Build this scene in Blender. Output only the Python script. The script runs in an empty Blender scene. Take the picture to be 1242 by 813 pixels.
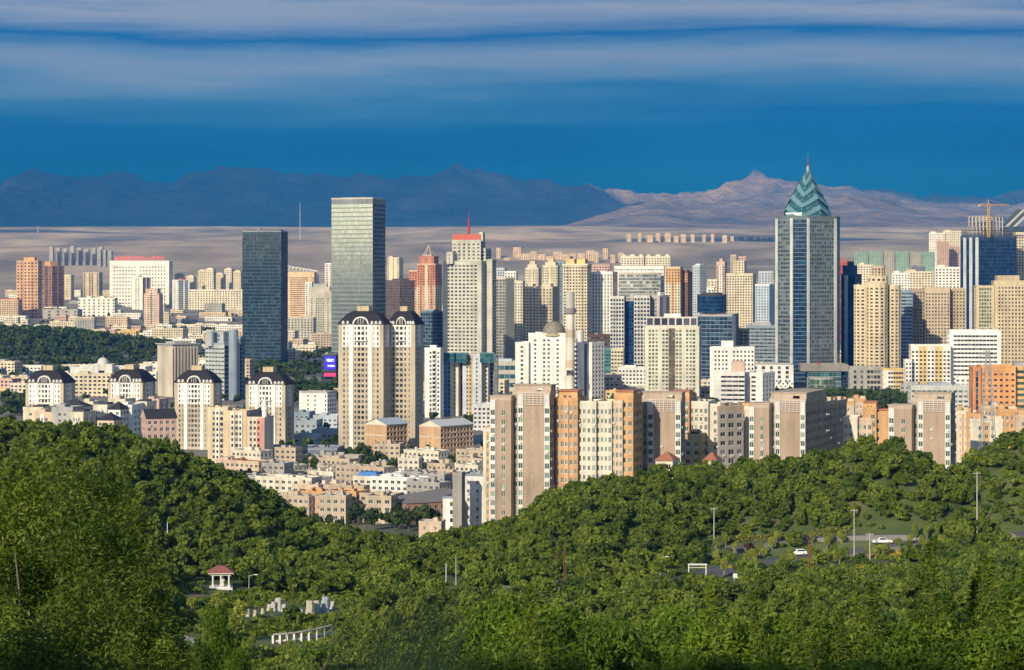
import bpy, math, random
import numpy as np
C = bpy.context.scene.collection
scn = bpy.context.scene
rng = np.random.default_rng(7)
R = math.radians

# ------------------------------------------------------------------ camera
FPX, YH, CAMH, CX = 2738.0, 340.0, 100.0, 621.0        # focal length and horizon in units of the 1242 wide frame
cam_d = bpy.data.cameras.new('camera'); cam = bpy.data.objects.new('camera', cam_d); C.objects.link(cam)
cam_d.sensor_width = 36; cam_d.lens = 36 * FPX / 1242
cam_d.shift_y = -(406.5 - YH) / 1242
cam_d.clip_start = 0.5; cam_d.clip_end = 90000
cam.location = (0, 0, CAMH); cam.rotation_euler = (R(90), 0, 0)
scn.camera = cam

# ------------------------------------------------------------------ sun, sky, exposure
SUN_EL, SUN_AZ = 23.0, 208.0                            # azimuth clockwise from +Y: behind the camera, to the left
sun_d = bpy.data.lights.new('sun', 'SUN'); sun_d.energy = 4.7; sun_d.angle = R(0.5); sun_d.color = (1.0, 0.90, 0.77)
sun = bpy.data.objects.new('sun', sun_d); C.objects.link(sun)
sd = np.array([math.sin(R(SUN_AZ)) * math.cos(R(SUN_EL)), math.cos(R(SUN_AZ)) * math.cos(R(SUN_EL)), math.sin(R(SUN_EL))])
from mathutils import Vector
sun.rotation_euler = Vector(sd).to_track_quat('Z', 'Y').to_euler()
w = bpy.data.worlds.new('World'); scn.world = w; w.use_nodes = True
nt = w.node_tree; nt.nodes.clear(); N = nt.nodes.new; L = nt.links.new
def mathn(op, a, b=None, clamp=False):
    n = N('ShaderNodeMath'); n.operation = op; n.use_clamp = clamp
    for i, v in enumerate((a, b)):
        if v is None: continue
        if isinstance(v, (int, float)): n.inputs[i].default_value = v
        else: L(v, n.inputs[i])
    return n.outputs[0]
sky = N('ShaderNodeTexSky'); sky.sky_type = 'NISHITA'; sky.sun_disc = False
sky.sun_elevation = R(SUN_EL); sky.sun_rotation = R(SUN_AZ); sky.altitude = 900; sky.air_density = 1.0; sky.dust_density = 1.2; sky.ozone_density = 2.5
bg = N('ShaderNodeBackground'); bg.inputs[1].default_value = 0.13; L(sky.outputs[0], bg.inputs[0])
tc = N('ShaderNodeTexCoord'); sep = N('ShaderNodeSeparateXYZ'); L(tc.outputs['Generated'], sep.inputs[0])
# a storm-blue cloud bank low in the north, streaked with thin stratus
nmap = N('ShaderNodeMapping'); nmap.inputs['Scale'].default_value = (2.0, 2.0, 24.0); L(tc.outputs['Generated'], nmap.inputs[0])
n1 = N('ShaderNodeTexNoise'); n1.inputs['Scale'].default_value = 1.0; n1.inputs['Detail'].default_value = 5; n1.inputs['Roughness'].default_value = 0.45; n1.inputs['Distortion'].default_value = 0.4; L(nmap.outputs[0], n1.inputs[0])
n2m = N('ShaderNodeMapping'); n2m.inputs['Scale'].default_value = (9, 9, 130.0); n2m.inputs['Location'].default_value = (3, 1, 7); L(tc.outputs['Generated'], n2m.inputs[0])
n2 = N('ShaderNodeTexNoise'); n2.inputs['Scale'].default_value = 1.0; n2.inputs['Detail'].default_value = 6; n2.inputs['Roughness'].default_value = 0.6; L(n2m.outputs[0], n2.inputs[0])
wob = mathn('MULTIPLY', mathn('SUBTRACT', n1.outputs['Fac'], 0.5), 0.066)
wob2 = mathn('MULTIPLY', mathn('SUBTRACT', n2.outputs['Fac'], 0.5), 0.016)
elev = mathn('ADD', mathn('ADD', sep.outputs['Z'], wob), wob2)
ramp = N('ShaderNodeValToRGB'); L(mathn('MULTIPLY', elev, 4.0), ramp.inputs[0])
def srgb(r, g, b):
    f = lambda c: (c / 255 / 12.92) if c / 255 <= 0.04045 else ((c / 255 + 0.055) / 1.055) ** 2.4
    return (f(r), f(g), f(b), 1)
def zel(y): return math.sin(math.atan((YH - y) / FPX)) * 4.0
stops = [(zel(230), srgb(0, 50, 112)), (zel(175), srgb(0, 56, 124)), (zel(140), srgb(8, 72, 146)), (zel(115), srgb(46, 98, 162)), (zel(94), srgb(88, 122, 174)), (zel(78), srgb(116, 136, 180)),
         (zel(62), srgb(92, 124, 176)), (zel(44), srgb(22, 86, 160)), (zel(22), srgb(112, 134, 180)), (zel(4), srgb(136, 150, 186)), (zel(-20), srgb(60, 106, 172)), (zel(-90), srgb(120, 150, 195))]
el = ramp.color_ramp.elements
el[0].position, el[0].color = stops[0]; el[1].position, el[1].color = stops[-1]
for p, c in stops[1:-1]:
    e = el.new(p); e.color = c
bank = N('ShaderNodeBackground'); bank.inputs[1].default_value = 1.0; L(ramp.outputs[0], bank.inputs[0])
front = N('ShaderNodeMapRange'); front.inputs[1].default_value = 0.1; front.inputs[2].default_value = 0.75; L(sep.outputs['Y'], front.inputs[0])
high = N('ShaderNodeMapRange'); high.inputs[1].default_value = 0.30; high.inputs[2].default_value = 0.16; L(sep.outputs['Z'], high.inputs[0])
mask = mathn('MULTIPLY', front.outputs[0], high.outputs[0], True)
mixs = N('ShaderNodeMixShader'); L(mask, mixs.inputs[0]); L(bg.outputs[0], mixs.inputs[1]); L(bank.outputs[0], mixs.inputs[2])
wo = N('ShaderNodeOutputWorld'); L(mixs.outputs[0], wo.inputs[0])
scn.view_settings.view_transform = 'Standard'; scn.view_settings.look = 'None'; scn.view_settings.gamma = 1
scn.view_settings.exposure = 0.0
scn.cycles.use_denoising = True; scn.cycles.denoising_prefilter = 'FAST'
scn.cycles.max_bounces = 6; scn.cycles.transparent_max_bounces = 8; scn.cycles.volume_bounces = 0
scn.cycles.sample_clamp_indirect = 4

# ------------------------------------------------------------------ numpy noise
def _h(ix, iy, s):
    n = (ix.astype(np.int64) * 374761393 + iy.astype(np.int64) * 668265263 + s * 974634523) & 0x7fffffff
    n = ((n ^ (n >> 13)) * 1274126177) & 0x7fffffff
    return ((n ^ (n >> 16)) & 0xffff) / 65535.0
def vnoise(x, y, s=0):
    x = np.asarray(x, float); y = np.asarray(y, float)
    ix = np.floor(x); iy = np.floor(y); fx = x - ix; fy = y - iy
    u = fx * fx * fx * (fx * (fx * 6 - 15) + 10); v = fy * fy * fy * (fy * (fy * 6 - 15) + 10)
    a = _h(ix, iy, s); b = _h(ix + 1, iy, s); c = _h(ix, iy + 1, s); d = _h(ix + 1, iy + 1, s)
    return (a * (1 - u) + b * u) * (1 - v) + (c * (1 - u) + d * u) * v
def fbm(x, y, o=5, s=0, ridged=False):
    t = 0; a = 0.5; f = 1.0; tot = 0; w_ = 1.0
    for k in range(o):
        n = vnoise(x * f, y * f, s + k)
        if ridged:
            n = (1 - abs(2 * n - 1)) ** 2; t = t + a * n * w_; w_ = np.clip(n * 1.8, 0, 1)
        else: t = t + a * n
        tot += a; a *= 0.5; f *= 2.03
    return t / tot
def sm(t): t = np.clip(t, 0, 1); return t * t * (3 - 2 * t)

# ------------------------------------------------------------------ terrain
PY = [-900, -300, -160, -60, -22, 0, 10, 25, 40, 60, 100, 150, 250, 350, 456, 560, 650, 750, 850, 950, 3300, 4000, 5000, 6000, 7000, 8500, 10000, 13000, 16000, 30000]
PZ = [169, 169, 161, 143, 110, 98.2, 96.5, 92, 88, 83, 73, 62, 47, 39, 35, 30, 20, 10, 3, 0, 0, 8, 40, 85, 125, 190, 250, 360, 480, 700]  # the rise behind the camera is unseen, shaped to shade the near slope
RX = [-400, 0, 100, 150, 200, 250, 300, 350, 400, 450, 500, 560, 620, 660, 700, 760, 800, 860, 900, 960, 1000, 1040, 1065, 1100, 1140, 1165, 1190, 1242, 1500]
RY = [485, 500, 508, 515, 528, 553, 577, 610, 635, 645, 650, 640, 628, 600, 582, 572, 562, 558, 556, 553, 545, 530, 525, 537, 560, 563, 535, 515, 490]
def prof(Y): return np.interp(Y, PY, PZ)
TREE_H = 5.0
def ground(X, Y):
    X = np.asarray(X, float); Y = np.asarray(Y, float)
    z = prof(Y)
    yr = 620.0
    px = CX + X / yr * FPX
    yr = np.interp(px, [400, 800], [600, 660]); y1 = np.interp(px, [400, 700, 850], [445, 480, 578])
    px = CX + X / yr * FPX
    ridge = CAMH - (np.interp(px, RX, RY) - YH) / FPX * yr - TREE_H
    up = ridge - prof(yr)
    f = np.where(Y < yr, sm((Y - y1) / (yr - y1)), 1 - sm((Y - yr) / 100.0))
    z = z + up * f * (Y < yr + 100)
    # the nearer slope climbs on the far left
    z = z + 10 * sm((-X - 55) / 40) * sm((Y - 150) / 150) * sm((520 - Y) / 120)
    near = sm((1200 - Y) / 250.0)
    z = z + near * (fbm(X / 45, Y / 45, 3, 5) - 0.5) * np.clip(np.abs(Y) / 60, 0.1, 1) * 3.0
    far = sm((Y - 5200) / 2500.0)
    z = z + far * (fbm(X / 1400 + 3, Y / 900, 5, 9) - 0.5) * 95 * sm((18000 - Y) / 6000)
    # a wooded rise in the city on the left
    z = z + 34 * np.exp(-(((X + 620) / 190) ** 2)) * np.exp(-(((Y - 2800) / 330) ** 2))
    return z
def gz(X, Y): return float(ground(np.array([X]), np.array([Y]))[0])
def wx(px, D): return (px - CX) / FPX * D
def wz(py, D): return CAMH - (py - YH) / FPX * D
def dist_of(py, px=None):
    ys = np.linspace(1000, 17000, 3201)
    g = prof(ys); yy = YH + (CAMH - g) / ys * FPX
    i = np.argmax(yy <= py)
    return float(ys[i])
def hit(px, py, lo=150, hi=700):
    ys = np.linspace(lo, hi, 1101); xs = (px - CX) / FPX * ys
    zr = CAMH - (py - YH) / FPX * ys; g = ground(xs, ys)
    k = np.nonzero(g >= zr)[0]
    i = k[0] if len(k) else len(ys) - 1
    return float(xs[i]), float(ys[i]), float(g[i])

# ------------------------------------------------------------------ materials
MATS = {}
def newmat(name):
    m = bpy.data.materials.new(name); m.use_nodes = True; m.node_tree.nodes.clear(); return m
class NG:
    def __init__(s, m): s.t = m.node_tree
    def n(s, typ, **kw):
        x = s.t.nodes.new(typ)
        for k, v in kw.items():
            if k.startswith('i_'):
                key = k[2:]; key = int(key) if key.isdigit() else key.replace('_', ' ')
                if hasattr(v, 'is_output') or isinstance(v, bpy.types.NodeSocket): s.t.links.new(v, x.inputs[key])
                else: x.inputs[key].default_value = v
            else: setattr(x, k, v)
        return x
    def math(s, op, a, b=0.0, clamp=False): return s.n('ShaderNodeMath', operation=op, use_clamp=clamp, i_0=a, i_1=b).outputs[0]
    def mix(s, fac, a, b):
        x = s.n('ShaderNodeMix', data_type='RGBA'); 
        for sock, v in ((x.inputs[0], fac), (x.inputs[6], a), (x.inputs[7], b)):
            if isinstance(v, bpy.types.NodeSocket): s.t.links.new(v, sock)
            else: sock.default_value = v if not isinstance(v, tuple) else (v + (1,))[:4]
        return x.outputs[2]
    def noise(s, scale, detail=3, coord='Object', stretch=None, loc=None):
        tc = s.n('ShaderNodeTexCoord'); v = tc.outputs[coord]
        if stretch or loc:
            mp = s.n('ShaderNodeMapping', i_0=v)
            if stretch: mp.inputs['Scale'].default_value = stretch
            if loc: mp.inputs['Location'].default_value = loc
            v = mp.outputs[0]
        return s.n('ShaderNodeTexNoise', i_Vector=v, i_Scale=scale, i_Detail=detail).outputs['Fac']
    def ramp(s, fac, pts):
        r = s.n('ShaderNodeValToRGB', i_0=fac); e = r.color_ramp.elements
        e[0].position, e[0].color = pts[0][0], (pts[0][1] + (1,))[:4]; e[1].position, e[1].color = pts[-1][0], (pts[-1][1] + (1,))[:4]
        for p, c in pts[1:-1]:
            q = e.new(p); q.color = (c + (1,))[:4]
        return r.outputs[0]
    def out(s, sh): s.n('ShaderNodeOutputMaterial', i_0=sh)
    def bsdf(s, **kw): return s.n('ShaderNodeBsdfPrincipled', **kw).outputs[0]
PAL = dict(cream=(.58,.52,.39), palecream=(.64,.59,.48), white=(.72,.71,.68), beige=(.47,.39,.29), tan=(.37,.28,.205), tanlight=(.44,.355,.27), orange=(.55,.32,.15),
           brown=(.20,.11,.07), grey=(.36,.36,.35), paleblue=(.42,.48,.55), dark=(.045,.05,.06), net=(.20,.31,.26), red=(.42,.09,.06), pink=(.50,.35,.30), yellow=(.60,.45,.20), stone=(.44,.42,.36),
           bluegrey=(.22,.28,.34), teal=(.08,.20,.22), navy=(.012,.045,.11), slate=(.05,.05,.06), concrete=(.34,.33,.31), darkbrown=(.09,.055,.05), purplegrey=(.16,.16,.22),
           greyblue=(.28,.33,.38), terracotta=(.42,.17,.09), peach=(.57,.45,.33), rust=(.20,.06,.035), green=(.12,.30,.22), metal=(.5,.5,.5), steelblue=(.10,.20,.38), skyblue=(.12,.28,.55), khaki=(.42,.35,.22))
def wall(c, rough=.85, var=.30):
    key = ('w', c, rough)
    if key in MATS: return MATS[key]
    col = PAL[c] if isinstance(c, str) else c
    m = newmat(('wall_' + c) if isinstance(c, str) else 'wall_paint'); g = NG(m)
    big = g.noise(.06, 4); streak = g.noise(.5, 3, stretch=(1, 1, .06)); fine = g.noise(2.2, 2)
    v = g.math('ADD', g.math('MULTIPLY', big, .45), g.math('ADD', g.math('MULTIPLY', streak, .35), g.math('MULTIPLY', fine, .2)))
    lo = tuple(x * (1 - var * 1.5) for x in col); hi = tuple(min(x * (1 + var), .85) for x in col)
    cc = g.ramp(v, [(.3, lo), (.5, col), (.68, hi)])
    oi = g.n('ShaderNodeObjectInfo')
    g.out(g.bsdf(i_Base_Color=cc, i_Roughness=rough))
    MATS[key] = m; return m
GL = {  # base a, base b, metallic, rough
 'dark': ((.018,.022,.028), (.10,.11,.11), 0.0, .12), 'blue': ((.012,.035,.07), (.05,.10,.15), .25, .10), 'navy': ((.004,.02,.07), (.012,.05,.13), .15, .10),
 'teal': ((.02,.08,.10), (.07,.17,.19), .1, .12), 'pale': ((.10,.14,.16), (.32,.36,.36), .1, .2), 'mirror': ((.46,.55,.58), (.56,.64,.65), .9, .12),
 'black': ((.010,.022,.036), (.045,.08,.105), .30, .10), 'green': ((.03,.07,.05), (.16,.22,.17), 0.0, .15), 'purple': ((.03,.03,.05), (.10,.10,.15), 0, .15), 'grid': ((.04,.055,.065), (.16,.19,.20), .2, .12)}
def glass(k):
    key = ('g', k)
    if key in MATS: return MATS[key]
    a, b, met, ro = GL[k]
    m = newmat('glass_' + k); g = NG(m)
    at = g.n('ShaderNodeAttribute', attribute_name='v').outputs['Fac']; oi = g.n('ShaderNodeObjectInfo').outputs['Random']
    v = g.math('FRACT', g.math('ADD', at, g.math('MULTIPLY', oi, 7.31)))
    c = g.ramp(v, [(0.0, a), (.55, tuple((x * .75 + y * .25) for x, y in zip(a, b))), (.85, b), (1.0, tuple(min(.6, y * 1.6) for y in b))])
    g.out(g.bsdf(i_Base_Color=c, i_Metallic=met, i_Roughness=ro, i_IOR=1.5))
    MATS[key] = m; return m
def plain(c, rough=.6, met=0.0, emit=0):
    key = ('p', c, rough, met, emit)
    if key in MATS: return MATS[key]
    col = PAL[c] if isinstance(c, str) else c
    m = newmat(('paint_' + c) if isinstance(c, str) else 'paint'); g = NG(m)
    nz = g.noise(3.0, 3); cc = g.mix(nz, tuple(x * .82 for x in col), tuple(min(1, x * 1.12) for x in col))
    kw = dict(i_Base_Color=cc, i_Roughness=rough, i_Metallic=met)
    if emit: kw.update(i_Emission_Color=cc, i_Emission_Strength=emit)
    g.out(g.bsdf(**kw)); MATS[key] = m; return m

# ------------------------------------------------------------------ mesh builder
class MB:
    def __init__(s): s.b = []
    def quads(s, P, mi=0, v=None):
        P = np.asarray(P, float)
        if P.size == 0: return s
        if P.ndim == 2: P = P[None]
        s.b.append((P, mi, v)); return s
    def box(s, x0, x1, y0, y1, z0, z1, mi=0):
        c = [(x0,y0,z0),(x1,y0,z0),(x1,y1,z0),(x0,y1,z0),(x0,y0,z1),(x1,y0,z1),(x1,y1,z1),(x0,y1,z1)]
        return s.quads([[c[i] for i in f] for f in ((0,1,5,4),(1,2,6,5),(2,3,7,6),(3,0,4,7),(4,5,6,7),(3,2,1,0))], mi)
    def prism(s, pts, z0, z1, mi=0, top=None, cap=True):
        """pts CCW; top: optional top ring (tapered)"""
        top = pts if top is None else top; n = len(pts)
        s.quads([[(*pts[i], z0), (*pts[(i+1)%n], z0), (*top[(i+1)%n], z1), (*top[i], z1)] for i in range(n)], mi)
        if cap: s.quads([[(*p, z1) for p in top]], mi)
        return s
    def tube(s, a, b, r0, r1=None, n=6, mi=0):
        a = np.array(a, float); b = np.array(b, float); r1 = r0 if r1 is None else r1
        d = (b - a) / max(1e-9, np.linalg.norm(b - a)); h = np.array((1., 0, 0)) if abs(d[0]) < .8 else np.array((0, 1., 0))
        u = np.cross(d, h); u /= np.linalg.norm(u); v = np.cross(d, u)
        t = np.arange(n) / n * 2 * math.pi; ring = np.cos(t)[:, None] * u + np.sin(t)[:, None] * v
        A = a + ring * r0; B = b + ring * r1; j = (np.arange(n) + 1) % n
        s.quads(np.stack([A[j], A, B, B[j]], 1), mi); s.quads([B[::-1]], mi); return s
    def bar(s, a, b, w, mi=0): return s.tube(a, b, w * .7, n=4, mi=mi)
    def lathe(s, prof_, n=16, mi=0, cx=0, cy=0):
        t = np.arange(n) / n * 2 * math.pi; j = (np.arange(n) + 1) % n
        for (r0, z0), (r1, z1) in zip(prof_[:-1], prof_[1:]):
            A = np.stack([cx + r0 * np.cos(t), cy + r0 * np.sin(t), np.full(n, z0)], 1); B = np.stack([cx + r1 * np.cos(t), cy + r1 * np.sin(t), np.full(n, z1)], 1)
            s.quads(np.stack([A, A[j], B[j], B], 1), mi)
        return s
    def mesh(s, name, mats, smooth=False):
        me = bpy.data.meshes.new(name)
        vs = np.concatenate([P.reshape(-1, 3) for P, _, _ in s.b]) if s.b else np.zeros((0, 3))
        tot = np.concatenate([np.full(len(P), P.shape[1]) for P, _, _ in s.b]) if s.b else np.zeros(0, int)
        mi = np.concatenate([np.full(len(P), m) for P, m, _ in s.b]) if s.b else np.zeros(0, int)
        me.vertices.add(len(vs)); me.vertices.foreach_set('co', vs.ravel())
        me.loops.add(len(vs)); me.loops.foreach_set('vertex_index', np.arange(len(vs), dtype=np.int32))
        me.polygons.add(len(tot)); st = np.concatenate([[0], np.cumsum(tot)[:-1]]) if len(tot) else tot
        me.polygons.foreach_set('loop_start', st.astype(np.int32)); me.polygons.foreach_set('material_index', mi.astype(np.int32))
        if any(v is not None for _, _, v in s.b):
            val = np.concatenate([np.zeros(len(P)) if v is None else np.broadcast_to(v, len(P)) for P, _, v in s.b])
            at = me.attributes.new('v', 'FLOAT', 'FACE'); at.data.foreach_set('value', val.astype(np.float32))
        for m in mats: me.materials.append(m)
        me.update(calc_edges=True)
        if smooth: me.shade_smooth()
        return me
    def obj(s, name, mats, parent=None, loc=(0, 0, 0), rz=0.0, smooth=False):
        if not isinstance(mats, (list, tuple)): mats = [mats]
        return link(name, s.mesh(name, mats, smooth), parent, loc, rz)
def link(name, data, parent=None, loc=(0, 0, 0), rz=0.0):
    o = bpy.data.objects.new(name, data); C.objects.link(o); o.location = loc; o.rotation_euler = (0, 0, rz)
    if parent: o.parent = parent
    return o
def tag(o, label=None, cat=None, group=None, kind=None):
    for k, v in (('label', label), ('category', cat), ('group', group), ('kind', kind)):
        if v: o[k] = v
    return o
def thing(name, label, cat, loc, rz=0.0, group=None): return tag(link(name, None, None, loc, rz), label, cat, group)
def dup(root, loc, rz=None, label=None, group=None, scale=None):
    r = root.copy(); C.objects.link(r); r.location = loc
    if rz is not None: r.rotation_euler = (0, 0, rz)
    if scale is not None: r.scale = scale if isinstance(scale, tuple) else (scale,) * 3
    if label: r['label'] = label
    if group: r['group'] = group
    for ch in list(root.children):
        c = ch.copy(); C.objects.link(c); c.parent = r
        for gch in ch.children:
            d = gch.copy(); C.objects.link(d); d.parent = c
    return r
def grid_obj(name, xs, ys, zf, mat, smooth=True):
    XX, YY = np.meshgrid(xs, ys); ZZ = zf(XX, YY); nx, ny = len(xs), len(ys)
    me = bpy.data.meshes.new(name); vs = np.stack([XX, YY, ZZ], 2).reshape(-1, 3)
    i = np.arange((ny - 1) * (nx - 1)); r = i // (nx - 1); c = i % (nx - 1); a = r * nx + c
    fs = np.stack([a, a + 1, a + nx + 1, a + nx], 1)
    me.vertices.add(len(vs)); me.vertices.foreach_set('co', vs.ravel()); me.loops.add(fs.size); me.loops.foreach_set('vertex_index', fs.ravel().astype(np.int32))
    me.polygons.add(len(fs)); me.polygons.foreach_set('loop_start', (np.arange(len(fs)) * 4).astype(np.int32)); me.materials.append(mat); me.update(calc_edges=True)
    if smooth: me.shade_smooth()
    return link(name, me)

# ------------------------------------------------------------------ ground and mountains
def ground_mat():
    m = newmat('earth'); g = NG(m)
    pos = g.n('ShaderNodeNewGeometry').outputs['Position']; sp = g.n('ShaderNodeSeparateXYZ', i_0=pos)
    y = sp.outputs['Y']
    def nz(sc, d=4, st=None):
        v = pos
        if st: v = g.n('ShaderNodeMapping', i_0=pos, i_Scale=st).outputs[0]
        return g.n('ShaderNodeTexNoise', i_Vector=v, i_Scale=sc, i_Detail=d).outputs['Fac']
    grass = g.ramp(nz(.12, 5), [(.3, (.05, .085, .018)), (.55, (.09, .12, .03)), (.68, (.14, .13, .05)), (.78, (.18, .14, .07))])
    city = g.ramp(nz(.02, 5), [(.3, (.10, .10, .10)), (.5, (.20, .19, .175)), (.7, (.30, .27, .23))])
    plain_ = g.ramp(nz(.0022, 7, (1, .42, 1)), [(.30, (.15, .13, .11)), (.42, (.29, .235, .19)), (.52, (.41, .33, .26)), (.66, (.54, .45, .36))])
    scrub = g.ramp(nz(.0035, 6, (1, .5, 1)), [(.45, (0, 0, 0)), (.62, (1, 1, 1))])
    plain_ = g.mix(g.math('MULTIPLY', scrub, .45), plain_, (.10, .11, .07))
    f1 = g.n('ShaderNodeMapRange', i_0=y, i_1=820., i_2=960.).outputs[0]
    f2 = g.n('ShaderNodeMapRange', i_0=g.math('ADD', y, g.math('MULTIPLY', nz(.0012, 4), 2600)), i_1=6000., i_2=7600.).outputs[0]
    c = g.mix(f2, g.mix(f1, grass, city), plain_)
    b = g.n('ShaderNodeBump', i_Height=nz(.4, 5), i_Strength=.4, i_Distance=.6).outputs[0]
    g.out(g.bsdf(i_Base_Color=c, i_Roughness=.95, i_Normal=b)); return m
def span(a, b, st): return np.arange(a, b, st)
gx = np.concatenate([-np.geomspace(30000, 420, 60), span(-400, 401, 5.0), np.geomspace(420, 30000, 60)])
gy = np.concatenate([span(-900, -50, 30), span(-50, 440, 6), span(440, 800, 4.5), span(800, 1100, 15), np.geomspace(1100, 5200, 60), span(5300, 16000, 90), span(16000, 30001, 400)])
tag(grid_obj('ground', gx, gy, ground, ground_mat()), kind='structure')

SK_B = ([-300, 0, 90, 180, 300, 400, 460, 520, 600, 650, 690, 740, 800, 860, 900, 950, 1000, 1060, 1110, 1160, 1242, 1500], [215, 209, 199, 210, 211, 214, 206, 202, 207, 216, 224, 226, 224, 214, 206, 206, 205, 209, 212, 216, 221, 215])
SK_M = ([-300, 420, 600, 680, 730, 780, 800, 850, 900, 940, 990, 1060, 1120, 1200, 1242, 1500], [282, 278, 268, 262, 240, 226, 225, 244, 245, 234, 240, 236, 250, 246, 262, 262])
def mountain_h(X, Y):
    wxp = X + 700 * (fbm(X / 2500, Y / 2500, 3, 21) - .5); wyp = Y + 700 * (fbm(X / 2500, Y / 2500, 3, 27) - .5)
    rid = fbm(wxp / 2300, wyp / 2600, 7, 31, True); fine = fbm(wxp / 620, wyp / 900, 5, 51, True)
    z = prof(Y) - 30
    for (sk, yc, wf, wb) in ((SK_B, 24000., 4800., 3500.), (SK_M, 18200., 3300., 2600.)):
        px = CX + X / yc * FPX
        top = CAMH - (np.interp(px, *sk) - YH) / FPX * yc
        base = np.interp(yc, PY, PZ)
        dy = Y - yc + 900 * (fbm(X / 1500, Y * 0 + yc, 3, 61) - .5)
        e = np.where(dy < 0, np.clip(1 + dy / wf, 0, 1), np.clip(1 - dy / wb, 0, 1))
        body = (top - base) * (1.16 if yc < 20000 else 1.03) * (e ** 1.25) * (.58 + .72 * rid + .34 * (fine - .5))
        z = np.maximum(z, prof(Y) - 45 + body)
    return z
def mountain_mat():
    m = newmat('bare_rock'); g = NG(m)
    pos = g.n('ShaderNodeNewGeometry').outputs['Position']
    a = g.n('ShaderNodeTexNoise', i_Vector=pos, i_Scale=.0015, i_Detail=8., i_Roughness=.62).outputs['Fac']
    c = g.ramp(a, [(.32, (.085, .07, .068)), (.5, (.215, .165, .148)), (.66, (.37, .285, .25))])
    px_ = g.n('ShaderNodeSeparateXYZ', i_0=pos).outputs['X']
    shade_tint = g.n('ShaderNodeMapRange', i_0=g.math('ADD', px_, g.math('MULTIPLY', g.n('ShaderNodeTexNoise', i_Vector=pos, i_Scale=.0006, i_Detail=5.).outputs['Fac'], 3600.)), i_1=3600., i_2=400.).outputs[0]
    c = g.mix(g.math('MULTIPLY', shade_tint, .55), c, (.045, .055, .05))          # darker tint puts cloud shade into the colour of the western slopes
    b = g.n('ShaderNodeBump', i_Height=g.n('ShaderNodeTexNoise', i_Vector=pos, i_Scale=.007, i_Detail=8., i_Roughness=.6).outputs['Fac'], i_Strength=1., i_Distance=160.).outputs[0]
    g.out(g.bsdf(i_Base_Color=c, i_Roughness=1., i_Normal=b)); return m
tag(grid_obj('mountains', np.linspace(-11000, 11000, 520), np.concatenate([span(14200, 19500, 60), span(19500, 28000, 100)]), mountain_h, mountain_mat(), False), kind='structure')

# clouds out of view, hung to shade the left of the range and the plain
def cloud(x, y, z, sx, sy, sz, seed):
    n, k = 48, 20
    th = np.arange(n) / n * 2 * math.pi
    ring = []
    for i, ph in enumerate(np.linspace(-math.pi / 2, math.pi / 2, k)):
        r = math.cos(ph); cx_, cy_ = np.cos(th) * r, np.sin(th) * r
        q = .75 + .5 * fbm(cx_ * 2.2 + seed, cy_ * 2.2 + ph, 4, seed)
        ring.append(np.stack([cx_ * sx * q, cy_ * sy * q, np.sin(ph) * sz * (.6 + .8 * fbm(cx_ * 3, cy_ * 3 + seed, 3, seed + 5))], 1))
    mb = MB(); j = (np.arange(n) + 1) % n
    for a, b in zip(ring[:-1], ring[1:]): mb.quads(np.stack([a, a[j], b[j], b], 1))
    m = MATS.get('cloud')
    if not m:
        m = newmat('cloud_white'); g = NG(m)
        g.out(g.bsdf(i_Base_Color=(.8, .8, .82, 1), i_Roughness=1.)); MATS['cloud'] = m
    tag(mb.obj('cloud', m, None, (x, y, z), smooth=True), kind='stuff')
def shade_at(x, y, z0, zc):        # where a cloud at height zc must hang to shade (x, y, z0)
    t = (zc - z0) / sd[2]; return x + sd[0] * t, y + sd[1] * t
CLZ = 5200.
for (x, y, sx, sy, s) in [(-5200, 22500, 4700, 5200, 3), (-600, 22800, 2600, 3700, 8), (-6200, 13200, 3400, 2600, 12), (6800, 25600, 2600, 1500, 17), (900, 10600, 900, 500, 23), (3600, 11800, 1500, 500, 29)]:
    cx_, cy_ = shade_at(x, y, 500, CLZ); cloud(cx_, cy_, CLZ, sx, sy, 260, s)

# the blue air between the city and the range
hz = MB().box(-30500, 30500, -1200, 30500, -4, 1600)
hm = newmat('haze_air'); g_ = NG(hm)
hv = g_.n('ShaderNodeVolumePrincipled', i_Color=(.012, .165, .60, 1), i_Density=7.6e-5, i_Anisotropy=0.0)
hv.inputs['Absorption Color'].default_value = (1, 1, 1, 1)
o_ = g_.n('ShaderNodeOutputMaterial'); hm.node_tree.links.new(hv.outputs[0], o_.inputs['Volume'])
tag(hz.obj('haze', hm), kind='stuff')

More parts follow.
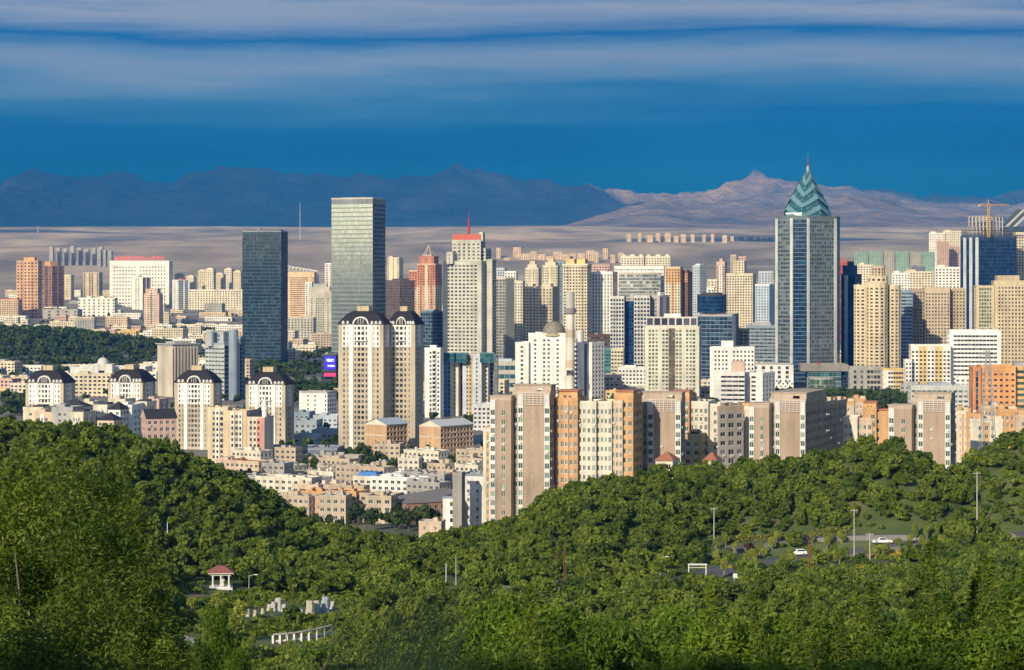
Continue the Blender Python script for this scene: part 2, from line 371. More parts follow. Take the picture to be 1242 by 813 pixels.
# ------------------------------------------------------------------ buildings: builder
REG = []                    # (px left, px right, top y, distance) of what is built, for culling what stands hidden behind it
FOOT = []                   # (x, y, radius)
WIN_MESH = {}
def S(pat=None, bay=3.3, fh=3.1, ww=.52, wh=.5, rec=.22, sill=.28, base=0., cap=1.0, relief=0.0, ledge=0.0, acc=None, accfl=0, pane='dark', frame=None, balc=None):
    return dict(pat=pat, bay=bay, fh=fh, ww=ww, wh=wh, rec=rec, sill=sill, base=base, cap=cap, relief=relief, ledge=ledge, accfl=accfl, pane=pane, frame=frame, balc=balc)
PLAIN = dict(S(), pat='.')
def facade(mb, panes, balcs, p0, p1, z0, z1, sp):
    p0 = np.array(p0, float); p1 = np.array(p1, float); d = p1 - p0; W = np.linalg.norm(d); d /= W; n = np.array([d[1], -d[0]])
    pat = sp['pat']
    if pat is None: pat = 'w' * max(1, int(round(W / sp['bay'])))
    elif pat.endswith('*'):
        k = len(pat) - 1; pat = pat[:-1] * max(1, int(round(W / sp['bay'] / k)))
    nb = len(pat); bw = W / nb; za = z0 + sp['base']; zb = z1 - sp['cap']; nf = max(1, int(round((zb - za) / sp['fh']))); fh = (zb - za) / nf
    def P(u, z, o): return [p0[0] + d[0] * u + n[0] * o, p0[1] + d[1] * u + n[1] * o, z]
    offs = [sp['relief'] if c.isupper() or c == '|' else 0.0 for c in pat]
    ang = math.atan2(d[1], d[0])
    for i, c in enumerate(pat):
        u0, u1, o = i * bw, (i + 1) * bw, offs[i]; lc = c.lower()
        mi = 1 if (c.isupper() or c == '|') else 0
        po = 0.0 if i == 0 else offs[i - 1]
        if abs(po - o) > 1e-6:
            mb.quads([P(u0, z0, po), P(u0, z0, o), P(u0, z1, o), P(u0, z1, po)], max(mi, 1 if i and pat[i-1].isupper() else 0))
        if i == nb - 1 and o > 0: mb.quads([P(u1, z0, o), P(u1, z0, 0), P(u1, z1, 0), P(u1, z1, o)], mi)
        if o > 0: mb.quads([P(u0, z1, o), P(u1, z1, o), P(u1, z1, 0), P(u0, z1, 0)], mi)
        if lc in '.|':
            mb.quads([P(u0, z0, o), P(u1, z0, o), P(u1, z1, o), P(u0, z1, o)], mi); continue
        if lc == 'g': ww, wh, sl = .94, .9, .05
        elif lc == 'h': ww, wh, sl = .86, .62, .26
        elif lc == 's': ww, wh, sl = .22, .42, .34
        elif lc == 'd': ww, wh, sl = .7, .6, .22
        else: ww, wh, sl = sp['ww'], sp['wh'], sp['sill']
        if lc == 'b': ww, wh, sl = .8, .62, .30
        m_ = (1 - ww) / 2 * bw; ua, ub = u0 + m_, u1 - m_
        if sp['base'] > 0: mb.quads([P(u0, z0, o), P(u1, z0, o), P(u1, za, o), P(u0, za, o)], mi)
        if sp['cap'] > 0: mb.quads([P(u0, zb, o), P(u1, zb, o), P(u1, z1, o), P(u0, z1, o)], 1 if sp['accfl'] else mi)
        Q0 = []; Q1 = []; R_ = sp['rec']
        for f in range(nf):
            zc0 = za + f * fh; zc1 = zc0 + fh; w0 = zc0 + fh * sl; w1 = min(w0 + fh * wh, zc1)
            Q = Q1 if (f >= nf - sp['accfl']) else Q0
            Q.append([P(u0, zc0, o), P(u1, zc0, o), P(u1, w0, o), P(u0, w0, o)])
            if zc1 - w1 > .01: Q.append([P(u0, w1, o), P(u1, w1, o), P(u1, zc1, o), P(u0, zc1, o)])
            Q.append([P(u0, w0, o), P(ua, w0, o), P(ua, w1, o), P(u0, w1, o)]); Q.append([P(ub, w0, o), P(u1, w0, o), P(u1, w1, o), P(ub, w1, o)])
            Q += [[P(ua, w0, o), P(ua, w0, o - R_), P(ua, w1, o - R_), P(ua, w1, o)], [P(ub, w0, o - R_), P(ub, w0, o), P(ub, w1, o), P(ub, w1, o - R_)],
                  [P(ua, w0, o), P(ub, w0, o), P(ub, w0, o - R_), P(ua, w0, o - R_)], [P(ua, w1, o - R_), P(ub, w1, o - R_), P(ub, w1, o), P(ua, w1, o)]]
            panes.append((P((ua + ub) / 2, (w0 + w1) / 2, o - R_), ub - ua, w1 - w0, ang, sp['pane'], sp['frame']))
            if lc == 'b': balcs.append((P((u0 + u1) / 2, zc0 + .02, o), bw * .92, fh, ang))
        if Q0: mb.quads(Q0, mi)
        if Q1: mb.quads(Q1, 1)
    if sp['ledge'] > 0:
        le = sp['ledge']; q = []
        for f in range(nf + 1):
            z = za + f * fh; o = max(offs)
            q += [[P(0, z - .25, o + le), P(W, z - .25, o + le), P(W, z + .25, o + le), P(0, z + .25, o + le)], [P(0, z + .25, o + le), P(W, z + .25, o + le), P(W, z + .25, o), P(0, z + .25, o)], [P(0, z - .25, o), P(W, z - .25, o), P(W, z - .25, o + le), P(0, z - .25, o + le)]]
        mb.quads(q, 1)
def win_mesh(w_, h_, pane, frame):
    key = (round(w_, 1), round(h_, 1), pane, frame)
    if key in WIN_MESH: return WIN_MESH[key]
    mb = MB(); pane_quads(mb, np.array([[0, 0, 0]]), w_, h_, 0.0, frame)
    WIN_MESH[key] = mb.mesh('window', [glass(pane), plain(frame or 'grey')]); return WIN_MESH[key]
def pane_quads(mb, c, w_, h_, a, frame, v=None):
    ux, uy = math.cos(a), math.sin(a); nx, ny = uy, -ux
    def q(x0, x1, z0, z1, o): return np.stack([c + np.array([ux * x + nx * o, uy * x + ny * o, z]) for x, z in ((x0, z0), (x1, z0), (x1, z1), (x0, z1))], 1)
    t = .008 * np.sin(np.arange(len(c)) * 12.9898)[:, None]
    P = q(-w_ / 2, w_ / 2, -h_ / 2, h_ / 2, .01); jt = .003
    if len(c) > 1:
        k = rng.normal(0, jt, (len(c), 2)) * w_
        P[:, 1:3, 0] += nx * k[:, :1]; P[:, 1:3, 1] += ny * k[:, :1]; P[:, 2:4, 0] += nx * k[:, 1:]; P[:, 2:4, 1] += ny * k[:, 1:]
    mb.quads(P, 0, v)
    if frame:
        f = max(.07, .06 * h_)
        for r in ((-w_/2, w_/2, h_/2 - f, h_/2), (-w_/2, w_/2, -h_/2, -h_/2 + f), (-w_/2, -w_/2 + f, -h_/2 + f, h_/2 - f), (w_/2 - f, w_/2, -h_/2 + f, h_/2 - f), (-f/2, f/2, -h_/2 + f, h_/2 - f)):
            mb.quads(q(*r, .06), 1)
def solve(xl, xm, xr, D, th, dep=None):
    """footprint of a block from the columns of its left edge, near corner and right edge: (centre x, y, width, depth, near corner)"""
    t = R(th); c, s = math.cos(t), math.sin(t); lx, ly = np.array([c, -s]), np.array([s, c])
    if th >= 0:
        Bx, By = wx(xm, D), D; ta = (xl - CX) / FPX; W = (Bx - ta * By) / (c + ta * s)
        if dep is None: tc_ = (xr - CX) / FPX; den = s - tc_ * c; dep = (tc_ * By - Bx) / den if den > .02 else 20.
        B = np.array([Bx, By]); cen = B - lx * W / 2 + ly * dep / 2
    else:
        Bx, By = wx(xm, D), D; tr = (xr - CX) / FPX; W = (tr * By - Bx) / (c + tr * s)
        if dep is None: tl = (xl - CX) / FPX; den = s - tl * c; dep = (tl * By - Bx) / den if abs(den) > .02 else 20.
        B = np.array([Bx, By]); cen = B + lx * W / 2 + ly * dep / 2
    return cen, W, dep
class Bld:
    def __init__(s, name, label, cat='building', group=None, single=True):
        s.name, s.label, s.cat, s.group, s.root = name, label, cat, group, None; s.panes = []; s.balcs = []; s.single = single
    def vol(s, xl, xm, xr, yt, D=None, yb=None, th=18., dep=None, zb=None, zt=None, wallc='cream', acc='white', f=None, r=None, roof='concrete', par=1.2, rim=None, name='wall', cull=True, shape=None):
        if D is None: D = dist_of(yb)
        if xm is None: xm = xr if th >= 0 else xl
        cen, W, dp = solve(xl, xm, xr, D, th, dep)
        zg = gz(*cen)
        if s.root is None:
            s.org = np.array([cen[0], cen[1], zg]); s.root = thing(s.name, s.label, s.cat, tuple(s.org), 0, s.group)
        z0 = s.org[2] if zb is None else (wz(zb, D)); z1 = wz(yt, D) if zt is None else zt
        z0 -= 0.0 if zb is not None else 2.0
        f = f or S(); r = r or f
        hw, hd = W / 2, dp / 2
        pts = [(-hw, -hd), (hw, -hd), (hw, hd), (-hw, hd)] if shape is None else [(x * hw, y * hd) for x, y in shape]
        s.T = (cen, R(-th), pts, z0, z1)
        lp = np.array([cen[0] - s.org[0], cen[1] - s.org[1]])
        ca, sa = math.cos(R(-th)), math.sin(R(-th))
        mb = MB(); pn, bl = [], []
        m = len(pts)
        for i in range(m):
            a, b = pts[i], pts[(i + 1) % m]; e = (b[0] - a[0], b[1] - a[1]); nn = (e[1], -e[0]); ln = math.hypot(*nn)
            wn = (nn[0] / ln * ca - nn[1] / ln * sa, nn[0] / ln * sa + nn[1] / ln * ca)
            mid = ((a[0] + b[0]) / 2 * ca - (a[1] + b[1]) / 2 * sa + cen[0], (a[0] + b[0]) / 2 * sa + (a[1] + b[1]) / 2 * ca + cen[1])
            vis = wn[0] * mid[0] + wn[1] * mid[1] < 0.03 * math.hypot(*mid)
            sp = f if abs(nn[1]) >= abs(nn[0]) else r
            if callable(f): sp = f(i)
            facade(mb, pn, bl, a, b, 0, z1 - z0, sp if vis else dict(sp, pat='.'))
        h = z1 - z0
        wo_ = mb.obj(name, [wall(wallc), wall(acc)], s.root, (lp[0], lp[1], z0 - s.org[2]), R(-th))
        rb = MB(); rim = wallc if rim is None else rim
        ins = [(x * (1 - .5 / max(hw, 1)), y * (1 - .5 / max(hd, 1))) for x, y in pts]
        rb.quads([[(x, y, h - .05) for x, y in ins]], 0)
        if par > 0:
            out_ = [(x * (1 + .12 / max(hw, 1)), y * (1 + .12 / max(hd, 1))) for x, y in pts]
            for i in range(m):
                j = (i + 1) % m
                rb.quads([[(*out_[i], h - .3), (*out_[j], h - .3), (*out_[j], h + par), (*out_[i], h + par)], [(*ins[j], h - .3), (*ins[i], h - .3), (*ins[i], h + par), (*ins[j], h + par)],
                          [(*out_[i], h + par), (*out_[j], h + par), (*ins[j], h + par), (*ins[i], h + par)], [(*ins[i], h - .3), (*ins[j], h - .3), (*out_[j], h - .3), (*out_[i], h - .3)]], 1)
        if hw > 3 and hd > 3:
            for q in range(int(min(14, 2 + hw * hd / 30))):
                bx, by, bs, bh = rng.uniform(-.85, .7) * hw * .9, rng.uniform(-.85, .6) * hd * .9, rng.uniform(.7, 2.2), rng.uniform(.6, 2.0)
                rb.box(bx, bx + bs, by, by + bs * rng.uniform(.6, 1.6), h - .06, h + bh, int(rng.random() < .5))
            if shape is None and rng.random() < .5: rb.box(-hw * .8, hw * .6, hd * .1, hd * .1 + .5, h - .06, h + .5, 0)
        s.roof = rb.obj('roof', [wall(roof), wall(rim)], s.root, (lp[0], lp[1], z0 - s.org[2]), R(-th))
        def tw(q, a_): return ([q[0] * ca - q[1] * sa + lp[0], q[0] * sa + q[1] * ca + lp[1], q[2] + z0 - s.org[2]], a_ - R(th))
        for (q, w_, h_, a_, pk, fr) in pn:
            q2, a2 = tw(q, a_); s.panes.append((q2, w_, h_, a2, pk, fr))
        for (q, w_, h_, a_) in bl:
            q2, a2 = tw(q, a_); s.balcs.append((q2, w_, h_, a2, acc))
        s.zr = z1
        if cull: REG.append((xl, xm if xr is None else max(xm, xr), YH - (z1 - CAMH) / D * FPX, D))
        FOOT.append((cen[0], cen[1], math.hypot(hw, hd)))
        return s
    def pent(s, x0, x1, y0, y1, h, c='cream', name='penthouse', pane=None, sp=None, dz=0, gap=None):
        """a box on the last block's roof, in fractions of its footprint"""
        cen, a, pts, z0, z1 = s.T; hw = max(abs(p[0]) for p in pts); hd = max(abs(p[1]) for p in pts)
        X0, X1, Y0, Y1 = (x0 * 2 - 1) * hw, (x1 * 2 - 1) * hw, (y0 * 2 - 1) * hd, (y1 * 2 - 1) * hd
        mb = MB(); pn = []
        if sp:
            P_ = [(X0, Y0), (X1, Y0), (X1, Y1), (X0, Y1)]
            for i in range(4): facade(mb, pn, [], P_[i], P_[(i + 1) % 4], 0, h, sp if i < 2 else PLAIN)
            mb.quads([[(*p, h) for p in P_]])
        else: mb.box(X0, X1, Y0, Y1, -.04, h)
        loc = (cen[0] - s.org[0], cen[1] - s.org[1], z1 - s.org[2] + dz)
        mb.obj(name, [wall(c), wall(c)], s.roof, (0, 0, z1 - z0 + dz))
        ca, sa = math.cos(a), math.sin(a)
        for (q, w_, h_, a_, pk, fr) in pn: s.panes.append(([q[0] * ca - q[1] * sa + loc[0], q[0] * sa + q[1] * ca + loc[1], q[2] + loc[2]], w_, h_, a_ + a, pk, fr))
        return s
    def local(s): # frame of the last block
        cen, a, pts, z0, z1 = s.T; return (cen[0] - s.org[0], cen[1] - s.org[1]), a, max(abs(p[0]) for p in pts), max(abs(p[1]) for p in pts), z0 - s.org[2], z1 - s.org[2]
    def part(s, name, mb, mats, base='roof', loc=None):
        (lx, ly), a, hw, hd, z0, z1 = s.local(); return mb.obj(name, mats, s.root, (lx, ly, z1 if base == 'roof' else z0), a)
    def done(s, limit=100):
        D = s.org[1]
        ps = sorted(s.panes, key=lambda p: -p[0][2])
        single = ps[:limit] if (s.single and D < 2450) else []
        rest = ps[len(single):]
        for (q, w_, h_, a, pk, fr) in single:
            me = win_mesh(w_, h_, pk, fr); link('window', me, s.root, q, a)
        by = {}
        for p in rest: by.setdefault((round(p[1], 2), round(p[2], 2), round(p[3], 4), p[4], p[5]), []).append(p[0])
        if rest:
            kinds = sorted({(k[3], k[4]) for k in by}, key=str)
            for (pk, fr) in kinds:
                mb = MB()
                for k, cs in by.items():
                    if (k[3], k[4]) == (pk, fr): cs = np.array(cs); pane_quads(mb, cs, k[0], k[1], k[2], fr, rng.random(len(cs)))
                o = mb.obj('window' if single else 'glazing', [glass(pk), plain(fr or 'grey')], s.root)
                o['kind'] = 'stuff'
        if D < 1350 and single:
            if 'ac' not in WIN_MESH: WIN_MESH['ac'] = MB().box(-.45, .45, -.42, -.02, -.32, .32).mesh('air_conditioner', [plain((.55, .55, .53), .6)])
            for p in single:
                if rng.random() < .20: link('air_conditioner', WIN_MESH['ac'], s.root, (p[0][0] + math.cos(p[3]) * p[1] * .1 + math.sin(p[3]) * .28, p[0][1] + math.sin(p[3]) * p[1] * .1 - math.cos(p[3]) * .28, p[0][2] - p[2] * .5 - .45), p[3])
        bs = sorted(s.balcs, key=lambda p: -p[0][2]); cache = {}
        def bal(mb, w_):
            mb.box(-w_/2, w_/2, -1.0, -.02, -.08, .08); mb.box(-w_/2, w_/2, -1.0, -.9, .08, 1.0); mb.box(-w_/2, -w_/2 + .1, -.9, -.02, .08, 1.0); mb.box(w_/2 - .1, w_/2, -.9, -.02, .08, 1.0)
        for k, (q, w_, h_, a, c) in enumerate(bs[:100] if D < 2450 else []):
            key = (round(w_, 1), c)
            if key not in cache: mb = MB(); bal(mb, w_); cache[key] = mb.mesh('balcony', [wall(c)])
            link('balcony', cache[key], s.root, q, a)
        left = bs[100:] if D < 2450 else bs
        if left:
            mb = MB()
            for (q, w_, h_, a, c) in left:
                t = MB(); bal(t, w_); ca, sa = math.cos(a), math.sin(a)
                for P_, mi, v in t.b:
                    X = P_[..., 0] * ca - P_[..., 1] * sa + q[0]; Y = P_[..., 0] * sa + P_[..., 1] * ca + q[1]; mb.quads(np.stack([X, Y, P_[..., 2] + q[2]], -1))
            o = mb.obj('balcony', wall(left[0][4]), s.root)
            if D < 2450: o['kind'] = 'stuff'
        return s
def tower(name, label, *a, group=None, pents=(), **k):
    b = Bld(name, label, 'building', group).vol(*a, **k)
    for p in pents: b.pent(*p)
    return b.done()
OCT = lambda c: [(-1 + c, -1), (1 - c, -1), (1, -1 + c), (1, 1 - c), (1 - c, 1), (-1 + c, 1), (-1, 1 - c), (-1, -1 + c)]
ROUND = lambda n=16: [(math.cos(2 * math.pi * (i + .5) / n - math.pi / 2), math.sin(2 * math.pi * (i + .5) / n - math.pi / 2)) for i in range(n)]

# ------------------------------------------------------------------ the landmark towers
def sign_glyphs(mb, x0, x1, y, z0, z1, n, mi=0, seed=1, sparse=0):
    """a row of block characters made of strokes, as a roof sign reads from afar"""
    rg = np.random.default_rng(seed); w_ = (x1 - x0) / n; h = z1 - z0; t = h * .13
    for i in range(n):
        a, b = x0 + i * w_ + w_ * .08, x0 + (i + 1) * w_ - w_ * .08
        for k in range(4): 
            zz = z0 + h * k / 3.4
            if rg.random() < .8: mb.box(a + (b - a) * rg.choice([0, 0, .25]), b - (b - a) * rg.choice([0, 0, .3]), y - .15, y + .15, zz, zz + t, mi)
        for xx in (a, (a + b) / 2, b - t):
            if rg.random() < .75: mb.box(xx, xx + t, y - .12, y + .12, z0 + h * rg.choice([0, 0, .4]), z0 + h * rg.choice([1, 1, .6]), mi)
def main_tower():
    D = 2139.
    b = Bld('glass_skyscraper', 'tallest skyscraper with teal pointed glass crown and spire, dark chamfered corners')
    # octagonal shaft: two stone-framed faces, dark glass corners
    th = 58.
    stone = S(pat='|wwwww|', fh=3.9, ww=.86, wh=.56, sill=.28, rec=.18, base=6, cap=2, relief=.7, pane='grid')
    wide = S(pat='|wwwwwwwwww|', fh=3.9, ww=.8, wh=.58, sill=.26, rec=.18, base=6, cap=2, relief=.7, pane='grid')
    dark = S(pat='wwwww', fh=3.9, ww=.95, wh=.86, sill=.06, rec=.06, base=6, cap=1, pane='navy')
    def f(i): return dark if i % 2 else (stone if i == 0 else wide)
    c_ = .37
    b.vol(935, 968, 1025, 264.5, D=D, th=th, wallc=(.15, .19, .21), acc=(.52, .57, .56), f=lambda i: dark if i % 2 else (stone if i in (0, 4) else wide), shape=OCT(c_), par=2.2, rim=(.12, .16, .18), roof='concrete')
    (lx, ly), a, hw, hd, z0, z1 = b.local()
    # crown: eight-sided folded pyramid in bands, pale and dark glass chevrons
    H = wz(204, D) - wz(264, D)
    prof_ = [(0, .80), (.12, .79), (.30, .66), (.48, .52), (.66, .36), (.82, .22), (.93, .10), (1, .035)]
    rs = lambda t: np.interp(t, [p[0] for p in prof_], [p[1] for p in prof_])
    mb = MB(); K = 72; NS = 24
    ang = np.arange(8) / 8 * 2 * math.pi + math.pi / 8
    # walls between star points: outer corners at the middle of each face, folded in at the chamfers
    def ring(t, fold=0): 
        r = rs(t); pts = []
        for k in range(8):
            rr = r * (1.0 if k % 2 == 0 else .93); aa = k * math.pi / 4
            pts.append((math.cos(aa) * hw * rr * 1.18, math.sin(aa) * hd * rr * 1.18))
        return pts
    for t0, t1 in zip(np.linspace(0, 1, K + 1)[:-1], np.linspace(0, 1, K + 1)[1:]):
        A, B = ring(t0), ring(t1)
        for k in range(8):
            a0, a1, b0, b1 = A[k], A[(k + 1) % 8], B[k], B[(k + 1) % 8]
            for q in range(10):
                u0, u1 = q / 10, (q + 1) / 10; L_ = lambda p, r_, u: (p[0] * (1 - u) + r_[0] * u, p[1] * (1 - u) + r_[1] * u)
                uu = (u0 + u1) / 2; uu = uu if k % 2 == 0 else 1 - uu
                ch = 0
                fr = (t0 * 4.4 + uu * .9 + .2) % 1.0
                mi = 1 if (fr < .42 and t0 > .02) else 0
                def sw(p, t_, u_):
                    u_ = u_ if k % 2 == 0 else 1 - u_; base_ = t0 * 4.4 + uu * .9 + .2; f_ = t_ * 4.4 + u_ * .9 + .2 - math.floor(base_); m_ = 1 + .10 * (1 - min(max(f_, 0), 1)) * min(1, t0 * 6)
                    return (p[0] * m_, p[1] * m_)
                P0, P1, P2, P3 = sw(L_(a0, a1, u0), t0, u0), sw(L_(a0, a1, u1), t0, u1), sw(L_(b0, b1, u1), t1, u1), sw(L_(b0, b1, u0), t1, u0)
                mb.quads([[(*P0, t0 * H), (*P1, t0 * H), (*P2, t1 * H), (*P3, t1 * H)]], mi, rng.random())
    cr = mb.obj('crown', [glass('teal'), plain((.13, .26, .31), .3)], b.root, (lx, ly, z1), a)
    eb = MB()
    for k in range(8):
        for t0, t1 in zip(np.linspace(0, 1, 9)[:-1], np.linspace(0, 1, 9)[1:]):
            p, q = ring(t0)[k], ring(t1)[k]; eb.bar((*p, t0 * H), (*q, t1 * H), .35)
    eb.obj('ridge_rib', plain((.16, .22, .20), .5), b.root, (lx, ly, z1), a)
    sp = MB(); sp.tube((0, 0, H - 1), (0, 0, H + 4), 1.7, 1.2, 8); sp.tube((0, 0, H + 4), (0, 0, H + 12), .9, .35, 8, 1); sp.tube((0, 0, H + 12), (0, 0, H + 17), .3, .08, 6, 1)
    sp.obj('spire', [plain('metal', .4, .6), plain((.16, .05, .04), .5)], b.root, (lx, ly, z1), a)
    # podium hall
    b.done()
    h = Bld('glass_hall', 'low grey hall with curved green glass front below the tallest tower')
    h.vol(971, 1029, None, 444, D=2085., th=4, dep=40, zt=wz(444, 2085), zb=450.5, wallc=(.22, .21, .20), f=S(pat='.'), name='roof_slab', cull=False)
    h.vol(980, 1020, None, 450.5, D=2088., th=4, dep=34, wallc='grey', acc='concrete', f=S(pat='wwwwwwww', fh=4.5, ww=.96, wh=.9, sill=.05, rec=.1, pane='teal'), par=0)
    h.vol(982, 1016, None, 459, D=2082., th=0, dep=26, wallc='grey', f=lambda i: S(pat='ww', fh=4.5, ww=.96, wh=.92, sill=.04, rec=.08, pane='green'), shape=ROUND(20), par=.6)
    em = MB(); em.lathe([(0.01, 2.4), (.9, 2.1), (1.4, 1.2), (.9, .3), (0.01, 0)], 12); (lx, ly), a, hw, hd, z0, z1 = h.local()
    em.obj('emblem', plain((.55, .03, .03), .5), h.root, (wx(993, 2085) - h.org[0], 2087 - h.org[1], wz(444, 2085) - h.org[2] + 1.2))
    h.done()
main_tower()
def dark_tower():
    b = Bld('dark_glass_tower', 'slender dark blue glass slab tower rising alone left of the wide mirrored tower')
    f = S(bay=2.1, fh=4.0, ww=.86, wh=.66, sill=.2, rec=.15, base=5, cap=3, pane='black', ledge=.0)
    b.vol(294, 341, 343, 281, D=2600., th=6., dep=38, wallc=(.035, .07, .10), acc=(.06, .10, .14), f=f, rim=(.25, .26, .26), par=1.0)
    b.pent(.08, .92, .2, .8, 2.4, (.08, .10, .12)); b.pent(.3, .4, .3, .6, 3.4, 'concrete'); b.done()
    p = Bld('podium_block', 'dark low podium block with pale horizontal bands under the slender dark tower')
    p.vol(297, 388, None, 448, D=2560., th=3, dep=40, wallc=(.06, .075, .10), acc=(.3, .33, .36), f=S(pat='w', fh=6.5, ww=.97, wh=.6, sill=.2, rec=.6, pane='black', cap=2), rim=(.20, .22, .25)); p.done()
dark_tower()
def mirror_tower():
    b = Bld('mirrored_glass_tower', 'tall flat-topped mirrored glass tower with pale upper front and dark right side')
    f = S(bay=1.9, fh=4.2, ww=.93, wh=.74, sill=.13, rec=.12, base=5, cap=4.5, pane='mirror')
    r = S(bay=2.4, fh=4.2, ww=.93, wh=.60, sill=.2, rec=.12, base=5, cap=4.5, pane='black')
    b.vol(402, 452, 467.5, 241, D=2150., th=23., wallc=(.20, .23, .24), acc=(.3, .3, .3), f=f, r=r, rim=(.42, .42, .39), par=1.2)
    b.pent(.15, .85, .2, .8, 1.6, 'grey'); b.done()
    # media screen block at its foot
    m = Bld('screen_building', 'drum-cornered block with a lit blue and magenta media screen')
    m.vol(389, 410, None, 430, D=2080., th=0, dep=24, wallc=(.05, .06, .09), f=S(pat='w', fh=5, ww=.9, wh=.5, pane='black'), par=0, shape=[(-.6, -1), (.7, -1), (1, -.7), (1, 1), (-1, 1), (-1, -.6)])
    (lx, ly), a, hw, hd, z0, z1 = m.local(); k = (z1 - z0)
    sc = MB(); y = -hd - .4
    sc.box(-hw * .6, hw * .75, y, y + .3, z0 + k * .58, z0 + k * .95, 0)
    sign_glyphs(sc, -hw * .35, hw * .55, y - .2, z0 + k * .80, z0 + k * .88, 6, 2, 4); sign_glyphs(sc, -hw * .2, hw * .6, y - .2, z0 + k * .66, z0 + k * .71, 8, 2, 5)
    sc.box(-hw * .6, hw * .75, y, y + .3, z0 + k * .40, z0 + k * .49, 1)
    sc.obj('screen', [plain((.02, .015, .42), .4, 0, .9), plain((.75, .03, .12), .4, 0, .8), plain((.75, .75, .95), .4, 0, 1.0)], m.root, (lx, ly, 0)); m.done()
mirror_tower()
def stepped_tower():
    D = 2265.
    b = Bld('stepped_office_tower', 'pale stone stepped tower with red roof sign and red mast')
    pat = '.|w|w|w|w|w|w|.'
    f = S(pat='.wWWWWWWw.', fh=3.7, ww=.62, wh=.5, sill=.25, rec=.3, base=4, cap=2, relief=.5, pane='dark')
    r = S(pat='.w.', fh=3.7, ww=.7, wh=.6, pane='navy')
    st = (.47, .47, .41)
    b.vol(537, 584, 590, 318, D=D, th=20., wallc=st, acc=(.52, .52, .46), f=f, r=r)
    b.vol(590, 597, 602, 316, D=D + 8, th=20., wallc=st, acc=st, f=S(pat='.'), r=S(pat='ww', ww=.9, wh=.7, pane='navy'), cull=False)
    b.vol(541.5, 549, None, 307, D=D + 6, th=20., dep=16, wallc=st, f=S(pat='.w.', fh=3.7), cull=False, zb=320)
    b.vol(577, 589, 592, 302.5, D=D + 10, th=20., dep=16, wallc=st, f=S(pat='.w', fh=3.7), r=S(pat='w', ww=.9, wh=.8, pane='navy'), cull=False, zb=320)
    b.vol(548.5, 583, 588.5, 292.5, D=D + 6, th=20., wallc=st, acc=(.52, .52, .46), f=S(pat='wwwwww', fh=3.7, ww=.45, wh=.42, cap=1.5), r=S(pat='w', ww=.95, wh=.8, pane='navy'), zb=320)
    (lx, ly), a, hw, hd, z0, z1 = b.local()
    sg = MB(); sign_glyphs(sg, -hw, hw, -hd + .6, z1 + .6, z1 + 6.6, 7, 0, 11); sg.box(-hw, hw, -hd + .9, -hd + 1.1, z1 + .2, z1 + 7, 1)
    sg.obj('roof_sign', [plain((.60, .10, .07), .5), plain((.45, .13, .10), .6)], b.root, (lx, ly, 0), a)
    b.pent(.2, .8, .3, .8, 5, (.55, .55, .52)); b.pent(.92, 1.06, .1, .6, 9, st)
    tw = MB(); zt = wz(262, D) - b.org[2]; q = (zt - z1)
    tw.tube((0, 0, z1 + 4), (0, 0, z1 + q * .62), 1.5, 1.3, 8); tw.tube((0, 0, z1 + q * .62), (0, 0, z1 + q * .9), 1.0, .5, 8); tw.tube((0, 0, z1 + q * .9), (0, 0, zt + 6), .4, .1, 6)
    tw.obj('mast', plain((.42, .03, .04), .5), b.root, (lx, ly, 0), a)
    b.done()
stepped_tower()
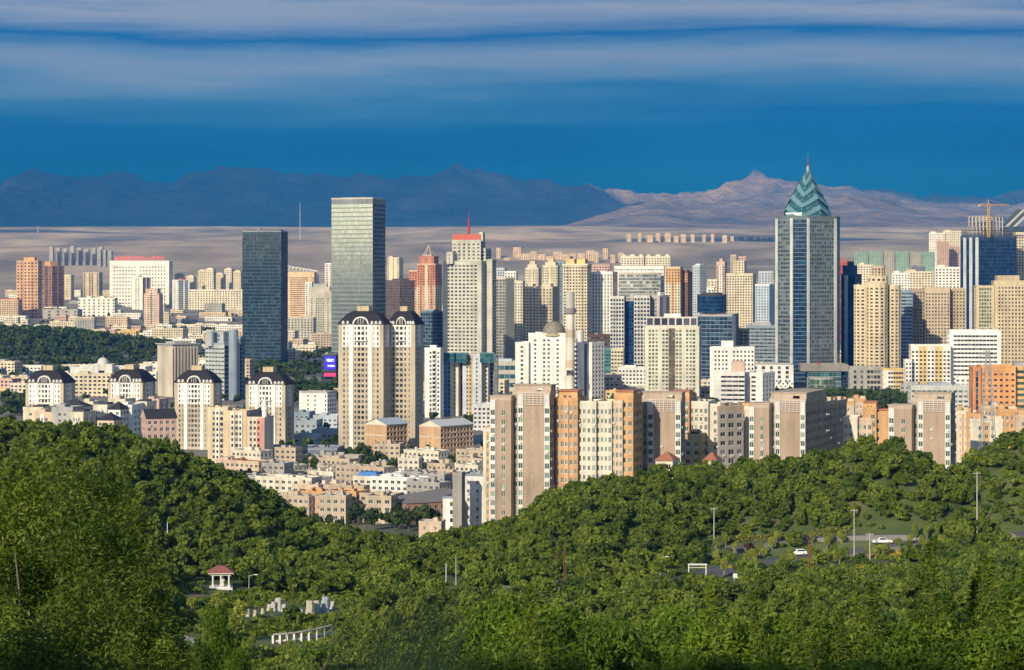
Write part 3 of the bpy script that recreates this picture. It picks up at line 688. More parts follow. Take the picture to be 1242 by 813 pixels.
def blue_tower():
    D = 2560.
    b = Bld('blue_glass_tower', 'deep blue glass tower with white fins, steel roof frame under construction and crane')
    b.vol(1165, 1187, 1233, 288, D=D, th=63., wallc=(.02, .05, .11), acc=(.50, .54, .58), f=S(pat='w|w|w|', fh=4.2, ww=.95, wh=.82, sill=.09, rec=.1, relief=.4, pane='navy', cap=3),
          r=S(bay=2.6, fh=4.2, ww=.94, wh=.8, sill=.1, rec=.1, pane='navy', cap=3), rim=(.05, .08, .14), par=2)
    (lx, ly), a, hw, hd, z0, z1 = b.local()
    fr = MB(); nx_, ny_ = 5, 7; hh = wz(262, D) - wz(288, D)
    X = np.linspace(-hw * .8, hw * .8, nx_); Y = np.linspace(-hd * .65, hd * .35, ny_)
    for x in X:
        for y in Y: fr.bar((x, y, 0), (x, y, hh), .8)
    for k in range(1, 5):
        z = hh * k / 4
        for x in X: fr.bar((x, Y[0] - 2, z), (x, Y[-1] + 2, z), .7)
        for y in Y: fr.bar((X[0] - 2, y, z), (X[-1] + 2, y, z), .7)
    for y in np.linspace(-hd * .95, hd * .95, 16): fr.bar((hw * .95, y, 0), (hw * .95, y, hh * .35), .5, 1)
    for x in np.linspace(-hw * .95, hw * .95, 6): fr.bar((x, -hd * .95, 0), (x, -hd * .95, hh * .55), .5, 1)
    for z in (hh * .12, hh * .33): fr.bar((hw * .95, -hd * .97, z), (hw * .95, hd * .97, z), .6, 1); fr.bar((-hw * .95, -hd * .97, z), (hw * .95, -hd * .97, z), .6, 1)
    fr.obj('roof_frame', [plain((.50, .46, .42), .7), plain((.08, .07, .08), .7)], b.root, (lx, ly, z1), a)
    b.done()
    c = thing('tower_crane', 'yellow tower crane standing on the blue glass tower roof frame', 'crane', (wx(1199, D - 4), D - 4, wz(288, D)))
    zj = wz(249, D) - wz(288, D)
    def lattice(mb, a, b, r, n, mi=0):
        a = np.array(a, float); b = np.array(b, float); d = (b - a) / np.linalg.norm(b - a); h = np.array((0, 0, 1.)) if abs(d[2]) < .7 else np.array((0, 1., 0)); u = np.cross(d, h); u /= np.linalg.norm(u); v = np.cross(d, u)
        cs = [u * r + v * r, u * r - v * r, -u * r - v * r, -u * r + v * r]
        for q in cs: mb.bar(a + q, b + q, r * .28, mi)
        for k in range(n):
            p0, p1 = a + (b - a) * k / n, a + (b - a) * (k + 1) / n
            for i in range(4): mb.bar(p0 + cs[i], p1 + cs[(i + 1) % 4], r * .18, mi)
    m = MB(); lattice(m, (0, 0, 0), (0, 0, zj), 1.0, 14); m.obj('mast', plain((.62, .36, .07), .5), c)
    m = MB(); lattice(m, (-12, 0, zj), (22, -6, zj), .8, 16); m.obj('jib', plain((.62, .34, .06), .5), c)
    m = MB(); m.tube((0, 0, zj), (0, 0, zj + 6), .9, .2, 4); m.bar((0, 0, zj + 6), (-11, 0, zj + .5), .15); m.bar((0, 0, zj + 6), (16, -4, zj + .5), .15); m.obj('apex', plain((.62, .34, .06), .5), c)
    m = MB(); m.box(-12, -9, -1.2, 1.2, zj - 2, zj + .2); m.obj('counterweight', plain('concrete'), c)
    m = MB(); m.box(.8, 2.8, -1, 1, zj - 2.4, zj - .4); m.obj('cab', plain((.5, .45, .38)), c)
    return lattice
lattice = blue_tower()
# slant-roofed glass building behind it, right edge
b = Bld('slant_roof_tower', 'dark tower with striped slanted roof screen behind the steel frame'); D = 2700.
b.vol(1214, 1262, None, 275, D=D, th=8, dep=40, wallc=(.05, .07, .10), f=S(bay=3, ww=.9, wh=.7, pane='navy'), par=0)
(lx, ly), a, hw, hd, z0, z1 = b.local(); m = MB(); hh = wz(254, D) - wz(275, D)
for k in range(4):
    x0 = -hw + 2 * hw * k * .10 ; m.quads([[(x0, -hd, .1), (x0 + 4, -hd, .1), (x0 + hw * .9 + 4, -hd, hh), (x0 + hw * .9, -hd, hh)], [(x0 + 4, -hd, .1), (x0 + 4, hd, .1), (x0 + hw * .9 + 4, hd, hh), (x0 + hw * .9 + 4, -hd, hh)], [(x0, hd, .1), (x0, -hd, .1), (x0 + hw * .9, -hd, hh), (x0 + hw * .9, hd, hh)]], k % 2)
m.quads([[(hw * .1, -hd + .5, 0), (hw, -hd + .5, 0), (hw, -hd + .5, hh), (hw * .9, -hd + .5, hh)]], 0)
m.obj('slanted_screen', [plain((.05, .06, .08), .3), plain((.35, .37, .40), .5)], b.root, (lx, ly, z1), a); b.done()

# ------------------------------------------------------------------ mansard-roofed residential towers
def mansard(label, xl, xm, xr, yeave, D, th=15., twin=False, group='mansard apartment towers'):
    b = Bld('mansard_tower', label, 'building', group)
    mid = '.wsWdWddW.ws.' if not twin else '.wsWWddWWws.'
    f = S(pat='.ws|wddw|sw.', fh=3.0, ww=.42, wh=.5, rec=.25, base=3, cap=.6, relief=.5, accfl=4, pane='dark')
    f2 = S(pat='.wddws.', fh=3.0, ww=.42, wh=.5, rec=.25, base=3, cap=.6, accfl=4, pane='dark')
    r = S(pat='.ws.', fh=3.0, ww=.42, wh=.5, rec=.25, base=3, cap=.6, accfl=4, pane='dark')
    blocks = [(xl, xm, xr, D, f)]
    if twin: blocks = [(xl, xm - 7, xm + 2, D, f), (xm - 2, xr - 10, xr, D + 9, f2)]
    for (a_, m_, r_, D_, ff) in blocks:
        b.vol(a_, m_, r_, yeave, D=D_, th=th, wallc=(.45, .39, .29), acc=(.74, .73, .70), f=ff, r=r, par=.4)
        (lx, ly), a, hw, hd, z0, z1 = b.local()
        rh = 7.4 if not twin else 7.8
        o_, i_, t_ = 1.03, .62, .40
        hdd = max(hd, hw * .75)
        m = MB(); P = lambda s_, z: [(-hw * s_, -hd * s_, z), (hw * s_, -hd * s_, z), (hw * s_, hd * s_, z), (-hw * s_, hd * s_, z)]
        rings = [P(1.05, 0), P(1.05, .5), P(.86, rh * .45), P(.66, rh * .8), P(.46, rh)]
        for A, B in zip(rings[:-1], rings[1:]): m.quads([[A[k], A[(k + 1) % 4], B[(k + 1) % 4], B[k]] for k in range(4)])
        m.quads([rings[-1]])
        mr = m.obj('mansard_roof', plain((.014, .013, .018), .85), b.root, (lx, ly, z1), a)
        # arched gable in the middle of the front, and round dormers
        def arch(w_, h_, yy, cx_, name, dp):
            mb = MB(); n = 12; t = np.linspace(0, math.pi, n + 1)
            xo, zo = cx_ - np.cos(t) * w_, np.sin(t) * h_ ; xi, zi = cx_ - np.cos(t) * w_ * .84, np.sin(t) * h_ * .84
            for k in range(n):
                mb.quads([[(xi[k], yy, zi[k]), (xi[k+1], yy, zi[k+1]), (xo[k+1], yy, zo[k+1]), (xo[k], yy, zo[k])][::-1]], 0)
                mb.quads([[(xo[k], yy, zo[k]), (xo[k+1], yy, zo[k+1]), (xo[k+1], yy + dp, zo[k+1]), (xo[k], yy + dp, zo[k])][::-1]], 0)
                mb.quads([[(cx_, yy + .2, 0), (xi[k+1], yy + .2, zi[k+1]), (xi[k], yy + .2, zi[k])]], 1)
            for q in (-.3, 0, .3): mb.box(cx_ + w_ * q - .12, cx_ + w_ * q + .12, yy, yy + .2, 0, h_ * .8)
            mb.obj(name, [plain((.70, .69, .66), .7), glass('dark')], mr, (0, 0, .25))
        arch(hw * .36, rh * .56, -hd * 1.05 - .3, 0, 'arched_gable', 6)
        for q in (-.78, -.58, .50, .68, .86): arch(.95, 1.9, -hd * 1.05 - .2, hw * q, 'dormer', 2.5)
        m = MB(); m.box(-hw * .26, hw * .26, -hd * .45, hd * .45, rh - .3, rh + 2.8)
        m.obj('penthouse', wall((.52, .42, .27)), b.root, (lx, ly, z1), a)
        m = MB(); m.box(-hw * .3, hw * .3, -hd - 1.6, -hd + .2, -9.5, -8.9); m.obj('cornice', wall((.70, .69, .66)), b.root, (lx, ly, z1), a)
    b.done()
mansard('cream mansard tower at the far left edge of the white domed hall', 31, 77, 91, 465, 1330.)
mansard('cream mansard tower second from the left, in front of the domed hall', 131, 173, 189, 464, 1330.)
mansard('cream mansard tower below the stone office block with vertical strips', 212, 259, 269, 465, 1330.)
mansard('cream mansard tower right behind the pink tower with the white spire', 298, 346, 356.5, 467, 1330.)
mansard('tallest pair of joined cream towers under dark mansard roofs', 410.5, 472, 513.5, 394, 1300., twin=True)

# ------------------------------------------------------------------ the tan residential row on the slope
def tan_block(label, xl, xg, xm0, xm1, xr, y0, y1, D, th=17., dep=None, lower=True):
    b = Bld('tan_apartment_block', label, 'building', 'tan brick apartment blocks')
    fm = S(pat='dB.s..B', fh=3.0, ww=.6, wh=.46, rec=.25, base=2, cap=4.2, frame='white', pane='green', relief=.35)
    fm = S(pat='dH.s..H', fh=3.0, ww=.6, wh=.46, rec=.25, base=2, cap=4.2, frame='white', pane='green', relief=.4)
    fl = S(pat='Dd.dd.', fh=3.0, ww=.6, wh=.46, rec=.25, base=2, cap=3.0, frame='white', pane='green', relief=.4)
    fl = S(pat='H.d.', fh=3.0, ww=.6, wh=.46, rec=.25, base=2, cap=3.0, frame='white', pane='green', relief=.4)
    rr = S(pat='dwwd*', bay=3.2, fh=3.0, ww=.5, wh=.5, rec=.3, base=2, cap=3, frame='white', pane='green')
    b.vol(xm0, xm1, xr, y1, D=D, th=th, dep=dep, wallc='tan', acc=(.66, .64, .60), f=fm, r=rr, roof='concrete', rim='tanlight', par=1.0)
    (lx, ly), a, hw, hd, z0, z1 = b.local()
    # roof frame: the parapet wall with an opening over the front, white railing before it
    m = MB()
    m.box(-hw, hw * .25, -hd + 1.2, -hd + 1.6, 0, 2.8); m.box(hw * .62, hw, -hd + 1.2, -hd + 1.6, 0, 2.8); m.box(hw * .25, hw * .62, -hd + 1.2, -hd + 1.6, 1.9, 2.8); m.box(hw * .25, hw * .62, -hd + 1.2, -hd + 1.6, 0, .8)
    m.box(hw - .4, hw, -hd + 1.6, hd, 0, 2.8); m.box(-hw, -hw + .4, -hd + 1.6, hd, 0, 2.8); m.box(-hw - .3, hw + .3, -hd + .9, hd, 2.8, 3.1)
    m.obj('roof_frame', wall('tanlight'), b.root, (lx, ly, z1), a)
    m = MB()
    for k in range(6): m.box(-hw * .72, hw * .98, -hd - .75, -hd - .68, -3.4 + k * .75, -3.28 + k * .75)
    for x in np.linspace(-hw * .72, hw * .97, 9): m.box(x, x + .1, -hd - .72, -hd - .62, -3.4, .4)
    m.obj('roof_railing', plain((.70, .69, .66)), b.root, (lx, ly, z1), a)
    if xl is not None:
        b.vol(xl, xg - 1.2, xg + 2, y0, D=D + .5, th=th, dep=9, wallc='tan', acc=(.66, .64, .60), f=fl, r=S(pat='.d', fh=3.0, frame='white', pane='green'), rim='tanlight', par=1.0, cull=False)
        b.pent(-.04, 1.04, -.04, 1.0, .35, 'tanlight', 'roof_edge', dz=1.0)
    b.done()
tan_block('tallest tan apartment block, leftmost on the slope, with white roof railing', 595, 621, 622, 667, 674, 485, 478.5, 740.)
tan_block('tan apartment block between the cream terrace and the dark-sided slab', 752, 779, 779, 826, 831, 493, 487, 760.)
tan_block('tan apartment block with a long dark right flank', 909, 934, 934, 977, 1002, 494, 487.5, 775., th=22.)
for k, (xl, xm, xr, yt, D) in enumerate([(992, 1001, 1015, 491, 850.), (1004, 1013, 1027, 490, 900.)]):
    tower('slab_block', ['dark-flanked slab just behind the third tan block', 'further dark-flanked slab stepping back behind the third tan block'][k], xl, xm, xr, yt, D=D, th=25, wallc='tan', acc='peach', f=S(pat='.w.', fh=3, frame='white'), r=S(pat='wdw*', fh=3, ww=.6, frame='white', pane='green'), rim='tanlight', pents=[(.1, .8, .1, .3, 2.4, 'tan'), (.1, .8, .6, .8, 2.4, 'peach')])
tan_block('tan apartment block furthest along the ridge, half sunk behind green crowns', 1078, 1107, 1107, 1153, 1158.5, 496, 487.5, 780., th=22.)
def terrace(label, segs, D, name='terraced_apartment_block', th=16.):
    b = Bld(name, label, 'building', 'cream and orange apartment blocks')
    for (xl, xr, yt, c, pat, box) in segs:
        b.vol(xl, xr, None, yt, D=D, th=th, dep=13, wallc=c, acc='peach' if c != 'orange' else (.62, .38, .20), f=S(pat=pat, fh=3.0, ww=.58, wh=.5, rec=.25, base=1, cap=1.2, frame='white', pane='green', relief=.5), roof='concrete', rim=c, par=.9)
        if box: b.pent(.05, .95, .1, .6, box, 'orange' if c == 'orange' else c, sp=S(pat='.ww.', fh=3, ww=.5, wh=.5, cap=1.0, pane='dark')); b.pent(.0, 1.0, .05, .65, .35, 'terracotta', 'roof_edge', dz=box)
    b.done()
terrace('orange and cream terrace between the two leftmost tan blocks', [(674, 700.5, 486, 'orange', 'wdWdw', 3.0), (700, 723, 490, 'palecream', 'dwwd', 0), (723, 742, 490, 'palecream', 'dwwd', 0), (742, 755, 489, 'peach', 'wdw', 0), (745, 768, 482, 'orange', 'wdw', 1.8)], 743.)
terrace('cream terrace with an orange stair box, behind the second tan block', [(816, 836, 482, 'orange', 'wdw', 2.0), (836, 859, 490, 'palecream', 'dwwd', 0), (859, 876, 493, 'palecream', '.w.', 0)], 810.)
tower('slab_block', 'long dark-flanked grey slab running back behind the cream terrace', 870, 872, 902, 497, D=775., th=62, wallc=(.34, .30, .27), acc='peach', f=S(pat='.w.', fh=3, frame='white'), r=S(pat='wdw*', fh=3.0, bay=3, ww=.6, wh=.5, frame='white', pane='dark', balc=True), rim='tan', dep=None, pents=[(.2, .8, .1, .25, 2.4, 'tan'), (.2, .8, .45, .6, 2.4, 'tan'), (.2, .8, .8, .95, 2.4, 'tan')])
tower('cream_end_block', 'narrow cream block with orange arches left of the long-flanked tan block', 894, 909, None, 497, D=790., th=16, dep=12, wallc='palecream', acc='orange', f=S(pat='.D.', fh=3, frame='white'), pents=[(.1, .9, .1, .8, 2.2, 'orange')])
terrace('low orange and cream block stepping between the two right tan blocks', [(1023, 1040, 509, 'palecream', 'ww.', 0), (1040, 1058, 510, 'peach', 'dwd', 0), (1046, 1063, 497, 'orange', '.w', 2.5), (1058, 1080, 503, 'orange', 'w.', 1.5)], 820.)
for k, (xl, xr, yt, D) in enumerate([(986, 1005, 496, 905.), (1003, 1022, 494, 930.), (1018, 1036, 490, 960.), (1034, 1050, 487, 990.)]):
    tower('stepped_house', ['orange-capped cream house block nearest the long dark flank', 'second orange-capped cream house block stepping back', 'third orange-capped cream house block stepping back', 'furthest orange-capped cream house block under the tree belt'][k], xl, xr, None, yt, D=D, th=10, dep=14, wallc='peach', acc='orange', f=S(pat='.ww.', fh=3, frame='white'), rim='orange', group='stepped orange-capped blocks', pents=[(.1, .45, .1, .7, 2.6, 'orange'), (.55, .95, .2, .8, 2.0, 'peach')])
for k, (xl, xr, yt, D, c) in enumerate([(1160, 1176, 502, 860., 'palecream'), (1172, 1186, 505, 850., 'orange'), (1177, 1216, 512, 830., 'palecream'), (1208, 1236, 500, 880., 'orange'), (1232, 1262, 507, 850., 'peach'), (1190, 1212, 495, 930., 'peach')]):
    tower('hillside_house', ['cream house close behind the right end of the tan block', 'orange narrow house with roof hut near the right tan block', 'broad cream house with flat roof at the foot of the lattice pylon', 'orange house with roof huts right of the pylon', 'peach house cut by the right edge above the trees', 'peach house topped with huts under the orange hotel'][k], xl, xr, None, yt, D=D, th=12, dep=15, wallc=c, acc='orange', f=S(pat='.wWw.', fh=3, frame='white'), rim=c, group='houses by the lattice pylon', pents=[(.1, .4, .2, .8, 2.8, 'orange'), (.55, .85, .1, .6, 2.2, 'peach')])
# small roofs peeping over the ridge
def hip_house(label, px0, px1, yt, D, c, roofc, th=14., dep=10, hw_=4, gable=False, group=None, nfl=None, name='hip_roof_house'):
    b = Bld(name, label, 'house', group)
    b.vol(px0, px1 if th >= 0 else px0, None if th >= 0 else px1, yt, D=D, th=th, dep=dep, wallc=c, f=S(bay=3, fh=3, frame='white', cap=.4), par=0, cull=False)
    (lx, ly), a, hw, hd, z0, z1 = b.local(); m = MB(); e = .5; h = hw_
    p = [(-hw - e, -hd - e, 0), (hw + e, -hd - e, 0), (hw + e, hd + e, 0), (-hw - e, hd + e, 0)]
    if gable:
        A, B_ = (-hw - e, 0, h), (hw + e, 0, h); m.quads([[p[0], p[1], B_, A], [p[2], p[3], A, B_]]); m.quads([[p[1], p[2], B_]], 1); m.quads([[p[3], p[0], A]], 1)
    else:
        k = max(0.05, hw - hd * .9); A, B_ = (-k, 0, h), (k, 0, h); m.quads([[p[0], p[1], B_, A], [p[2], p[3], A, B_]]); m.quads([[p[1], p[2], B_]]); m.quads([[p[3], p[0], A]])
    m.quads([p[::-1]], 1)
    m.obj('pitched_roof', [plain(roofc, .75), wall(c)], b.root, (lx, ly, z1), a)
    return b
hip_house('red tiled roof peeping over the green ridge below the second tan block', 795, 816, 559, 705., 'palecream', 'terracotta', hw_=2.6).done()
hip_house('second red tiled roof over the ridge, under the dark-flanked slab', 853, 868, 559, 712., 'palecream', 'terracotta', hw_=2.4).done()
tower('hidden_house', 'beige hut between the second tan block and the grey slab', 829, 850, None, 531, D=800., th=14, dep=12, wallc='khaki', f=S(bay=3, frame='white'), pents=[(.3, .7, .2, .8, 2.4, 'slate')])
tower('hidden_house', 'brown hut wedged against the left of the grey slab', 850, 869, None, 522, D=815., th=14, dep=12, wallc='brown', f=S(bay=3.5, frame='white'))
# white building and grey stack left of the tallest tan block
b = Bld('white_works_building', 'white flat works building tucked left of the tallest tan block')
b.vol(560, 587, 590, 577, D=880., th=14, dep=16, wallc='white', f=S(pat='.w.w.', fh=3.4, ww=.5, wh=.4, base=3, frame='grey'), par=.6, rim='bluegrey')
b.vol(537, 551, None, 604, D=872., th=14, dep=12, wallc='white', f=S(pat='.w', fh=3.4), par=.6, rim='bluegrey', cull=False)
b.vol(549, 560, None, 577, D=866., th=14, dep=5, wallc=(.30, .28, .25), f=S(pat='.'), name='stair_tower', cull=False); b.done()
tower('cream_end_block', 'pale cream corner block with an orange bay left of the tallest tan block', 586, 597, None, 523, D=800., th=14, dep=12, wallc='palecream', acc='orange', f=S(pat='.D.', fh=3, frame='white'), pents=[(.0, .9, .1, .8, 1.5, 'orange')])

# ------------------------------------------------------------------ near left: pink and cream tower, roofs, old quarter
b = Bld('pink_cream_tower', 'pink and cream apartment tower with black hipped turret and white conical spire'); D = 1200.
b.vol(252, 276, None, 496, D=D + 6, th=14, dep=14, wallc=(.62, .52, .36), acc='white', f=S(pat='.wWd.', fh=3.0, ww=.5, accfl=0, relief=.5), par=.8)
b.vol(275, 299, None, 500, D=D + 2, th=14, dep=14, wallc=(.62, .48, .30), acc='white', f=S(pat='.WdW.', fh=3.0, relief=.5), par=.8)
b.vol(297, 321, 324, 507, D=D, th=14, dep=14, wallc=(.66, .58, .46), acc=(.56, .30, .24), f=S(pat='.wwA|', fh=3.0, relief=.3), r=S(pat='.'), par=.5)
(lx, ly), a, hw, hd, z0, z1 = b.local()
m = MB(); m.quads([[(-hw * .7, -hd, 0), (hw * .6, -hd, 0), (-.05 * hw, 0, 4.6)], [(hw * .6, -hd, 0), (hw * .6, hd, 0), (-.05 * hw, 0, 4.6)], [(hw * .6, hd, 0), (-hw * .7, hd, 0), (-.05 * hw, 0, 4.6)], [(-hw * .7, hd, 0), (-hw * .7, -hd, 0), (-.05 * hw, 0, 4.6)]])
m.obj('hipped_roof', plain((.035, .035, .045), .6), b.root, (lx, ly, z1 + .5), a)
m = MB(); m.lathe([(1.5, 0), (1.5, 4), (1.9, 4), (.06, 12.5)], 14, cx=hw * .82, cy=-hd * .6); m.obj('spire', plain((.74, .73, .70)), b.root, (lx, ly, z1), a)
b.done()
GEN = [(28, 52, 497, 1100, 'cream'), (40, 63, 503, 1060, 'peach'), (98, 113, 490, 1130, 'cream'), (112, 130, 494, 1090, 'palecream'), (133, 152, 487, 1160, 'cream'), (145, 160, 494, 1110, 'white'), (158, 178, 490, 1180, 'palecream'), (176, 193, 487, 1220, 'pink'), (63, 88, 497, 1050, 'grey'), (85, 101, 503, 1030, 'cream')]
for k, (xl, xr, yt, D, c) in enumerate(GEN):
    tower('courtyard_block', ['cream low block with round-arched parapet at the left edge of the near roofs', 'peach low block below the leftmost mansard tower', 'cream roof hut block under the domed hall', 'pale cream block beside the black-roofed house', 'cream low block in front of the second mansard tower', 'small white block beside the bay-windowed house', 'pale cream block with a brown loggia', 'pink small block at the foot of the stone office', 'grey flat block with dark roof left of the gabled house', 'cream box house lowest among the left roofs'][k], xl, xr, None, yt, D=float(D), th=12, dep=14, wallc=c, acc='white', f=S(pat='.dWd.' if k % 2 else '.ww.', fh=3, frame='white', relief=.4), rim=c, roof='concrete', pents=[(.1, .5, .2, .7, 2.4, c)] if k % 3 else [(.4, .9, .2, .7, 2.0, 'slate')])
hip_house('salmon gabled house with black roof just above the left trees', 178, 214, 508, 1010., 'pink', (.03, .03, .04), th=-22., dep=11, hw_=4, gable=True, name='gabled_house').done()
hip_house('dark-roofed cream house behind the left trees', 68, 100, 494, 1070., 'palecream', (.04, .04, .05), dep=12, hw_=3.2, group=None).done()
hip_house('black mansard house with white bays left of the salmon gable', 131, 146, 497, 1050., 'white', (.03, .03, .04), dep=10, hw_=3.6).done()
hip_house('cream cottage with a black hipped roof low beside the salmon gable', 118, 138, 510, 1000., 'peach', (.03, .03, .04), dep=10, hw_=3.2).done()
# white domed hall
b = Bld('domed_hall', 'white classical hall with a central dome and tall columns'); D = dist_of(472)
b.vol(85, 176, None, 447, D=D, th=4, dep=30, wallc=(.60, .60, .57), acc='white', f=S(pat='wwwwwwww.ww.wwwwwww', fh=13, ww=.5, wh=.62, sill=.1, base=1, cap=5, pane='navy', rec=1.0), par=1.5)
b.vol(110, 136, None, 443, D=D - 8, th=4, dep=12, wallc=(.62, .62, .59), f=S(pat='.w.', fh=12, ww=.8, wh=.8, base=0, cap=5, pane='navy', rec=1.2), par=1.0, cull=False)
(lx, ly), a, hw, hd, z0, z1 = b.local(); m = MB(); t = np.linspace(0, math.pi / 2, 9)
m.lathe([(5.6, 0), (5.6, 1.6)] + [(5.2 * math.cos(q), 1.6 + 5.4 * math.sin(q)) for q in t] + [(.3, 7.2), (.05, 9)], 20); m.obj('dome', plain((.55, .55, .52), .6), b.root, (lx, ly, z1), a, smooth=False)
b.done()
b = Bld('stone_office_block', 'stone office block with a blank left flank and vertical strips on the right')
b.vol(191, 209.5, 240, 420, yb=482, th=52, wallc=(.50, .45, .36), acc=(.40, .37, .32), f=S(pat='.|..'), r=S(pat='w|w|w|w|w|w|w|w|', fh=30, ww=.86, wh=.94, sill=.03, rec=.5, pane='purple', relief=.5), rim='grey')
b.pent(-.06, 1.06, -.06, 1.06, .8, 'grey', 'roof_edge', dz=1.2); b.pent(.2, .8, .2, .8, 1.5, 'grey', dz=2); b.done()
b = Bld('ribbed_grey_tower', 'grey-blue office tower with round stair drums beside the dark slender tower')
b.vol(249, 272, 291, 418, D=1880., th=34, wallc=(.38, .42, .43), acc=(.30, .34, .37), f=S(pat='wwwwww', fh=3.6, ww=.8, wh=.34, sill=.3, rec=.35, base=5, cap=2, pane='dark'), r=S(pat='g..', fh=3.6, pane='navy'), rim='greyblue')
b.vol(253, 271, 286, 404, D=1888., th=34, wallc=(.34, .38, .40), f=S(pat='.w.w.', fh=3.6), zb=420, cull=False)
b.vol(249, 258, None, 403, D=1884., th=10, dep=6, wallc=(.38, .42, .44), f=lambda i: PLAIN, shape=ROUND(16), zb=420, cull=False, name='stair_drum'); b.vol(276, 287, None, 402, D=1880., th=10, dep=7, wallc=(.22, .28, .35), f=lambda i: PLAIN, shape=ROUND(16), cull=False, name='stair_drum'); b.done()
tower('grey_annex', 'narrow blue-grey ribbed annex tower right of the grey drums', 285, 293, 297, 410, D=1900., th=20, wallc=(.20, .25, .30), f=S(bay=2.4, fh=3.6, ww=.7, wh=.6, pane='navy'))
# two orange-ended walk-up slabs
def orange_slab(label, xl, xm, xr, yt, D, roofc):
    b = Bld('walkup_slab', label, 'building', 'orange-ended walk-up slabs')
    b.vol(xl, xm, xr, yt, D=D, th=40, wallc=(.52, .34, .20), acc=(.42, .13, .08), f=S(pat='..s..', fh=3, ww=.2, wh=.3, cap=5, base=4), r=S(pat='wd*', bay=2.6, fh=3, ww=.8, wh=.66, rec=.5, frame='white', pane='dark', cap=1), par=.3, rim=(.62, .55, .45))
    (lx, ly), a, hw, hd, z0, z1 = b.local(); m = MB(); e = .8
    m.quads([[(-hw - e, -hd - e, 0), (0, -hd - e, 3.2), (0, hd + e, 3.2), (-hw - e, hd + e, 0)][::-1], [(0, -hd - e, 3.2), (hw + e, -hd - e, 0), (hw + e, hd + e, 0), (0, hd + e, 3.2)][::-1]], 0)
    m.quads([[(-hw, -hd, 0), (hw, -hd, 0), (0, -hd, 3.0)]], 1); m.obj('metal_roof', [plain(roofc, .5), wall((.62, .55, .45))], b.root, (lx, ly, z1 + .3), a)
    m = MB(); m.box(-hw - .05, hw + .05, -hd - .08, -hd, -6.2, -5.6); m.box(-hw - .05, hw + .05, -hd - .08, -hd, -(z1 - z0) + 1, -(z1 - z0) + 5.5, 1); m.obj('painted_band', [wall((.55, .5, .42)), wall((.40, .13, .08))], b.root, (lx, ly, z1), a)
    b.done()
orange_slab('orange-ended walk-up slab with pale blue metal roof, nearer the twin mansard towers', 443, 469, 494, 516, 1262., (.40, .48, .58))
orange_slab('orange-ended walk-up slab with white metal roof, further right', 508.5, 534.5, 574, 518, 1250., (.62, .62, .62))
tower('steel_shed', 'long low blue-grey shed with arched windows below the right mansard tower', 322, 409, None, 546, D=1235., th=6, dep=22, wallc=(.12, .15, .20), acc='white', f=S(pat='.wwwwwwww....', fh=5, ww=.6, wh=.4, pane='pale'), rim=(.2, .23, .28))
tower('white_clinic_block', 'white block with few windows behind the mansard tower, under the media screen', 363, 397, 408, 477, D=1640., th=30, wallc='white', f=S(pat='..w.w..w', fh=3.4, ww=.4), r=S(pat='wwww', fh=3.4, ww=.6), rim='grey')
for k, (xl, xr, yt, D, c) in enumerate([(357, 384, 512, 1480, 'greyblue'), (380, 409, 506, 1520, 'paleblue'), (357, 375, 502, 1560, 'bluegrey'), (378, 408, 524, 1400, 'greyblue'), (357, 382, 530, 1370, 'paleblue')]):
    tower('service_block', ['grey-blue service block in shade, left', 'pale blue service block under the white clinic', 'dark blue-grey service block behind the mansard tower edge', 'long grey-blue service block close to the twin towers', 'pale blue flat block just above the long shed'][k], xl, xr, None, yt, D=float(D), th=8, dep=18, wallc=c, f=S(bay=3.4, fh=3.3, frame='white'), rim=c, pents=[(.2, .5, .2, .7, 2.2, c)], group='blue-grey service blocks')
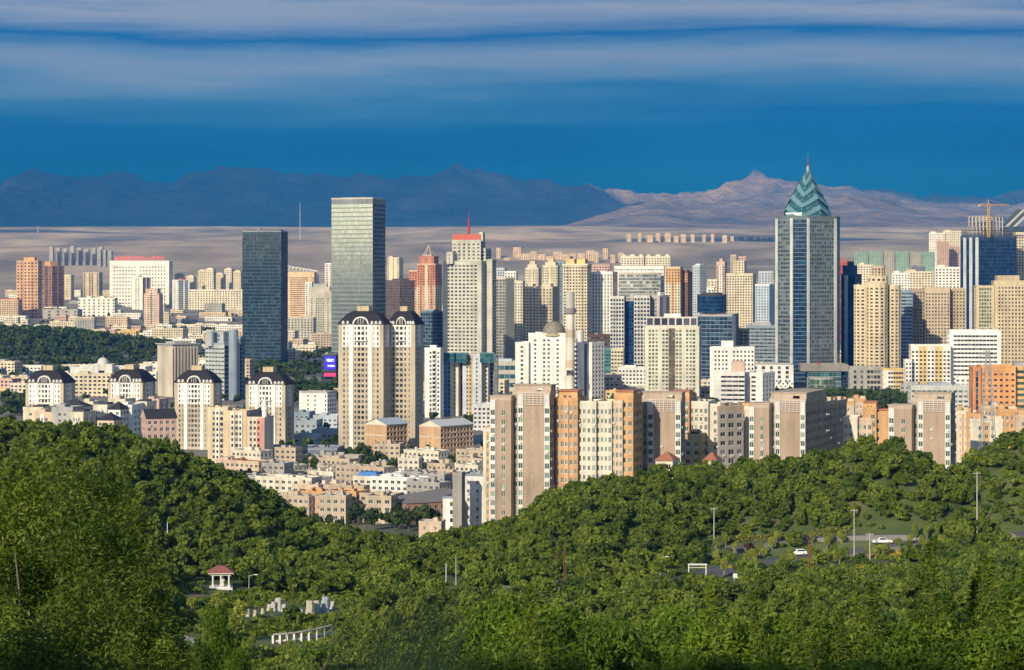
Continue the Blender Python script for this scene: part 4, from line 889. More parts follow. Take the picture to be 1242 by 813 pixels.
# old quarter of low slabs
OLD = [ # label, xl, xm, xr, ytop, D, th, wall, acc, roof
 ('long grey-roofed slab at the back of the old quarter', 314, 322, 386, 575, 1085, 58, 'beige', 'grey', (.24, .23, .22)),
 ('grey slab second row of the old quarter with shaded side', 328, 352, 402, 583, 1030, 52, 'concrete', 'grey', (.27, .26, .24)),
 ('beige stub end block at the left of the old quarter', 314, 346, 350, 577, 1060, 20, 'beige', 'grey', (.28, .26, .23)),
 ('pale slab with brown strip roof in the middle of the old quarter', 373, 404, 428, 574, 1080, 40, 'palecream', 'grey', (.30, .25, .21)),
 ('grey-roofed slab behind the blue-topped house', 386, 412, 430, 568, 1120, 45, 'stone', 'grey', (.26, .25, .24)),
 ('cream slab in front of the tree strip', 400, 428, 446, 567, 1140, 40, 'cream', 'grey', (.30, .28, .25)),
 ('peach slab with low parapet at the front of the old quarter', 354, 386, 392, 590, 975, 24, 'peach', 'orange', (.30, .27, .24)),
 ('orange terrace block, left half, front of the old quarter', 362, 396, 404, 598, 955, 22, 'orange', 'cream', (.28, .20, .15)),
 ('orange terrace block, right half with shaded end', 398, 432, 448, 598, 950, 30, 'orange', 'cream', (.30, .21, .15)),
 ('orange lower wing nearest the trees', 384, 410, 416, 609, 925, 22, 'orange', 'cream', (.32, .24, .18)),
 ('brownish long slab above the orange terrace', 392, 441, 448, 591, 985, 22, 'tanlight', 'grey', (.25, .18, .15)),
 ('yellow-white block with bright blue roof box', 428, 458, 472, 580, 1030, 30, 'palecream', 'yellow', (.30, .30, .30)),
 ('pink-banded slab at the right of the old quarter', 487, 513, 516, 573, 1090, 15, 'pink', 'cream', (.30, .28, .26)),
 ('beige long slab with recessed loggias right of the pink-banded slab', 513, 549, 553, 572, 1085, 15, 'beige', 'palecream', (.30, .28, .25)),
 ('grey small block behind the slate-roofed slab', 505, 520, 527, 601, 960, 30, 'grey', 'grey', (.25, .25, .25)),
 ('weathered brown block at the left trees edge', 280, 308, 316, 575, 1075, 22, 'brown', 'grey', (.2, .19, .18)),
 ('concrete retaining terrace under the orange-ended slabs', 446, 484, None, 567, 1175, 6, 'khaki', 'grey', (.3, .27, .22)),
 ('dim grey slab at the left of the shed', 282, 322, 330, 566, 1130, 30, 'grey', 'grey', (.22, .22, .22))]
for k, (lab, xl, xm, xr, yt, D, th, c, ac, rf) in enumerate(OLD):
    key = 'roof' + str(k); PAL[key] = rf
    b = Bld('old_walkup', lab, 'building', 'old quarter walk-ups').vol(xl, xm, xr, yt, D=float(D), th=th, dep=14 if xr is None else None, wallc=c, acc=ac, f=S(pat='wd*', bay=3.1, fh=3.0, ww=.55, wh=.5, frame='white', cap=.8), r=S(pat='wdw*', bay=3.0, fh=3.0, ww=.6, wh=.55, frame='white', cap=.8), roof=key, rim=c, par=.6, cull=False)
    (lx, ly), a, hw, hd, z0, z1 = b.local(); rg = np.random.default_rng(k)
    for q in range(int(4 + hd / 6)):
        x, y = rg.uniform(-.7, .6) * hw, rg.uniform(-.9, .85) * hd; s_ = rg.uniform(.6, 1.5); m = MB(); m.box(x, x + s_, y, y + s_ * 1.4, -.04, rg.uniform(.9, 2.2)); m.obj('roof_hut', wall(c), b.roof, (0, 0, z1 - z0))
    if 'bright blue' in lab: b.pent(.2, .9, .1, .7, 2.4, (.06, .20, .52), 'blue_roof')
    b.done()
b = hip_house('big slate-roofed brick slab seen from its end', 463, 493, 611, 915., (.30, .18, .13), (.20, .19, .18), th=60., dep=46, hw_=4.5)
b.done()
tower('garden_wall_house', 'pale low house just above the valley trees', 508, 535, None, 634, D=840., th=10, dep=8, wallc='peach', f=S(pat='.w..w.', fh=3, frame='white'), par=.4)
tower('blue_shed', 'tiny bright blue shed roof among the valley trees', 374, 389, None, 640, D=640., th=20, dep=6, wallc=(.05, .16, .42), f=S(pat='.w.', fh=2.6), par=.2, roof=(.08, .25, .6))

rg = np.random.default_rng(12); n_ = 0
for k in range(900):
    if n_ >= 60: break
    py = rg.uniform(566, 640); D = 273800. / (py - YH); px = rg.uniform(286, 590); X = (px - CX) / FPX * D
    w_, d_ = rg.uniform(10, 26), rg.uniform(8, 11)
    if D < 880 or gz(X, D) > 4 or any((X - fx) ** 2 + (D - fy) ** 2 < (fr * .92 + w_ * .45) ** 2 for fx, fy, fr in FOOT): continue
    c = str(rg.choice(['beige', 'palecream', 'peach', 'concrete', 'pink', 'tanlight', 'white'], p=[.2, .17, .08, .3, .05, .1, .1])); h = rg.choice([4, 7, 10, 12.5]); D0 = D - d_ * .5
    b = Bld('old_house', f'small {dict(beige="beige", palecream="pale cream", peach="peach", concrete="grey", pink="pink", tanlight="tan", white="white")[c]} flat house squeezed between the old quarter slabs', 'building', 'small old quarter houses in ' + dict(beige="beige", palecream="pale cream", peach="peach", concrete="grey", pink="pink", tanlight="tan", white="white")[c])
    b.single = False
    b.vol(px - w_ / 2 / D * FPX, px + w_ / 2 / D * FPX, None, 600, D=D0, th=float(rg.choice([12, 22, 35])), dep=d_, zt=float(h), wallc=c, f=S(bay=3, fh=3, ww=.55, frame='white', cap=.6), roof=str(rg.choice(['concrete', 'grey', 'slate', 'tan', 'terracotta'], p=[.4, .25, .15, .12, .08])), rim=c, par=.5, cull=False)
    for q in range(rg.integers(1, 4)): x0 = rg.uniform(0, .8); y0 = rg.uniform(0, .7); b.pent(x0, x0 + rg.uniform(.06, .2), y0, y0 + .25, rg.uniform(.8, 2.4), c, 'roof_hut')
    b.done(); n_ += 1
print('old houses', n_)

# ------------------------------------------------------------------ middle distance
T = tower
b = Bld('domed_white_building', 'white building with a latticed dome and a tall striped chimney tower'); D = 1800.
b.vol(641, 690, None, 406, D=D, th=10, dep=30, wallc='white', f=S(pat='.w.ww.w.w', fh=3.5, ww=.5, wh=.45, cap=3), rim='white')
(lx, ly), a, hw, hd, z0, z1 = b.local()
m = MB(); t = np.linspace(0, math.pi / 2, 9); r = (686 - 658) / 2 / FPX * D
m.lathe([(r, 0), (r, 2.2)] + [(r * .98 * math.cos(q), 2.2 + r * .95 * math.sin(q)) for q in t[:-1]] + [(.1, 2.2 + r * .96)], 24)
X0 = wx(672, D + 8) - b.org[0]; Y0 = D + 10 - b.org[1]
mm = newmat('dome_lattice'); g = NG(mm); tcn = g.n('ShaderNodeTexCoord').outputs['Object']
ck = g.n('ShaderNodeTexVoronoi', i_Vector=tcn, i_Scale=.9, feature='DISTANCE_TO_EDGE').outputs['Distance']
g.out(g.bsdf(i_Base_Color=g.ramp(ck, [(.05, (.36, .32, .24)), (.16, (.10, .09, .07))]), i_Roughness=.6))
m.obj('dome', mm, b.root, (X0, Y0, z1 - .3))
m = MB(); m.lathe([(r * 1.08, -1), (r * 1.08, .8), (.01, .8)], 24); m.obj('dome_drum', plain('khaki'), b.root, (X0, Y0, z1 - .3))
b.vol(625, 641, None, 417, D=D + 2, th=10, dep=28, wallc='white', f=S(pat='.w.', fh=3.5, ww=.6), cull=False)
b.vol(690, 707, None, 417, D=D + 2, th=10, dep=28, wallc='white', f=S(pat='.w.', fh=3.5, ww=.6), cull=False)
b.vol(698, 707, None, 403, D=D + 14, th=10, dep=8, wallc='white', f=lambda i: PLAIN, shape=ROUND(12), cull=False, name='roof_drum', zb=418)
b.vol(706, 718, 733, 417, D=D + 6, th=38, dep=None, wallc='white', acc='purplegrey', f=S(pat='|.'), r=S(pat='wwww', fh=3.3, ww=.55), cull=True)
xc = wx(691.5, D - 14) - b.org[0]; yc = D - 14 - b.org[1]; zt = wz(354, D - 14) - b.org[2]; r = 5.5 / FPX * D
m = MB(); m.lathe([(r * 1.02, -2), (r * .94, zt - 18)], 16, 0, xc, yc); m.lathe([(r * .94, zt - 18), (r * 1.22, zt - 17)], 16, 2, xc, yc); m.lathe([(r * 1.22, zt - 17), (r * 1.22, zt - 13)], 16, 2, xc, yc); m.lathe([(r, zt - 13), (r, zt), (.01, zt)], 16, 1, xc, yc)
for k in range(3): m.lathe([(r * 1.03, zt - 30 - k * 24), (r * 1.02, zt - 36 - k * 24)], 16, 3, xc, yc)
m.obj('chimney_tower', [wall((.62, .58, .51)), wall((.46, .45, .41)), wall((.22, .21, .20)), wall((.52, .42, .32))], b.root)
m = MB(); sign_glyphs(m, xc - 3, xc + 3, yc - r - .2, zt - 66, zt - 62, 4, 0, 8); m.obj('wall_lettering', plain('slate'), b.root)
b.done()
T('white_apartment_tower', 'slim white apartment tower right beside the tall twin mansard towers', 515, 534, 538, 424, D=1640., th=18, wallc='white', acc=(.6, .6, .6), f=S(pat='.wBw', fh=3.1, ww=.5, relief=.6), r=S(pat='..'), pents=[(.3, .7, .2, .7, 3, 'white')])
b = Bld('teal_topped_tower', 'apartment tower with teal glass top corners and a yellow bay'); D = 1660.
for (xl, xr, yt, pat, c, D_) in [(537, 547, 432, 'ww', 'steelblue', D + 10), (546, 556, 430, '.w.', 'palecream', D), (555, 562, 433, 'g', 'greyblue', D + 6), (561, 584, 432, '.wW.w.', (.50, .52, .56), D - 4), (583, 592, 436, '.w', 'palecream', D + 2), (589, 599, 433, 'g', 'paleblue', D + 8)]:
    b.vol(xl, xr, None, yt, D=D_, th=12, dep=16, wallc=c, acc=(.55, .40, .16), f=S(pat=pat, fh=3.1, ww=.5, relief=.5, pane='dark'), cull=True)
for (xl, xr) in ((537, 551), (553, 566), (582, 599)):
    b.vol(xl, xr, None, 428, D=D - 8, th=12, dep=6, wallc='teal', f=S(pat='www', fh=3.4, ww=.95, wh=.9, sill=.05, pane='teal', rec=.05, cap=.6), zb=440, par=0, cull=False, name='glass_corner')
b.done()
T('white_slab', 'white low slab building between the teal-topped tower and the tallest tan block', 574, 600, None, 492, D=1500., th=8, dep=14, wallc=(.58, .59, .60), f=S(bay=3.0, fh=3.2, ww=.55))
T('glass_fronted_hall', 'low pale hall with teal glass bands behind the teal-topped tower', 599, 625, None, 440, D=1950., th=6, dep=26, wallc='stone', f=S(pat='wwww', fh=8, ww=.94, wh=.5, pane='teal'), pents=[(.1, .8, .2, .7, 3, 'paleblue')])
T('grey_ribbed_tower', 'plain grey slab tower with ribbed left edge behind the stepped tower', 601.5, 613, 624, 338, D=2480., th=45, wallc=(.32, .31, .29), f=S(pat='www', fh=3.3, ww=.7, wh=.5), r=S(pat='..'), rim='cream')
b = Bld('beige_twin_block', 'beige apartment complex with stepped twin tops left of the chimney tower')
b.vol(634, 670, 677, 349, D=2380., th=18, wallc='beige', acc='cream', f=S(pat='wWwwWwwWw', fh=3.1, ww=.55, relief=.6), r=S(pat='www', fh=3.1))
b.pent(.1, .3, .2, .7, 4, 'cream'); b.pent(.6, .9, .2, .7, 4, 'cream'); b.done()
for k, (xl, xr, yt, D) in enumerate([(637, 656, 326, 2620.), (658, 679, 323, 2700.)]):
    T('cream_apartment_tower', ['cream apartment tower with stepped hat behind the beige complex, left one', 'cream apartment tower with stepped hat behind the beige complex, nearer the domed-roof tower'][k], xl, xr - 3, xr, yt, D=D, th=22, wallc='cream', acc='palecream', f=S(pat='wWw.wWw', fh=3.1, relief=.7), r=S(pat='www', fh=3.1), pents=[(.15, .85, .1, .9, 5, 'cream'), (.3, .7, .2, .8, 9, 'peach')])
T('cream_edge_tower', 'narrow warm cream tower squeezed between the grey slab and the beige complex', 624, 634, None, 342, D=2440., th=10, dep=16, wallc='cream', f=S(pat='wWw', fh=3.1, relief=.5))
b = Bld('canopy_top_tower', 'cream tower with overhanging pale crown right behind the chimney tower'); b.vol(683, 712, 717, 322, D=2300., th=16, wallc='cream', acc='beige', f=S(pat='wWwwwwWw', fh=3.1, ww=.6, relief=.5), r=S(pat='www', fh=3.1))
b.pent(-.04, 1.04, -.04, 1.04, 1.6, 'palecream', 'roof_edge'); b.pent(.1, .45, .1, .8, 5, 'yellow', dz=1.6); b.pent(.55, .9, .1, .8, 5, 'yellow', dz=1.6); b.done()
T('red_base_block', 'dark red low block at the foot of the white lattice tower', 712, 742, None, 407, D=2200., th=8, dep=20, wallc='darkbrown', f=S(bay=4, ww=.8, pane='dark'))
T('lattice_white_tower', 'white tower with scattered tall slit windows and dark right side', 714, 743, 749, 331, D=2330., th=14, wallc='white', f=S(pat='wwwwwwww', fh=3.6, ww=.4, wh=.72, sill=.14, rec=.35, pane='dark'), r=S(pat='ww', fh=3.6, ww=.9, wh=.8, pane='navy'), pents=[(.3, .7, .2, .8, 2, 'white')])
b = Bld('mall_complex', 'broad white-roofed complex with curved pale glass front and red roof strip'); b.vol(745, 805, None, 324, D=2560., th=6, dep=30, wallc='white', f=S(pat='wwwwwwwwwwww', fh=4, ww=.85, wh=.3, pane='pale'))
b.vol(750, 801, None, 332, D=2535., th=6, dep=18, wallc='stone', acc='white', f=lambda i: S(pat='wwww', fh=3.8, ww=.95, wh=.7, pane='pale', rec=.1), shape=[(-1, -.3), (-.6, -.75), (0, -1), (.6, -.75), (1, -.3), (1, 1), (-1, 1)], roof='terracotta', cull=False); b.done()
for k, (xl, xr) in enumerate([(753, 781), (783, 813)]):
    T('far_cream_slab', ['far cream slab with battlement top behind the white-roofed complex, left', 'far cream slab with battlement top behind the white-roofed complex, right'][k], xl, xr, None, 312, D=3300., th=8, dep=16, wallc='palecream', f=S(bay=4.2, fh=3.4, ww=.55), pents=[(.05, .2, .1, .8, 4, 'palecream'), (.4, .6, .1, .8, 4, 'palecream'), (.8, .95, .1, .8, 4, 'palecream')])
b = Bld('peach_tower', 'peach and cream tower with a dark brown right half'); b.vol(807, 825, None, 325, D=2480., th=14, dep=18, wallc='cream', acc='orange', f=S(pat='wwWww', fh=3.1, accfl=5))
b.vol(825, 834, 840, 331, D=2490., th=30, wallc='brown', acc='orange', f=S(pat='www', fh=3.1, accfl=3), r=S(pat='ww', fh=3.1)); b.pent(.1, .8, .1, .8, 3, 'brown'); b.done()
T('pale_slab_tower', 'pale grey-white slab tower right of the peach tower', 840, 849, 857, 323, D=2750., th=40, wallc='paleblue', f=S(bay=3, fh=3.2), r=S(bay=3, fh=3.2), pents=[(.2, .8, .2, .8, 3, 'white')])
b = Bld('twin_office_block', 'grey-white gridded office pair joined by dark blue glass'); D = 2060.
b.vol(740, 757, None, 361, D=D, th=8, dep=22, wallc=(.50, .49, .46), f=S(pat='wwwww', fh=3.6, ww=.66, wh=.62, pane='blue'))
b.vol(757, 769, None, 367, D=D + 8, th=8, dep=18, wallc='navy', f=S(pat='wwww', fh=3.6, ww=.95, wh=.85, pane='navy', rec=.06))
b.vol(769, 788, None, 360, D=D, th=8, dep=22, wallc=(.50, .49, .46), f=S(pat='wwwww', fh=3.6, ww=.66, wh=.62, pane='blue'))
b.vol(788, 800, 812, 360, D=D + 6, th=40, wallc=(.42, .38, .38), acc='purplegrey', f=S(pat='.ww.', fh=3.6), r=S(pat='|.|'), roof='concrete'); b.pent(.7, .95, .1, .5, 4, 'white'); b.done()
T('green_glass_block', 'small teal glass office behind the white domed building wing', 731, 741, None, 424, D=2020., th=8, dep=16, wallc='teal', f=S(bay=2.5, ww=.9, wh=.7, pane='teal'))
T('yellow_block', 'cream mid-rise with rows of windows beside the small teal office', 741, 756, None, 424, D=2010., th=8, dep=16, wallc='cream', f=S(pat='wwww', fh=3.4, ww=.7))
T('cream_low_block', 'low cream block in front of the small teal office', 731, 752, None, 456, D=1900., th=8, dep=16, wallc='palecream', f=S(pat='www.w', fh=3.4, ww=.7))
T('white_low_block', 'low white block with dense windows left of the cream crowned tower', 750, 784, None, 447, D=1980., th=8, dep=18, wallc='white', f=S(bay=3, fh=3.3, ww=.55), pents=[(.2, .6, .2, .7, 2.5, 'white')])
b = Bld('crowned_cream_tower', 'broad cream apartment tower with a pale crown and a red-brown central strip'); D = 1830.
b.vol(782, 848, None, 398, D=D, th=8, dep=22, wallc=(.58, .55, .46), acc=(.16, .09, .08), f=S(pat='.dww.ddWWdd.wwd.', fh=3.05, ww=.62, wh=.52, pane='green', rec=.35), rim='palecream')
b.pent(.03, .97, .0, .6, 9.0, (.55, .53, .48), 'crown', sp=S(pat='wwwwwww', fh=8, ww=.8, wh=.7, rec=.8, pane='purple')); b.pent(.36, .66, .0, .6, 2.5, 'white', dz=9); b.done()
b = Bld('turret_glass_tower', 'blue glass office with round turret on its roof'); D = 2120.
b.vol(846, 888, 896, 383, D=D, th=10, wallc=(.16, .20, .25), acc='white', f=S(pat='gwwwwwww', fh=3.8, ww=.92, wh=.8, sill=.1, rec=.08, pane='blue'), r=S(pat='|.'), rim='grey')
b.vol(853, 880, None, 379, D=D + 4, th=0, dep=20, wallc='white', f=lambda i: PLAIN, shape=ROUND(20), zb=384, par=0, cull=False, name='turret_neck')
b.vol(847, 883, None, 359, D=D - 2, th=0, dep=27, wallc='navy', f=lambda i: S(pat='ww', fh=4, ww=.94, wh=.84, pane='navy', rec=.05, cap=1), shape=ROUND(20), zb=379, roof='slate', rim='slate', cull=False, name='turret')
b.vol(853, 877, None, 355, D=D + 2, th=0, dep=17, wallc='slate', f=lambda i: PLAIN, shape=ROUND(16), zb=359, par=0, cull=False, name='turret_cap'); b.done()
T('cream_hat_tower', 'cream gridded tower with a tall narrow penthouse', 881, 913, 917, 333, D=2640., th=12, wallc='cream', f=S(bay=3.0, fh=3.1, ww=.55), pents=[(.28, .65, .2, .8, 16, 'cream', 'penthouse', None, S(pat='www', fh=3.2))])
T('pink_slab_tower', 'pinkish narrow tower with a flared cap left of the cream gridded tower', 869, 879, 882, 322, D=3000., th=20, wallc='pink', f=S(pat='wWw', fh=3.2, relief=.4), pents=[(.0, 1., .0, 1., 5, 'pink'), (.3, .7, .2, .8, 9, 'pink')])
T('sky_blue_tower', 'white tower with a sky-blue windowed front', 916, 933, 940, 346, D=2600., th=22, wallc=(.42, .52, .62), f=S(bay=3.4, fh=3.2, ww=.5, wh=.5), r=S(pat='..'), rim='white')
T('grey_mall_block', 'dark grey stepped low block under the sky-blue tower', 905, 942, None, 396, D=2480., th=8, dep=30, wallc='bluegrey', f=S(bay=5, fh=4, ww=.9, wh=.4), pents=[(.2, .8, .2, .8, 4, 'grey')])
b = Bld('white_hospital', 'white hospital-like block with penthouse behind the lower white wings'); D = 1780.
b.vol(861, 915, None, 423, D=D, th=8, dep=18, wallc='white', f=S(pat='.wwww.wwwwww', fh=3.3, ww=.5, relief=0)); b.pent(.25, .52, .2, .8, 6, 'white'); b.done()
b = Bld('white_wing_block', 'lower white wing with ribbon windows and brown roof box'); D = 1700.
b.vol(867, 903, None, 453, D=D, th=8, dep=16, wallc=(.62, .62, .60), f=S(pat='.wwww', fh=3.4, ww=.94, wh=.45)); b.pent(.55, 1.0, .1, .8, 9, (.50, .38, .30))
b.vol(903, 925, 940, 454, D=D + 4, th=34, wallc='white', f=S(pat='.w.', fh=3.4, ww=.7), r=S(pat='wwww', fh=3.4, ww=.5)); b.done()
T('dark_core_tower', 'olive grey slim block right of the turret glass tower', 896, 907, None, 400, D=2200., th=12, dep=14, wallc='khaki', f=S(pat='ww', fh=3.6, ww=.7))
b = Bld('diamond_patterned_block', 'grey hall clad in black and white diamond pattern'); b.vol(914, 962, None, 443, D=2080., th=6, dep=24, wallc='grey', acc='white', f=S(pat='W|W|W|W|W|', fh=4, ww=.8, wh=.7, pane='purple', base=6, relief=.3))
(lx, ly), a, hw, hd, z0, z1 = b.local(); m = MB()
for i in range(18):
    for j in range(3):
        x = -hw + (i + .5) * 2 * hw / 18; z = z0 + 4 + j * 2.6; q = hw / 20; y = -hd - .45
        m.quads([[(x - q, y, z), (x, y, z - 1.2), (x + q, y, z), (x, y, z + 1.2)]], (i + j) % 2)
m.obj('diamond_cladding', [plain('slate'), plain('white')], b.root, (lx, ly, 0), a); b.done()
# right-hand group
T('navy_stepped_tower', 'dark blue glass slab immediately right of the tallest tower', 1020, 1037, 1045, 334, D=2260., th=22, wallc='navy', acc='greyblue', f=S(pat='g|gg', fh=3.8, ww=.9, wh=.8, pane='navy', relief=.3), r=S(pat='ww', fh=3.8), pents=[(.05, .75, .1, .9, 10, 'navy'), (.3, .6, .3, .7, 14, 'slate')])
b = Bld('round_cream_tower', 'cream tower of joined round shafts with tiered crown'); D = 2060.
for (xl, xr, yt, dd) in [(1035, 1058, 347, 4), (1050, 1077, 345, -4), (1072, 1093, 347, 6)]:
    b.vol(xl, xr, None, yt, D=D + dd, th=10, dep=16 if dd > 0 else 20, wallc=(.58, .49, .33), acc=(.60, .52, .36), f=lambda i: S(pat='w', fh=3.2, ww=.55, wh=.5, rec=.3, pane='dark', cap=2.5), shape=ROUND(12), cull=dd < 0)
b.vol(1053, 1079, None, 336, D=D + 8, th=0, dep=15, wallc=(.58, .49, .33), f=lambda i: S(pat='w', fh=3.2), shape=ROUND(12), zb=347, cull=False)
b.vol(1058, 1075, None, 324, D=D + 10, th=0, dep=11, wallc=(.50, .42, .28), f=lambda i: S(pat='w', fh=3.2, wh=.6), shape=ROUND(12), zb=336, cull=False); b.done()
T('blue_grey_slab', 'blue-grey shaded slab between the round cream tower and the wide beige block', 1093, 1107, None, 353, D=2160., th=8, dep=20, wallc=(.22, .27, .34), f=S(pat='ww', fh=3.4, ww=.9, wh=.45, pane='blue'))
b = Bld('wide_beige_block', 'wide beige block, darker at its shaded left, with regular punched windows'); D = 2180.
b.vol(1105, 1122, None, 352, D=D + 6, th=8, dep=22, wallc=(.34, .27, .19), f=S(pat='wwwww', fh=3.3, ww=.5, pane='dark'))  # darker wall carries the shade on the left part in its colour
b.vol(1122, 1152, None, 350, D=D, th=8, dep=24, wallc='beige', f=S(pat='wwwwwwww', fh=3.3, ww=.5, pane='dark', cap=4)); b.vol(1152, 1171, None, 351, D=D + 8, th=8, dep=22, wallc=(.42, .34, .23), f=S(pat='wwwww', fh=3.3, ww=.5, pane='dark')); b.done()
b = Bld('sand_stepped_block', 'sand-coloured stepped block at the right edge in front of the blue glass tower'); D = 2100.
b.vol(1184, 1206, None, 348, D=D + 4, th=6, dep=24, wallc=(.50, .42, .28), f=S(pat='.wwwww.', fh=3.4, ww=.7, wh=.7, pane='green')); b.vol(1206, 1275, None, 342, D=D, th=6, dep=26, wallc=(.50, .42, .28), f=S(pat='.wwwwwwwwwwwwwwww', fh=3.4, ww=.5, pane='dark', cap=4))
b.pent(.05, .45, .1, .8, 6, (.46, .38, .26)); b.done()
T('cream_side_tower', 'cream tower with dark windows beside the slanted roof screen', 1232, 1268, None, 283, D=2620., th=4, dep=20, wallc='cream', f=S(bay=3.2, fh=3.2, ww=.6))
b = Bld('white_office_block', 'white office block with ribbon windows left of the orange hotel'); D = 1950.
b.vol(1152, 1214, None, 402, D=D, th=4, dep=20, wallc=(.74, .74, .73), f=S(pat='.wwwwwwwwwwww.', fh=3.7, ww=.92, wh=.46, sill=.28, rec=.45, pane='dark', cap=2.5)); b.done()
T('white_square_window_block', 'white lower block with square windows left of the ribbon-windowed office', 1105, 1153, None, 420, D=1945., th=4, dep=18, wallc=(.74, .72, .68), acc='yellow', f=S(pat='wwWWwwWWww', fh=3.6, ww=.6, wh=.5, rec=.35, pane='dark', cap=3.5))
T('white_steps_block', 'white stub wing of the square-windowed block', 1098, 1106, None, 438, D=1940., th=4, dep=16, wallc='white', f=S(pat='ww', fh=3.6))
T('cream_row_block', 'low block half white and half yellow beneath the wide beige block', 1071, 1099, None, 449, D=1960., th=4, dep=16, wallc='yellow', acc='white', f=S(pat='||WWwwwww', fh=4, ww=.85, wh=.5))
T('grey_row_block', 'low grey stone block right of the curved glass hall', 1031, 1072, None, 447, D=1990., th=4, dep=22, wallc='concrete', f=S(pat='.w.w.wwwww', fh=5, ww=.8, wh=.6))
T('long_white_roof_block', 'long low pale block with roof clutter in front of the white offices', 1105, 1181, None, 470, D=1600., th=3, dep=20, wallc=(.50, .51, .50), f=S(bay=3.6, fh=3.8, ww=.75, wh=.4, pane='green'), pents=[(.05, .3, .2, .8, 1.4, 'metal'), (.3, .62, .3, .8, 3, (.3, .36, .44)), (.7, .8, .2, .7, 2, 'grey')])
b = Bld('orange_hotel', 'orange-fronted hotel block at the right edge with glass stair strip'); D = 1400.
b.vol(1180, 1190, None, 448, D=D, th=4, dep=18, wallc=(.58, .25, .10), acc='white', f=S(pat='.g.', fh=3.6, pane='blue')); b.vol(1190, 1232, None, 446, D=D, th=4, dep=18, wallc=(.62, .31, .12), f=S(pat='wwwwww', fh=3.6, ww=.52, wh=.4, rec=.3, frame='terracotta', pane='dark', cap=2.5)); b.vol(1232, 1275, None, 446, D=D + 2, th=4, dep=18, wallc=(.58, .36, .18), f=S(pat='ww', fh=3.6, ww=.9, wh=.5, pane='green'), cull=False); b.pent(.0, .4, .2, .8, 3, 'grey'); b.done()

# ------------------------------------------------------------------ far left group
T('brown_twin_tower', 'orange-brown apartment tower with stepped cap at the far left', 20, 46, 51, 317, yb=386, th=20, wallc=(.55, .36, .22), acc=(.45, .25, .14), f=S(pat='wWwwWw', fh=6.2, relief=.8), r=S(pat='ww', fh=6.2), pents=[(.3, .8, .2, .8, 8, 'orange')])
T('brown_ribbed_tower', 'dark brown ribbed tower leaning against the orange-brown one', 50, 63, 78, 323, yb=378, th=45, wallc=(.30, .17, .11), acc=(.16, .09, .08), f=S(pat='wWw', fh=6.2, relief=.8), r=S(pat='WwWw', fh=6.2, relief=.8), pents=[(.1, .6, .2, .8, 10, 'orange')])
T('cream_slab', 'small cream slab tower right of the brown ribbed tower', 78, 86, 90, 334, yb=364, th=25, wallc='cream', f=S(bay=4, fh=4), r=S(bay=4, fh=4))
T('beige_slab', 'beige flat-topped tower alone before the far plain', 101, 120, 124.5, 331, yb=360, th=20, wallc='beige', f=S(pat='w.ww.w', fh=4, ww=.6, wh=.9), r=S(pat='..'))
b = Bld('white_hotel', 'large white gridded hotel with a red roof sign'); b.vol(133, 205, 209.5, 317, yb=372, th=8, wallc=(.74, .72, .70), acc='white', f=S(pat='.wwwwwwww.wwwwwwwww.', fh=8.2, ww=.46, wh=.4, rec=.5, cap=9, base=4), r=S(pat='www', fh=4.6, ww=.8))
(lx, ly), a, hw, hd, z0, z1 = b.local(); m = MB(); sign_glyphs(m, -hw * .85, hw * .85, -hd + 1, z1 + 1.5, z1 + 11, 11, 0, 21); m.obj('roof_sign', plain((.75, .07, .07), .5), b.root, (lx, ly, 0), a)
b.vol(140, 203, None, 370, D=b.org[1] - 60, th=8, dep=20, wallc='white', f=S(pat='wwwwwwwwwwwwww', fh=5, ww=.6), cull=False); b.done()
b = Bld('white_ribbed_tower', 'white tower with brown striped right flank in front of the large white hotel'); b.vol(160, 173, 183, 337, yb=376, th=40, wallc='white', acc='brown', f=S(pat='.ww.', fh=4), r=S(pat='WwWw', fh=4, relief=.6))
b.pent(.0, .5, .1, .6, 5, 'white'); b.done()
b = Bld('pink_round_top_tower', 'salmon pink tower with rounded shoulders and vertical window strips'); b.vol(174.5, 193, None, 357, yb=397, th=10, dep=22, wallc='pink', acc='palecream', f=S(pat='.WwW.', fh=3.4, ww=.7, relief=.6)); b.vol(176.5, 191, None, 351, D=b.org[1] - 8, th=10, dep=18, wallc='pink', acc='palecream', f=S(pat='.W.', fh=3.4), zb=357, cull=False); b.done()
T('blue_white_tower', 'blue glass tower with white left side and red cap', 209, 215, 230, 340, yb=376, th=55, wallc=(.62, .64, .66), acc='white', f=S(pat='.w.', fh=4), r=S(pat='|www|ww|', fh=4, ww=.95, wh=.8, pane='blue', relief=.5), pents=[(.2, .8, .4, .8, 5, 'red')])
T('white_long_block', 'white long mid-rise in front of the cream slab and beige tower', 95, 139, None, 362, yb=384, th=6, dep=22, wallc='white', f=S(pat='w.w.w.w.w.w.w.w', fh=6, ww=.7), pents=[(.2, .35, .2, .8, 4, 'white'), (.6, .7, .2, .8, 4, 'white')])
T('beige_office_block', 'beige office block at the left edge with red roof trim', -4, 22, None, 364, yb=388, th=6, dep=26, wallc=(.52, .40, .28), f=S(bay=5, fh=4), pents=[(.2, .9, .2, .8, 3, 'red')])
T('grey_flat_hall', 'grey flat-roofed hall below the brown ribbed tower', 52, 94, None, 376, yb=387, th=8, dep=30, wallc='concrete', f=S(pat='.w.w.w.w', fh=6, ww=.6, wh=.5), pents=[(.3, .36, .3, .6, 7, 'grey')])
